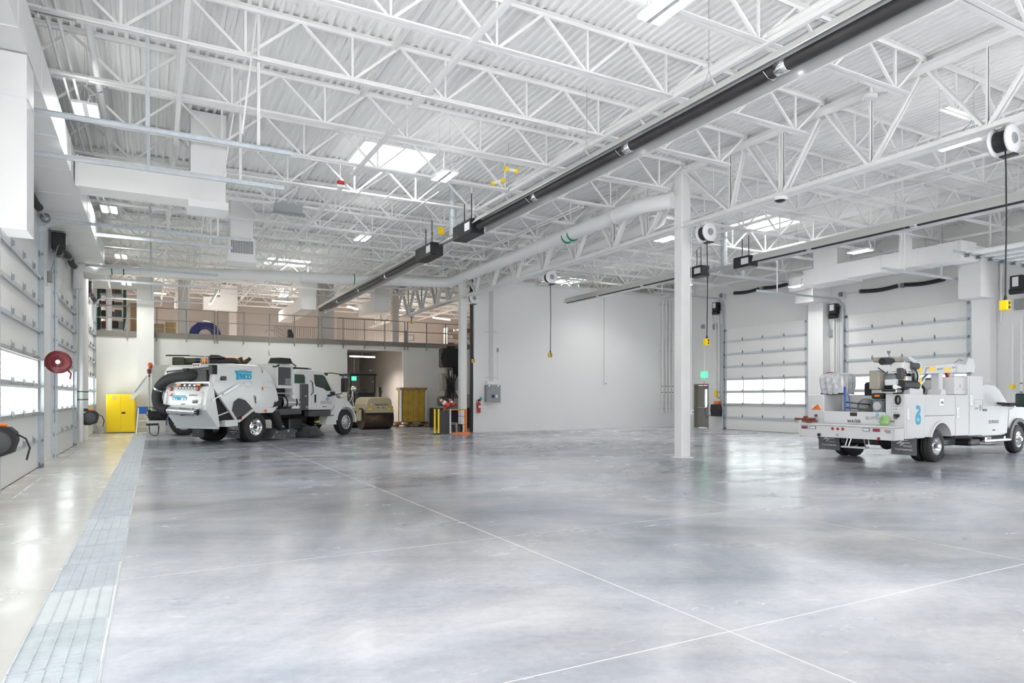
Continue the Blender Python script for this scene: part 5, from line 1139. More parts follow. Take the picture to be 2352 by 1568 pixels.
for y0, y1 in ((0.0, .45), (2.0, W2)):
    s0 = y0 == 0
    lb = LB(MB().box(-1.45, -.58, y0, y1, .6, 1.63, c=.012), 'locker', 'paint_white', ST)
    LB(MB().prism([(-.585, 1.11), (-.585, .62)] + [(p[0], p[1]) for p in arch_poly(-.585, .86, .62, 1.11)[1:-2]] + [(.86, .62), (.86, 1.11)], 'y', y0, y1), 'wheel_locker', 'paint_white', ST)
    LB(MB().box(-.575, .86, y0, y1, 1.115, 1.62, c=.012), 'locker', 'paint_white', ST)
    LB(MB().box(.87, 1.56, y0, y1, .6, 1.62, c=.012), 'locker', 'paint_white', ST)
    tl = LB(MB().box(1.565, 2.35, y0 - .0, y1, .58, 2.1, c=.015), 'tall_locker', 'paint_white', ST)
    yo = (-.008 if s0 else W2 + .008); ya, yb = min(yo, y0 if s0 else y1), max(yo, y0 if s0 else y1)
    for (x0, x1, z0, z1) in ((-1.41, -.61, .64, 1.59), (-.55, .84, 1.14, 1.58), (.9, 1.53, .64, 1.58), (1.6, 2.32, .64, 2.06)):
        d_ = LB(MB().box(x0, x1, ya, yb, z0, z1), 'locker_door', 'paint_white', ST)
        if s0 and z0 < 1: 
            hx = x0 + .04
            LB(MB().box(hx, hx + .1, -.022, -.008, 1.05 if x0 < 1 else 1.35, 1.3 if x0 < 1 else 1.6, c=.02), 'door_handle', 'alu', d_); LB(MB().box(hx + .025, hx + .075, -.026, -.02, 1.08 if x0 < 1 else 1.38, 1.27 if x0 < 1 else 1.57), 'handle_paddle', 'plastic_white', d_)
        elif s0: LB(MB().box(.1, .28, -.022, -.008, 1.35, 1.52, c=.02), 'door_handle', 'alu', d_); LB(MB().box(.13, .25, -.026, -.02, 1.4, 1.47), 'handle_paddle', 'mid_grey', d_)
    mb = MB(); arc = [(.17 + .54 * math.cos(R(t)), .45 + .54 * math.sin(R(t))) for t in range(18, 163, 9)]; ar2 = [(.17 + .49 * math.cos(R(t)), .45 + .49 * math.sin(R(t))) for t in range(18, 163, 9)]
    for k in range(len(arc) - 1): mb.prism([arc[k], arc[k + 1], ar2[k + 1], ar2[k]], 'y', y0 - (.03 if s0 else -.02), y1 + (-.02 if s0 else .03))
    LB(mb, 'arch_trim', 'paint_white', ST)
LB(MB().box(-.3, .66, .45, 2.0, .92, .98).box(-1.45, 2.35, .45, 2.0, .88, .93), 'deck_plate', 'alu_dull', ST)
LB(MB().box(2.2, 2.35, .4, 2.05, .6, 1.9, c=.01), 'headboard', 'paint_white', ST)
# top cabinet and steps
tc_ = LB(MB().box(.98, 1.56, .06, 1.0, 1.63, 2.07, c=.01), 'top_cabinet', 'duct_white', ST)
mb = MB()
for x in (1.1, 1.42): mb.cyl((x, .05, 1.76), (x, .06, 1.76), .012, n=8)
for k in range(3): mb.box(1.2, 1.3, .052, .06, 1.8 + k * .03, 1.81 + k * .03)
LB(mb, 'cabinet_fixing', 'ink_soft', tc_)
# tailgate
tg = LB(MB().box(-1.47, -1.43, .45, 2.0, .9, 1.21, c=.008), 'tailgate', 'paint_white', ST)
txt('WATER', .1, 'lettering', 'ink', tg, RV(-1.474, 1.2, .97), bold=.002); txt('BLUFFDALE', .1, 'lettering', 'ink_soft', tg, RV(-1.474, .68, 1.06), sx=.9)
LB(MB().tube([(-1.475, .66, 1.2), (-1.475, .6, 1.19), (-1.475, .6, 1.16), (-1.475, .66, 1.145), (-1.475, .66, 1.115), (-1.475, .6, 1.115), (-1.475, .6, 1.15)], .008, 6), 'logo_mark', 'cyan', tg)
LB(MB().box(-1.476, -1.47, 1.12, 1.3, 1.1, 1.19, c=.002), 'maker_plate', 'drum', tg)
# rear ends of lockers: switches, labels
mb = MB()
LB(MB().box(-1.465, -1.45, 2.03, 2.4, 1.0, 1.6), 'rear_panel', 'paint_white', ST)
st_ = LB(MB().box(-1.47, -1.462, 2.08, 2.34, 1.24, 1.36), 'warning_sticker', 'plastic_white', ST); LB(MB().prism([(2.34, 1.24), (2.06, 1.24), (2.14, 1.37), (2.18, 1.37)], 'x', -1.476, -1.47), 'warning_print', 'orange', st_)
txt('511', .05, 'lettering', 'ink', st_, RV(-1.478, 2.22, 1.29))
for y in (2.2, .2):
    LB(MB().box(-1.5, -1.45, y - .03, y + .03, 1.06, 1.12).cyl((-1.5, y + .02, 1.0), (-1.49, y + .16, 1.0), .012, n=6), 'grab_latch', 'dark_grey', ST)
mb = MB()
for r_ in range(4):
    for c_ in range(5): mb.box(-1.457, -1.45, .1 + c_ * .05, .112 + c_ * .05, 1.2 + r_ * .07, 1.225 + r_ * .07)
mb.box(-1.457, -1.45, .06, .4, 1.585, 1.595); mb.box(-1.457, -1.45, 2.08, 2.36, 1.585, 1.595); mb.box(-1.457, -1.45, .18, .3, 1.52, 1.525)
LB(mb, 'switch_labels', 'ink_soft', ST)
LB(MB().cyl((-1.47, .24, 1.13), (-1.47, .12, 1.14), .03, n=8).box(-1.49, -1.45, .14, .24, 1.1, 1.17), 'control_lever', 'black', ST)
mb = MB()
for k in range(4): mb.tube([(-1.48 - k * .012, .14 + .05 * math.cos(t * math.pi / 6), 1.5 + .1 * math.sin(t * math.pi / 6)) for t in range(12)], .016, 6, closed=True)
LB(mb, 'coiled_cable', 'black', ST)
# bumper
bp = LB(MB().box(-1.95, -1.5, 0.0, 2.32, .84, .9, c=.01).box(-1.95, -1.9, .0, 2.32, .58, .88, c=.01).box(-1.95, -1.5, 0.0, .03, .58, .88), 'rear_bumper', 'paint_white', ST)
for y, m_ in ((2.2, 'red_light'), (1.98, 'plastic_white'), (.62, 'plastic_white'), (.38, 'red_light')):
    LB(MB().box(-1.962, -1.95, y - .085, y + .085, .77, .84, c=.02), 'lamp_bezel', 'dark_grey', bp); LB(MB().box(-1.97, -1.96, y - .07, y + .07, .78, .83, c=.015), 'tail_lamp', m_, bp)
for y in (1.45, 1.32, 1.19): lamp(bp, 'marker_lamp', 'red_light', (-1.95, y, .8), .032, (-1, 0, 0), d=.01)
lamp(bp, 'marker_lamp', 'red_light', (-1.95, .33, .61), .035, (-1, 0, 0), d=.01)
lamp(bp, 'marker_lamp', 'orange', (-1.95, .17, .8), .025, (-1, 0, 0), d=.006)
LB(MB().box(-1.958, -1.95, .06, .16, .74, .82).box(-1.958, -1.95, 1.3, 1.36, .62, .68), 'small_label', 'ink_soft', bp)
LB(MB().box(-1.99, -1.95, 1.76, 1.84, .6, .67, c=.01).tube([(-1.97, 1.8, .6), (-1.9, 1.85, .54), (-1.8, 1.95, .55)], .012, 6), 'trailer_plug', 'black', bp)
LB(MB().prism([(-1.93, .9), (-1.5, .9), (-1.5, 1.0), (-1.6, .93)], 'y', 2.22, 2.32).box(-1.95, -1.9, 2.32, 2.36, .56, .98), 'bumper_end', 'paint_white', bp)
vs = LB(MB().box(-1.85, -1.65, 2.05, 2.35, .93, .98).box(-1.8, -1.7, 2.05, 2.4, .98, 1.04, c=.02).cyl((-1.75, 2.4, 1.0), (-1.75, 2.6, 1.0), .03).box(-1.8, -1.7, 2.28, 2.34, 1.0, 1.08), 'bench_vise', 'maroon_rust', ST)
LB(MB().tube([(-1.75, 2.6, 1.04), (-1.78, 2.62, .98), (-1.75, 2.58, .92)], .012, 6), 'vise_handle', 'galv_dark', vs)
sp_ = LB(MB().box(-2.02, -1.82, .62, 1.2, .36, .4), 'fold_step', 'alu_dull', ST)
LB(MB().bar((-1.9, .66, .4), (-1.88, .72, .62), .02, .02).bar((-1.9, 1.16, .4), (-1.88, 1.1, .62), .02, .02).bar((-1.95, .55, .4), (-1.9, .6, .62), .015, .015).bar((-1.95, 1.05, .4), (-1.9, 1.0, .62), .015, .015), 'step_hanger', 'alu', sp_)
for y0 in (-.02, 1.86):
    f_ = flap(ST, -1.0, y0, y0 + .58, .2, .62, 'flap_grey', -.02)
    mb = MB()
    sw = [(.0, .09), (.3, .13), (.2, .1), (.08, .075), (.2, .04), (.05, .0), (.0, -.01), (.14, .04), (-.03, .06)]
    mb.prism([(y0 + .5 - p[0], .44 + p[1]) for p in [(0.04, .02), (.16, .1), (.33, .12), (.3, .1), (.2, .09), (.14, .06), (.38, .06), (.34, .04), (.24, .035), (.16, -.03), (.12, -.03), (.18, .03), (.08, .02)]], 'x', -1.016, -1.011)
    LB(mb, 'flap_logo', 'plastic_white', f_)
    txt('SERVICE', .06, 'lettering', 'plastic_white', f_, RV(-1.014, y0 + .2, .41), sx=.9, shear=.3); txt('Truck Equipment', .06, 'lettering', 'plastic_white', f_, RV(-1.01, y0 + .28, .33), sx=.95, bold=.001)
# big cyan emblem on side
lgm = smooth_path([(-.98, 0, 1.3), (-.92, 0, 1.33), (-.83, 0, 1.3), (-.85, 0, 1.22), (-.93, 0, 1.17), (-.97, 0, 1.1), (-.97, 0, .98), (-.85, 0, .97), (-.81, 0, 1.05), (-.86, 0, 1.13), (-.93, 0, 1.12)], 4)
mb = MB()
for i in range(len(lgm) - 1): mb.bar((lgm[i].x, -.012, lgm[i].z), (lgm[i + 1].x, -.012, lgm[i + 1].z), .004, .055, up=(0, 1, 0)) if False else mb.bar((lgm[i].x, -.011, lgm[i].z), (lgm[i + 1].x, -.011, lgm[i + 1].z), .085, .006, up=(0, 1, 0))
LB(mb, 'emblem', 'cyan', ST)
pn = LB(MB().box(1.85, 2.3, -.012, -.008, 1.2, 1.5), 'printed_notice', 'paint_white', ST)
LB(MB().box(1.83, 2.28, -.014, -.012, 1.49, 1.5).box(1.85, 2.25, -.014, -.012, 1.4, 1.405).box(1.9, 2.05, -.014, -.012, 1.25, 1.3).box(2.12, 2.22, -.014, -.012, 1.22, 1.36).box(2.27, 2.29, -.014, -.012, 1.2, 1.48), 'notice_print', 'ink_soft', pn)
# crane
cr = LB(MB().box(.42, .6, .15, .35, 1.62, 2.15, c=.01).prism([(.35, 1.62), (.67, 1.62), (.6, 1.75), (.42, 1.75)], 'y', .1, .4), 'boom_rest', 'paint_white', ST)
bm = LB(MB().prism([(-.45, 2.12), (-.3, 2.3), (1.35, 2.42), (1.35, 2.2), (.7, 2.16)], 'y', .15, .32), 'crane_boom', 'paint_white', ST)
LB(MB().box(1.3, 1.75, .12, .36, 2.18, 2.4, c=.02).prism([(1.7, 2.4), (1.85, 2.58), (2.1, 2.55), (2.2, 2.35), (2.15, 2.2), (1.75, 2.2)], 'y', .12, .36), 'boom_head', 'paint_white', bm)
LB(MB().lathe([(0, -.06), (.09, -.06), (.09, .06), (0, .06)], (1.95, .24, 2.38), (0, 1, 0), 16), 'sheave', 'alu_dull', bm)
LB(MB().tube([(1.35, .24, 2.42), (1.6, .24, 2.52), (1.95, .24, 2.5), (2.18, .24, 2.35), (2.2, .24, 2.15)], .008, 6).bar((2.0, .2, 2.5), (2.2, .2, 2.2), .03, .03), 'winch_rope', 'dark_grey', bm)
LB(MB().lathe([(0, -.05), (.12, -.05), (.12, .05), (0, .05)], (1.15, .24, 2.07), (0, 1, 0), 18).cyl((1.15, .18, 2.07), (1.15, .16, 2.07), .02), 'hook_block', 'paint_white', bm)
LB(MB().prism([(.9, 2.18), (1.05, 2.14), (1.05, 2.04), (.98, 2.06)], 'y', .2, .26), 'hook', 'red', bm)
for x0, m_ in ((-.08, 'yellow'), (.68, 'yellow')): LB(MB().prism([(x0, 2.18), (x0 + .3, 2.21), (x0 + .33, 2.31), (x0 + .03, 2.29)], 'y', .144, .15), 'boom_decal', m_, bm)
LB(MB().prism([(-.3, 2.13), (-.24, 2.13), (-.16, 2.25), (-.05, 2.26), (-.05, 2.29), (-.22, 2.28)], 'y', .144, .15).prism([(.32, 2.22), (.58, 2.24), (.6, 2.29), (.34, 2.27)], 'y', .144, .15).prism([(1.05, 2.28), (1.2, 2.29), (1.22, 2.33), (1.07, 2.32)], 'y', .144, .15), 'boom_stripe', 'stripe_grey', bm)
LB(MB().cyl((-.4, .3, 1.8), (.2, .3, 2.16), .045).cyl((-.6, .3, 1.7), (-.1, .3, 1.98), .07), 'lift_cylinder', 'alu', bm)
# crane turret with power pack
tp = LB(MB().prism([(-.95, 1.63), (-.35, 1.63), (-.35, 1.75), (-.42, 1.78), (-.42, 2.36), (-.95, 2.52), (-1.05, 2.5), (-.6, 2.28), (-.6, 1.8), (-.95, 1.78)], 'y', .15, .3), 'crane_turret', 'paint_white', ST)
LB(MB().prism([(-.58, 2.28), (-.42, 2.28), (-.42, 2.08), (-.5, 2.12), (-.56, 2.2)], 'y', .14, .15).box(-.53, -.44, .14, .15, 1.84, 2.0), 'warning_decal', 'yellow', tp)
LB(MB().box(-1.25, -.75, .3, .9, 1.63, 1.75, c=.02), 'engine_base', 'alu_dull', ST)
en = LB(MB().box(-1.15, -.65, .35, .85, 1.85, 2.12, c=.04), 'engine_block', 'galv_dark', ST)
LB(MB().box(-1.15, -.8, .2, .5, 2.16, 2.38, c=.02), 'air_box', 'duct_white', en)
LB(MB().cyl((-1.18, .25, 1.85), (-.55, .22, 1.84), .115, n=18), 'compressor_tank', 'black', en); LB(MB().cyl((-.55, .22, 1.84), (-.53, .22, 1.84), .1, n=18), 'tank_end', 'mid_grey', en)
LB(MB().cyl((-.85, .22, 2.32), (-.55, .2, 2.3), .09, n=16), 'air_filter', 'dark_grey', en)
LB(MB().box(-1.3, -1.15, .3, .55, 1.84, 1.98, c=.01), 'control_box', 'plastic_white', en); LB(MB().cyl((-1.4, .25, 1.8), (-1.15, .25, 1.8), .06), 'pump_body', 'alu', en)
LB(MB().cyl((-1.5, .5, 2.4), (-1.1, .5, 2.42), .085, n=16), 'muffler', 'black', en); LB(MB().box(-1.35, -1.1, .65, .9, 1.75, 2.2, c=.02), 'heat_shield', 'tan_grey', en)
LB(MB().cyl((-1.22, .45, 2.3), (-1.3, .45, 2.62), .012, n=6).lathe([(.045, .03), (.02, -.05)], (-1.3, .45, 2.62), (0, 0, 1), 12), 'exhaust_stack', 'galv_dark', en)
LB(MB().box(-1.2, -.6, .45, .9, 2.4, 2.52, c=.03), 'rocker_cover', 'tan_grey', en)
rr = random.Random(11)
for k in range(9):
    a = Vector((rr.uniform(-1.3, -.6), rr.uniform(.15, .6), rr.uniform(1.75, 2.35))); b_ = a + Vector((rr.uniform(-.25, .25), rr.uniform(-.1, .1), rr.uniform(-.25, .1)))
    LB(MB().tube(smooth_path([a, (a + b_) / 2 + Vector((.05, -.05, -.08)), b_], 5), .012, 6), 'engine_wire', 'black', en)
for x, z, w_, h_, m_ in ((-1.0, 2.0, .3, .12, 'alu_dull'), (-.78, 2.02, .16, .22, 'black'), (-1.18, 2.12, .12, .25, 'dark_grey'), (-.95, 2.14, .22, .05, 'alu'), (-1.1, 1.98, .1, .26, 'tan')):
    LB(MB().box(x, x + w_, .2, .34, z - h_ / 2, z + h_ / 2, c=.015), 'engine_part', m_, en)
LB(MB().tube([(-1.5 + .12 * math.cos(t * math.pi / 6), .35 + .12 * math.sin(t * math.pi / 6), 1.72) for t in range(12)], .03, 8, closed=True).tube([(-1.1, .2, 1.75), (-1.3, .15, 1.66), (-1.4, .3, 1.64)], .02, 6), 'coiled_hose', 'black', ST)
LB(MB().tube(smooth_path([(-.8, .2, 2.3), (-.7, .12, 2.15), (-.62, .14, 2.0), (-.6, .2, 1.8)], 6), .015, 6).tube([(-1.0, .18, 1.9), (-.8, .12, 1.93), (-.72, .12, 2.0)], .008, 6), 'engine_hose', 'black', en)
LB(MB().cyl((-.3, 1.0, 1.75), (.35, 1.0, 1.8), .16, n=14).box(-.2, .9, 1.1, 1.7, 1.2, 1.95, c=.05).cyl((.6, .9, 1.7), (1.0, .9, 1.75), .15, n=14), 'generator', 'black_matte', ST)
LB(MB().box(-.15, .4, .7, .95, 1.75, 1.98, c=.03), 'generator_cover', 'tan', ST)
LB(MB().bar((-.35, .5, 2.0), (1.0, .55, 2.02), .04, .03), 'roll_bar', 'black', ST)
LB(MB().box(-.3, .9, .46, 1.98, .94, 1.2), 'bed_cargo', 'dark_grey', ST)
# bed contents seen through the tail
cv = thing('covered_load', 'load wrapped in a crinkled silver cover on the rear of the service truck', 'cover', (0, 0, 0))
cv.location = (16.6, 9.3, 0); cv.rotation_euler = (0, 0, R(4))
mb = MB(); rr = random.Random(8); ring = []; N = 72; lay = [(1.64, .9), (1.7, .95), (1.85, 1.02), (2.0, 1.03), (2.08, 1.0), (2.14, .9), (2.17, .6), (2.175, .02)]
v = []
for z, s in lay:
    for k in range(N):
        g = 2 * math.pi * k / N; c_, s_ = math.cos(g), math.sin(g); p = 5.0
        rad = (abs(c_) ** p + abs(s_) ** p) ** (-1 / p); w_ = 1 + .05 * math.sin(g * 13 + z * 4) * (1 if z < 2.1 else .3) + rr.uniform(-.02, .02)
        v.append((-1.12 + .3 * rad * c_ * s * w_, 1.84 + .34 * rad * s_ * s * w_, z + rr.uniform(-.008, .008)))
f = [(i * N + k, i * N + (k + 1) % N, (i + 1) * N + (k + 1) % N, (i + 1) * N + k) for i in range(len(lay) - 1) for k in range(N)]
mb.add(v, f, 0, True); LB(mb, 'cover_cloth', 'silver_cloth', cv); LB(MB().box(-1.38, -.84, 1.55, 2.14, 1.63, 1.67, c=.01), 'cover_base', 'black', cv)
for (n_, lb_, cat_, a, b_, m_, r_) in (('blue_pole', 'blue pole standing in the service truck bed behind the tailgate', 'pole', (-1.35, 1.5, .95), (-1.36, 1.5, 1.82), 'blue', .022), ('blue_pole', 'short slanting blue handle in the service truck bed', 'pole', (-1.3, 1.4, 1.2), (-1.28, 1.44, 1.62), 'blue', .012), ('pry_bar', 'black bar lying across the service truck bed', 'tool', (-1.3, 1.55, 1.44), (-1.2, .95, 1.38), 'black', .015), ('shovel_handle', 'slanting dark handle in the service truck bed', 'tool', (-1.3, 1.5, 1.3), (-1.2, .9, 1.25), 'dark_grey', .018)):
    o = thing(n_, lb_, cat_, (16.6, 9.3, 0), R(4)); LB(MB().cyl(a, b_, r_, n=8), 'shaft', m_, o)
hr = thing('bed_hose_reel', 'grey hose reel in the open service truck bed', 'reel', (16.6, 9.3, 0), R(4))
LB(MB().lathe([(.06, -.14), (.19, -.14), (.2, -.12), (.08, -.11), (.08, .11), (.2, .12), (.19, .14), (.06, .14)], (-1.0, 1.15, 1.33), (.8, .6, 0), 24), 'reel_drum', 'mid_grey', hr); LB(MB().box(-1.1, -.9, 1.05, 1.25, .94, 1.2), 'reel_stand', 'dark_grey', hr)
pe = thing('portable_engine', 'small black-topped engine pump in the service truck bed', 'engine', (16.6, 9.3, 0), R(4))
LB(MB().box(-1.35, -1.0, .55, .85, 1.52, 1.66, c=.03), 'fuel_tank', 'black', pe); LB(MB().box(-1.33, -1.02, .55, .85, .94, 1.5, c=.04), 'engine_block', 'galv_dark', pe); LB(MB().cyl((-1.36, .7, 1.35), (-1.3, .7, 1.35), .1), 'recoil_cover', 'alu_dull', pe); LB(MB().box(-1.36, -1.35, .64, .76, 1.57, 1.62), 'label', 'orange', pe)
wb = thing('pale_sheet', 'pale sheet standing inside the service truck bed', 'sheet', (16.6, 9.3, 0), R(4)); LB(MB().box(-.7, -.66, .5, 1.98, 1.21, 1.6), 'sheet', 'duct_white', wb)
gc = thing('green_rag', 'bright green gloves or rag on the service truck bumper', 'rag', (16.6, 9.3, 0), R(4))
mb = MB(); rr = random.Random(2); v = []
for i in range(6):
    for k in range(10):
        g = 2 * math.pi * k / 10; s = [.5, .9, 1, .8, .9, .3][i]; v.append((-1.62 + .08 * math.cos(g) * s + rr.uniform(-.02, .02), .38 + .12 * math.sin(g) * s + rr.uniform(-.03, .03), .905 + i * .045))
mb.add(v, [(i * 10 + k, i * 10 + (k + 1) % 10, (i + 1) * 10 + (k + 1) % 10, (i + 1) * 10 + k) for i in range(5) for k in range(10)], 0, True); LB(mb, 'rag_cloth', 'lime', gc)
# pickup cab
cp = [(2.42, .62), (2.42, 1.35), (2.5, 1.75), (2.62, 1.9), (2.8, 1.95), (3.35, 1.92), (3.62, 1.82), (4.12, 1.46), (4.2, 1.3), (4.15, .6), (4.0, .5), (2.6, .5)]
cb = LB(loft([p for p in cp], .14, 2.31, .2, .93, (3.3, 1.1)), 'cab_shell', 'paint_white', ST)
dr = LB(MB().prism([(2.5, .58), (2.5, 1.32), (4.02, 1.34), (4.08, 1.2), (3.98, .58)], 'y', .1, .2), 'cab_door', 'paint_white', ST)
LB(MB().prism([(2.6, 1.34), (2.68, 1.74), (2.85, 1.82), (3.3, 1.8), (3.55, 1.72), (3.92, 1.42), (3.92, 1.36)], 'y', .145, .2), 'door_window', 'glass_bright', dr)
LB(MB().box(2.56, 2.78, .08, .1, 1.2, 1.25, c=.01), 'door_handle', 'black', dr)
LB(MB().add([(3.64, .35, 1.82), (3.64, 2.1, 1.82), (4.15, 2.15, 1.46), (4.15, .3, 1.46)], [(0, 1, 2, 3)]), 'windshield', 'glass_dark', cb)
txt('BLUFFDALE', .13, 'lettering', 'ink_soft', dr, RS(3.2, .096, .9), sx=.9); txt('WATER', .05, 'lettering', 'ink', dr, RS(3.2, .096, .68))
hd = LB(loft([(4.05, .75), (4.05, 1.46), (4.4, 1.42), (5.1, 1.34), (5.5, 1.25), (5.6, 1.0), (5.6, .6), (5.2, .6)], .2, 2.25, .2, .93, (4.8, 1.0)), 'hood', 'paint_white', ST)
for y0, y1 in ((.06, .4), (2.05, 2.39)):
    mb = MB(); a1 = [(4.68 + .6 * math.cos(R(t)), .42 + .56 * math.sin(R(t))) for t in range(0, 181, 12)]; a2 = [(4.68 + .47 * math.cos(R(t)), .42 + .46 * math.sin(R(t))) for t in range(0, 181, 12)]
    for k in range(len(a1) - 1): mb.prism([a1[k], a1[k + 1], a2[k + 1], a2[k]], 'y', y0, y1)
    LB(mb, 'fender_flare', 'dark_grey', ST)
    LB(MB().prism([(4.1, .75), (4.15, 1.2), (4.5, 1.28), (5.4, 1.2), (5.5, .9)] + [(4.68 + .6 * math.cos(R(t)), .42 + .56 * math.sin(R(t))) for t in range(30, 160, 20)], 'y', y0 + .05, y1), 'front_fender', 'paint_white', ST)
LB(MB().cyl((2.6, .1, .4), (4.15, .1, .4), .045, n=12).box(2.7, 2.8, .1, .4, .38, .5).box(3.8, 3.9, .1, .4, .38, .5), 'side_step', 'alu', ST)
LB(MB().box(2.0, 2.6, .15, .6, .3, .46, c=.04), 'fuel_tank', 'black', ST)
mr = LB(MB().prism([(3.45, 1.42), (4.0, 1.38), (4.05, 1.3), (3.95, 1.34), (3.5, 1.38)], 'y', -.05, .15).bar((3.7, .1, 1.36), (3.85, -.25, 1.38), .04, .08), 'mirror_arm', 'black', ST)
mh = LB(MB().box(3.78, 3.9, -.42, -.16, 1.3, 1.66, c=.03), 'mirror_head', 'black', mr); LB(MB().box(3.77, 3.78, -.38, -.2, 1.35, 1.61), 'mirror_glass', 'glass_door', mr)
LB(MB().box(5.55, 5.7, .2, 2.25, .5, .8, c=.04), 'front_bumper', 'chrome', ST)
# ================= MEZZANINE =================
rl = thing('mezzanine_railing', 'taupe pipe railing along the front edge of the mezzanine', 'railing', (6, YM - .08, 4.2))
YR = YM - .09
for x in (-1.02, .14, 1.35, 2.54, 2.68, 3.83, 5.0, 6.17, 7.34, 7.5, 8.59, 9.7, 10.8, 11.9, 12.06, 13.14, 14.26, 15.4, 16.5):
    MB().box(x - .025, x + .025, YR - .02, YR + .02, 4.08, 5.62).build('rail_post', 'rail_grey', rl)
for x0, x1 in ((XL, -.66), (.05, 2.54), (2.68, 7.34), (7.5, 11.9), (12.06, 17.0)):
    for z in (5.6, 5.06): MB().box(x0, x1, YR - .02, YR + .02, z - .02, z + .02).build('rail_bar', 'rail_grey', rl)
for x0, x1 in ((3.92, 4.92), (5.1, 6.1)):
    mb = MB(); mb.box(x0, x1, YR - .03, YR - .015, 5.12, 5.15); mb.box(x0, x1, YR - .03, YR - .015, 5.6, 5.63); mb.box(x0, x0 + .03, YR - .03, YR - .015, 5.12, 5.62); mb.box(x1 - .03, x1, YR - .03, YR - .015, 5.12, 5.62); mb.build('rail_frame', 'beige_wall', rl)
g = thing('stair_guard', 'picket guard rail around the stair opening on the mezzanine, right of the pillar', 'railing', (10.5, 36.8, 4.45))
for z in (5.9, 4.6): MB().box(8.9, 12.1, 36.78, 36.82, z, z + .04).build('guard_rail', 'rail_grey', g)
for k in range(33): MB().box(8.9 + k * .1 - .008, 8.9 + k * .1 + .008, 36.79, 36.81, 4.45, 5.92).build('picket', 'rail_grey', g)
g = thing('stair_guard', 'sloping picket stair rail on the mezzanine, left of the pillar', 'railing', (6.8, 37.5, 4.45))
MB().box(5.7, 8.05, 37.48, 37.52, 5.36, 5.4).build('guard_rail', 'dark_grey', g)
for k in range(24): MB().box(5.7 + k * .1, 5.715 + k * .1, 37.49, 37.51, 4.45, 5.38).build('picket', 'dark_grey', g)
for k in range(3): MB().bar((5.75, 37.45, 5.32 - k * .2), (6.5, 37.45, 4.9 - k * .2), .03, .03).build('sloped_rail', 'rail_grey', g)
MB().tube([(5.7, 37.4, 5.1), (5.3, 37.4, 5.1), (5.25, 37.4, 4.95)], .02, 6).build('rail_return', 'rail_grey', g)
for x0, x1, y0, l in ((7.5, 8.35, 35.2, 'broad white pillar on the mezzanine between the elbow ducts'), (1.05, 1.5, 35.4, 'white pillar on the left of the mezzanine'), (11.55, 11.9, 35.3, 'slim white pillar on the mezzanine beside the stair guard'), (3.85, 4.25, 41.5, 'pale wall return far back on the mezzanine')):
    r = thing('mezzanine_pillar', l, 'pillar', ((x0 + x1) / 2, y0, 4.45)); MB().box(x0, x1, y0, y0 + .4, 4.46, 7.5).build('pillar_shaft', 'beige_light', r); MB().box(x0 - .02, x1 + .02, y0 - .02, y0 + .42, 4.46, 4.56).build('pillar_base', 'rail_grey', r)
r = thing('round_column', 'white round column in the left opening of the mezzanine wall', 'column', (-1.75, 34.9, 4.45)); MB().cyl((-1.75, 34.9, 4.46), (-1.75, 34.9, 7.5), .12, n=18).build('column_shaft', 'steel_white', r)
r = thing('pallet_rack', 'dark green storage rack full of parts behind the left mezzanine rail', 'rack', (-1.5, 37, 4.45))
for x in (-2.25, -1.2): 
    for y in (36.6, 37.4): MB().box(x - .05, x + .05, y - .04, y + .04, 4.46, 6.9).build('rack_upright', 'dkgreen', r)
rr = random.Random(5)
for z in (4.75, 5.3, 5.85, 6.4):
    MB().box(-2.25, -1.2, 36.6, 37.4, z, z + .05).build('rack_shelf', 'galv_dark', r)
nb = 0
for z in (4.8, 5.35, 5.9, 6.45):
    x = -2.15
    while x < -1.4:
        w_ = rr.uniform(.14, .3); h_ = rr.uniform(.15, .38)
        cn = rr.choice(['black', 'dark_grey', 'drum', 'mid_grey', 'maroon_rust']); nb = nb + 1 if x > -2.14 else 1; tag(MB().box(x, x + w_, 36.65, 37.2, z, z + h_, c=.01).build('storage_bin', cn), '%s bin on the %s shelf of the green rack, %s from the left' % ({'black': 'black', 'dark_grey': 'dark grey', 'drum': 'brown', 'mid_grey': 'grey', 'maroon_rust': 'rusty red'}[cn], {4.8: 'lowest', 5.35: 'second', 5.9: 'third', 6.45: 'top'}[z], ORD[nb]), 'bin', 'parts on the green rack'); x += w_ + .03
tag(MB().box(-.95, -.62, 36.2, 36.24, 4.46, 6.0).build('plywood_sheet', 'card'), 'tan sheet leaning behind the rail beside the wall pilaster', 'board')
r = thing('folded_ladder', 'pale ladder leaning on the green rack', 'ladder', (-1.0, 36.2, 4.45)); MB().bar((-1.2, 36.2, 4.5), (-1.0, 36.5, 6.0), .06, .04).bar((-1.0, 36.2, 4.5), (-.85, 36.5, 5.5), .05, .04).build('ladder_rail', 'plastic_white', r)
for k, (x0, x1, h_) in enumerate(((.02, .47, .6), (.52, 1.0, .72))):
    r = thing('wrapped_carton', 'tan wrapped carton on the mezzanine floor, %s one' % ('left', 'right')[k], 'carton', (x0, 36, 4.46)); MB().box(x0, x1, 36, 36.6, 4.46, 4.46 + h_, c=.02).build('carton_body', 'card', r); MB().box(x0 - .005, x1 + .005, 35.99, 36.61, 4.46 + h_ * .55, 4.46 + h_ * .62).build('wrap_band', 'tan', r)
r = thing('hose_coil', 'big navy blue coiled hose standing on the mezzanine edge', 'hose', (2.13, 35.6, 4.46))
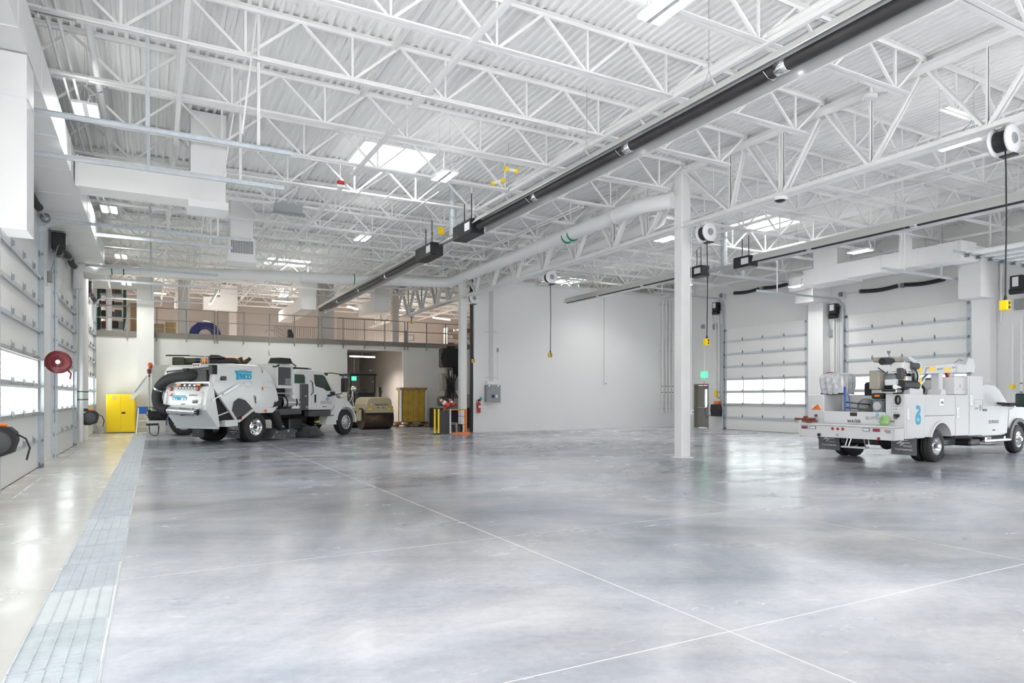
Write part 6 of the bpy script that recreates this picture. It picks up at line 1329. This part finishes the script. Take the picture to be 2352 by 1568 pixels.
for k, (ra, yy) in enumerate(((.64, 35.5), (.58, 35.5), (.5, 35.52), (.41, 35.55), (.66, 35.62), (.55, 35.64), (.45, 35.66), (.32, 35.58))):
    MB().tube([(2.2 + ra * math.cos(R(t)), yy - .35, 4.52 + ra * math.sin(R(t))) for t in range(0, 181, 10)], .045, 8).build('hose_loop', 'navy_hose', r)
r = thing('black_cone_box', 'black wedge-shaped case by the stair rail on the mezzanine', 'case', (6.5, 37, 4.46)); MB().prism([(6.33, 4.46), (6.68, 4.46), (6.62, 4.8), (6.5, 5.15), (6.33, 5.15)], 'y', 36.9, 37.2).build('case_body', 'black', r)
r = thing('storage_shelf', 'grey shelf of white and brown boxes at the right end of the mezzanine', 'shelf', (15.8, 37, 4.46))
for z in (4.62, 5.02, 5.42): MB().box(15.4, 17.4, 36.8, 37.4, z, z + .04).build('shelf_board', 'rail_grey', r)
for x in (15.42, 17.36): MB().box(x, x + .04, 36.8, 37.4, 4.46, 5.7).build('shelf_upright', 'rail_grey', r)
for z in (4.66, 5.06, 5.46):
    x = 15.5
    while x < 17.1:
        w_ = rr.uniform(.2, .35); cn = rr.choice(['plastic_white', 'card', 'maroon_rust']); nb = nb + 1 if x > 15.51 else 1; tag(MB().box(x, x + w_, 36.85, 37.3, z, z + rr.uniform(.12, .28), c=.008).build('storage_box', cn), '%s box on the %s board of the mezzanine shelf, %s from the left' % ({'plastic_white': 'white', 'card': 'cardboard', 'maroon_rust': 'rust-coloured'}[cn], {4.66: 'lower', 5.06: 'middle', 5.46: 'upper'}[z], ORD[nb]), 'box', 'boxes on the mezzanine shelf'); x += w_ + .04
r = thing('floor_bracket', 'small grey bracket stand on the mezzanine right of the slim pillar', 'stand', (12.5, 35.5, 4.46)); MB().box(12.3, 12.5, 35.5, 35.6, 4.46, 5.25).box(12.5, 12.85, 35.5, 35.54, 4.7, 4.73).box(12.5, 12.85, 35.5, 35.54, 5.0, 5.03).box(12.82, 12.85, 35.5, 35.54, 4.7, 5.03).build('stand_frame', 'galv_dark', r)
r = thing('floodlight', 'grey twin floodlight fixed high on the mezzanine front wall', 'light', (4.1, YM - .1, 3.3)); MB().box(4.05, 4.15, YM - .1, YM, 3.3, 3.5).build('mount', 'plastic_white', r)
r2_ = thing('wall_camera', 'small white camera on the wall above the sweeper hopper', 'camera', (5.0, YM - .1, 3.8)); MB().cyl((5.0, YM - .2, 3.8), (5.0, YM, 3.82), .04).build('camera_body', 'plastic_white', r2_)
# ---------- drive-through recess ----------
s = thing('steel_stair', 'grey steel stair with sloping handrails inside the recess', 'stair', (9.8, 38, 0))
for k in range(14): MB().box(8.75, 9.9, 37.0 + k * .28, 37.28 + k * .28, .25 + k * .3 - .03, .25 + k * .3).build('stair_tread', 'dark_grey', s)
for x in (8.75, 9.92): MB().bar((x, 36.9, .1), (x, 41.1, 4.3), .04, .25).build('stair_stringer', 'rail_grey', s)
for x, z in ((9.95, .9), (9.95, .5), (8.8, .9)): MB().bar((x, 36.9, .1 + z), (x, 40.5, 3.7 + z), .04, .04).build('handrail', 'alu_dull', s)
MB().box(8.7, 11.8, 41.0, 41.05, 2.9, 3.1).build('landing_beam', 'rail_grey', s)
for k in range(28): MB().box(8.75 + k * .1, 8.766 + k * .1, 41.0, 41.02, 3.1, 4.2).build('picket', 'rail_grey', s)
e = thing('exit_sign', 'small glowing green exit sign inside the recess behind the roller', 'sign', (10.1, 38, 2.6)); MB().box(9.98, 10.25, 37.9, 37.96, 2.5, 2.76, c=.01).build('sign_housing', 'exit_green', e)
MB().cyl((10.12, 37.93, 2.76), (10.12, 37.93, 4.26), .01, n=6).build('hanging_rod', 'alu', e)
for y, z in ((40.2, 3.2), (39.6, 2.5)):
    r = thing('recess_camera', 'small white camera on the recess side wall, %s' % ('upper' if z > 3 else 'lower'), 'camera', (11.8, y, z)); MB().cyl((11.85, y, z), (11.7, y - .02, z - .02), .03).build('camera_arm', 'plastic_white', r); MB().cyl((11.7, y - .1, z - .02), (11.7, y + .06, z - .02), .045).build('camera_body', 'plastic_white', r)
# ================= FLOOR OBJECTS =================
r = thing('safety_cabinet', 'bright yellow safety cabinet standing against the far left wall', 'cabinet', (-1.22, 33.6, 0))
b_ = MB().box(-1.78, -.68, 33.38, 33.92, 0.04, 1.68, c=.01).build('cabinet_body', 'yellow', r)
MB().box(-1.75, -1.235, 33.355, 33.38, .1, 1.63, c=.008).build('cabinet_door', 'yellow', r); MB().box(-1.23, -.71, 33.355, 33.38, .1, 1.63, c=.008).build('cabinet_door', 'yellow', r)
h_ = MB().box(-1.2, -1.06, 33.33, 33.355, .84, .92, c=.008).build('latch_plate', 'black', r); MB().box(-1.12, -1.08, 33.32, 33.33, .86, .9).build('latch_light', 'red', h_)
MB().box(-1.56, -1.38, 33.35, 33.356, 1.44, 1.62).build('printed_label', 'yellow_dull', r); MB().box(-1.75, -.7, 33.42, 33.9, 0, .04).build('cabinet_base', 'dark_grey', r)
r = thing('plastic_bucket', 'white plastic bucket on the floor left of the yellow cabinet', 'bucket', (-1.98, 33.3, 0)); MB().lathe([(0, 0), (.12, 0), (.145, .34), (.155, .34), (.155, .37), (.14, .37)], (-1.98, 33.3, 0), (0, 0, 1), 20).build('bucket_body', 'plastic_white', r); MB().lathe([(0, .372), (.155, .37)], (-1.98, 33.3, 0), (0, 0, 1), 20).build('bucket_lid', 'plastic_white', r)
MB().tube([(-1.98 + .15 * math.cos(R(t)), 33.15, .3 - .12 * math.sin(R(t))) for t in range(0, 181, 20)], .005, 5).build('bucket_handle', 'galv_dark', r)
r = thing('step_ladder', 'white stepladder with blue top beside the yellow cabinet', 'ladder', (-.38, 32.9, 0))
for s_ in (-1, 1):
    MB().bar((-.4 + s_ * .24, 32.6, 0), (-.4 + s_ * .15, 32.95, 1.12), .045, .03).build('side_rail', 'plastic_white', r); MB().bar((-.4 + s_ * .24, 33.25, 0), (-.4 + s_ * .14, 33.0, 1.1), .035, .025).build('rear_leg', 'plastic_white', r)
for k, z in enumerate((.26, .52, .78)): MB().box(-.4 - .22 + k * .03, -.4 + .22 - k * .03, 32.66 + k * .08, 32.78 + k * .08, z, z + .025).build('ladder_step', 'plastic_white', r)
MB().box(-.6, -.2, 32.88, 33.1, 1.1, 1.15, c=.01).build('ladder_top', 'blue', r); MB().box(-.54, -.26, 32.86, 32.9, .84, 1.1).build('tool_shelf', 'blue', r)
MB().bar((-.6, 33.22, .3), (-.2, 33.22, .3), .02, .02).bar((-.6, 33.24, .05), (-.45, 33.2, .3), .015, .015).bar((-.2, 33.24, .05), (-.35, 33.2, .3), .015, .015).build('rear_brace', 'plastic_white', r)
r = thing('utility_box', 'white utility cabinet at the foot of the pilaster', 'box', (.0, 33.8, 0)); MB().box(-.15, .5, 33.7, 34.03, 0, .75, c=.01).build('box_body', 'duct_white', r); MB().box(-.1, .2, 33.69, 33.7, .1, .7).build('box_door', 'duct_white', r)
# tandem roller
RO = thing('tandem_roller', 'tan ride-on drum roller with black canopy, parked by the recess', 'roller', (9.55, 31.9, 0), R(8))
dm = LB(MB().lathe([(0, -.72), (.42, -.72), (.5, -.75), (.52, -.75), (.52, .75), (.5, .75), (.42, .72), (0, .72)], (0, 0, .52), (1, 0, 0), 40), 'front_drum', 'drum', RO)
LB(MB().lathe([(0, -.76), (.12, -.76), (.12, -.73)], (0, 0, .52), (1, 0, 0), 20), 'drum_hub', 'tan', dm)
LB(MB().lathe([(0, -.7), (.52, -.75), (.52, .75), (0, .7)], (0, 2.1, .52), (1, 0, 0), 36), 'rear_drum', 'drum', RO)
LB(MB().box(-.82, -.74, -.12, .4, .4, .95, c=.02).box(.74, .82, -.12, .4, .4, .95, c=.02).box(-.72, .72, -.56, -.5, .8, .95, c=.01), 'drum_frame', 'tan', RO)
LB(MB().box(-.72, .72, -.54, -.42, .72, .8), 'scraper_bar', 'black', RO)
ho = [(-.55, .95), (-.56, 1.2), (-.5, 1.42), (-.3, 1.56), (.6, 1.58), (.7, 1.5), (.7, .95)]
hb = LB(loft([(p[0] + 0, p[1]) for p in [(-.7, .95), (-.72, 1.22), (-.66, 1.45), (-.5, 1.56), (.5, 1.56), (.66, 1.45), (.72, 1.22), (.7, .95)]], -.5, .9, .25, .9, (0, 1.0)), 'engine_hood', 'tan', RO)
LB(MB().box(-.38, .32, -.46, -.2, 1.44, 1.5).add([(-.36, -.5, 1.3), (.3, -.5, 1.3), (.2, -.36, 1.52), (-.3, -.36, 1.52)], [(0, 1, 2, 3)]), 'hood_grille', 'dark_grey', RO)
LB(MB().box(-.7, .7, -.53, -.49, .95, 1.12, c=.01), 'bumper_panel', 'tan', RO)
for x in (-.5, .5): LB(MB().box(x - .09, x + .09, -.55, -.53, .95, 1.02, c=.01), 'drum_lamp', 'yellow', RO)
for x in (-.1, .2): lamp(RO, 'round_port', 'drum', (x, -.53, 1.05), .025, (0, -1, 0))
txt('Ingersoll-Rand', .12, 'lettering', 'ink', RO, face_M((.12, -.515, 1.2), (1, 0, 0), (0, 0, 1)), bold=.002); txt('IR', .12, 'lettering', 'plastic_white', RO, face_M((-.42, -.515, 1.2), (1, 0, 0), (0, 0, 1)), bold=.002)
txt('DD-24', .07, 'lettering', 'ink_soft', RO, face_M((-.42, -.535, 1.05), (1, 0, 0), (0, 0, 1)))
LB(MB().box(-.5, .45, .9, 1.3, 1.3, 1.78, c=.05).lathe([(.16, -.015), (.18, 0), (.16, .015)], (0, 1.2, 1.88), (0, -.4, 1), 18), 'operator_console', 'black', RO)
LB(MB().box(-.3, .3, 1.5, 1.9, 1.1, 1.25, c=.04).box(-.3, .3, 1.85, 1.95, 1.25, 1.75, c=.04), 'seat', 'black', RO)
LB(MB().box(-.65, .65, .8, 2.6, .85, 1.05, c=.03), 'deck', 'tan', RO)
for x in (-.85, .42): LB(MB().box(x - .035, x + .035, .95, 1.03, 1.0, 2.66, c=.01), 'canopy_post', 'black', RO)
LB(MB().box(-.92, .52, .9, 2.3, 2.62, 2.72, c=.03), 'canopy_roof', 'black', RO)
LB(MB().cyl((.72, 1.0, 1.5), (.78, .9, 1.85), .02), 'control_lever', 'black', RO)
# pallet with yellow boards
r = thing('wooden_pallet', 'wooden pallets on the floor under the yellow boards', 'pallet', (12.1, 33.7, 0))
for z0 in (0.0, .14):
    o_ = .12 if z0 == 0 else 0
    for k in range(3): MB().box(11.25 - o_ + k * .75, 11.35 - o_ + k * .75 + .05, 33.4, 34.2, z0, z0 + .1).build('pallet_stringer', 'wood', r)
    for k in range(6): MB().box(11.15 - o_, 12.95 + o_, 33.38 + k * .14, 33.47 + k * .14, z0 + .1, z0 + .12).build('pallet_board', 'wood', r)
r = thing('board_stack', 'upright stack of yellow insulation boards on the wooden pallet', 'boards', (12.1, 33.7, .26))
for k in range(4): MB().box(11.52 + k * .305, 11.82 + k * .305, 33.55, 34.1, .27, 1.93, c=.012).build('insulation_board', 'boards_yellow', r)
MB().box(11.36, 12.86, 33.48, 34.15, 1.93, 2.06, c=.01).build('top_cap', 'wood', r)
for x in (11.4, 12.76): MB().box(x, x + .07, 33.5, 34.12, .27, 1.93).build('edge_board', 'plastic_white', r)
MB().box(12.2, 12.32, 33.47, 33.48, 1.95, 2.04).build('cap_label', 'alu', r)
r = thing('yellow_strip', 'loose yellow strip leaning on the left of the insulation boards', 'strip', (11.28, 33.5, .12)); MB().bar((11.26, 33.45, .27), (11.3, 33.5, 1.9), .1, .04).build('strip_board', 'boards_yellow', r)
# orange rack
r = thing('orange_rack', 'orange steel rack frame with wire shelves beside the farther post', 'rack', (11.3, 26.3, 0))
MB().box(11.05, 11.82, 26.12, 26.18, 1.0, 1.05).build('top_rail', 'orange', r); MB().box(11.76, 11.83, 26.1, 26.2, 0.02, 1.05).build('rack_post', 'orange', r); MB().box(11.05, 11.1, 26.1, 26.2, 0.02, 1.05).build('rack_post', 'plastic_white', r)
MB().box(11.1, 11.9, 25.9, 26.35, 0, .05).build('base_plate', 'orange', r); MB().box(11.1, 11.8, 26.9, 26.95, 1.0, 1.04).build('rear_rail', 'orange', r); MB().box(11.05, 11.1, 26.9, 26.95, 0, 1.0).build('rack_post', 'orange', r)
for z in (.2, .38, .72): MB().bar((11.08, 26.15, z + .06), (11.78, 26.15, z), .015, .015).build('shelf_wire', 'black', r)
mb = MB()
for k in range(12): mb.box(10.62 + k * .034, 10.642 + k * .034, 26.1, 26.13, .02, .98)
mb.box(10.6, 11.03, 26.13, 26.15, .02, 1.0); mb.build('ribbed_panel', 'dark_grey', r)
for k in range(5): tag(MB().box(11.15 + k * .12, 11.25 + k * .12, 26.3, 26.8, .06, .3 + .08 * (k % 3), c=.01).build('stored_part', ('dark_grey', 'black', 'mid_grey')[k % 3]), '%s block stored in the orange rack, %s from the left' % (('dark grey', 'black', 'mid grey')[k % 3], ORD[k + 1]), 'block', 'dark parts in the orange rack')
for k, x in enumerate((10.36, 10.53)):
    p_ = thing('yellow_barrier_post', 'slim yellow post standing left of the orange rack, %s one' % ('left', 'right')[k], 'post', (x, 26.1, 0), group='yellow posts by the orange rack')
    MB().cyl((x, 26.1, .03), (x, 26.1, 1.06), .04, n=12).build('post_shaft', 'yellow', p_); MB().lathe([(0, 0), (.09, 0), (.08, .04), (0, .05)], (x, 26.1, 0), (0, 0, 1), 14).build('post_foot', 'black', p_); MB().lathe([(.045, -.02), (.055, 0), (.045, .02)], (x, 26.1, .85), (0, 0, 1), 14).build('post_collar', 'yellow_dull', p_)
def cone(x, y, z, ax, L_, lab):
    c = thing('traffic_cone', lab, 'cone', (x, y, z)); a = Vector(ax).normalized()
    MB().lathe([(.27 * L_, 0), (.035 * L_, L_)], (x, y, z), a, 18).build('cone_body', 'red_cone', c); MB().lathe([(.195 * L_, L_ * .36), (.145 * L_, L_ * .58)], (x, y, z), a, 18).build('white_band', 'plastic_white', c); MB().lathe([(.113 * L_, L_ * .7), (.084 * L_, L_ * .82)], (x, y, z), a, 18).build('white_band', 'plastic_white', c)
    q = Vector((x, y, z)); MB().cyl(q - a * .02, q + a * .01, .34 * L_, n=8).build('cone_base', 'rubber', c)
cone(11.05, 26.3, 1.18, (-.6, 0, .45), .55, 'red and white traffic cone lying tilted on the orange rack, nearer one')
cone(11.5, 26.75, 1.2, (-.35, .1, .5), .4, 'red and white traffic cone behind on the orange rack')
# planer machine behind post
r = thing('planer_attachment', 'tall machine with black tooth drum raised, half hidden behind the farther post', 'machine', (13.2, 31.5, 0))
hd = MB().box(12.75, 13.7, 31.0, 31.6, 3.05, 4.0, c=.04).build('tooth_head', 'black', r)
for k in range(5):
    MB().cyl((12.78 - .13 * (1 - abs(k - 2) / 3), 31.1, 3.15 + k * .18), (13.3, 31.1, 3.15 + k * .18), .09, n=10).build('tooth_roll', 'black', hd)
MB().box(12.95, 13.4, 30.98, 31.1, 3.9, 4.12).build('head_bracket', 'black', r); MB().box(13.6, 13.9, 31.0, 31.3, 3.55, 3.8).build('motor_cap', 'yellow_dull', r); MB().prism([(13.3, 3.1), (13.9, 3.4), (13.9, 2.6), (13.5, 2.6)], 'y', 31.1, 31.6).build('guard_plate', 'black', r)
for x0, w_ in ((12.72, .28), (13.45, .3)): MB().box(x0, x0 + w_, 31.1, 31.5, 1.9, 2.75, c=.03).build('side_tank', 'tan_grey', r)
MB().box(13.0, 13.45, 31.2, 31.5, .8, 3.05, c=.02).build('mast', 'tan_grey', r)
for x in (13.08, 13.22, 13.36): MB().tube([(x, 31.15, 3.0), (x + .03, 31.1, 2.4), (x - .03, 31.1, 1.7), (x, 31.15, 1.2)], .03, 6).build('hydraulic_hose', 'black', r)
MB().cyl((13.2, 31.1, 2.3), (13.2, 31.1, 2.9), .025).build('cylinder_rod', 'alu', r)
for k in range(7): MB().tube(smooth_path([(12.9 + .1 * k, 31.05, 2.6 - .1 * (k % 3)), (13.0 + .05 * k, 30.98, 2.1), (12.85 + .12 * k, 31.05, 1.5)], 5), .025, 6).build('hydraulic_hose', 'black', r)
for k in range(4): MB().box(12.9 + .14 * k, 13.0 + .14 * k, 31.05, 31.2, 1.6 + .25 * (k % 2), 1.85 + .25 * (k % 2), c=.02).build('valve_block', ('tan_grey', 'dark_grey')[k % 2], r)
MB().box(12.6, 13.1, 31.0, 31.5, 1.1, 1.6, c=.08).build('gear_case', 'dark_grey', r); MB().box(13.4, 15, 31.2, 32.6, 1.0, 1.7, c=.05).build('machine_hood', 'tan_grey', r); MB().box(12.7, 15, 31.1, 32.8, .0, 1.0, c=.05).build('machine_base', 'black_matte', r); MB().box(12.8, 13.6, 30.9, 31.2, .95, 1.1, c=.02).build('step_plate', 'galv_dark', r)
# outdoor scenery seen through door glass
for (n_, l, c_, b, m_) in (('neighbour_building', 'pale stone building across the yard, seen through the right door glass', 'building', (34, 36, 29.5, 48, -.15, 7), 'brick_out'), ('trailer', 'white trailer parked outside the right overhead door', 'trailer', (30, 32.5, 17, 28.6, .5, 3.4), 'paint_white')):
    r = thing(n_, l, c_, (b[0], b[2], 0))
    if n_ == 'trailer':
        MB().box(*b, c=.05).build('trailer_body', m_, r); MB().box(29.96, 30, 24.9, 24.96, .7, 2.5).box(29.96, 30, 27.4, 27.46, .7, 2.5).box(29.96, 30, 26.1, 26.14, .7, 2.5).box(29.96, 30, 24.9, 27.46, 2.46, 2.5).build('door_outline', 'ink_soft', r)
        MB().box(29.95, 29.97, 26.7, 27.2, 2.0, 2.35).build('wall_sign', 'plastic_white', r)
        for y in (18.6, 19.8): MB().lathe([(0, -.15), (.45, -.15), (.45, .15), (0, .15)], (30.4, y, .3), (1, 0, 0), 18).build('trailer_wheel', 'rubber', r)
        txt('BL', .45, 'lettering', 'ink_soft', r, face_M((-.03, 6.6, 1.75), (0, -1, 0), (0, 0, 1)))
    else:
        MB().box(*b).build('building_wall', m_, r); MB().box(33.9, 36.2, 29.4, 48.1, 7, 7.3).build('parapet', 'duct_white', r); MB().box(33.9, 34.0, 33.4, 35, -.15, 3).build('building_door', 'mid_grey', r)
for k, (x, y) in enumerate(((27.5, 25.9), (27.5, 25.1), (27.5, 22.9))):
    r = thing('bollard', 'red bollard outside the right overhead doors, %s from the exit door' % ORD[k + 1], 'bollard', (x, y, 0), group='red yard bollards'); MB().cyl((x, y, -.15), (x, y, 1.15), .09, n=14).build('bollard_post', 'red', r); MB().ball((x, y, 1.15), .09).build('bollard_cap', 'red', r)
r = thing('red_drum', 'red barrel in the yard outside the near left door', 'barrel', (-5.5, 19.5, 0)); MB().cyl((-5.5, 19.5, -.15), (-5.5, 19.5, 1.5), .4, n=18).build('barrel_body', 'red', r); MB().lathe([(.41, -.02), (.43, 0), (.41, .02)], (-5.5, 19.5, .6), (0, 0, 1), 18).build('barrel_hoop', 'red', r)
r = thing('yard_wall', 'sunlit tan wall across the yard, seen through the middle left door', 'wall', (-12, 45, 0)); MB().box(-13, -12, 30, 60, -.15, 2.2).build('wall_body', 'yellow_dull', r); MB().box(-13.1, -11.9, 30, 60, 2.2, 2.35).build('wall_coping', 'duct_white', r)
r = thing('yard_light_blocker', 'plain grey block added out of view to cut light through the raised door', 'building', (31, 0, 0)); MB().box(29, 36, -12, 14.5, -.15, 6.5).build('building_wall', 'mid_grey', r); MB().box(28.9, 36.1, -12.1, 14.6, 6.5, 6.8).build('parapet', 'duct_white', r)  # unseen block added to keep yard light off the truck side
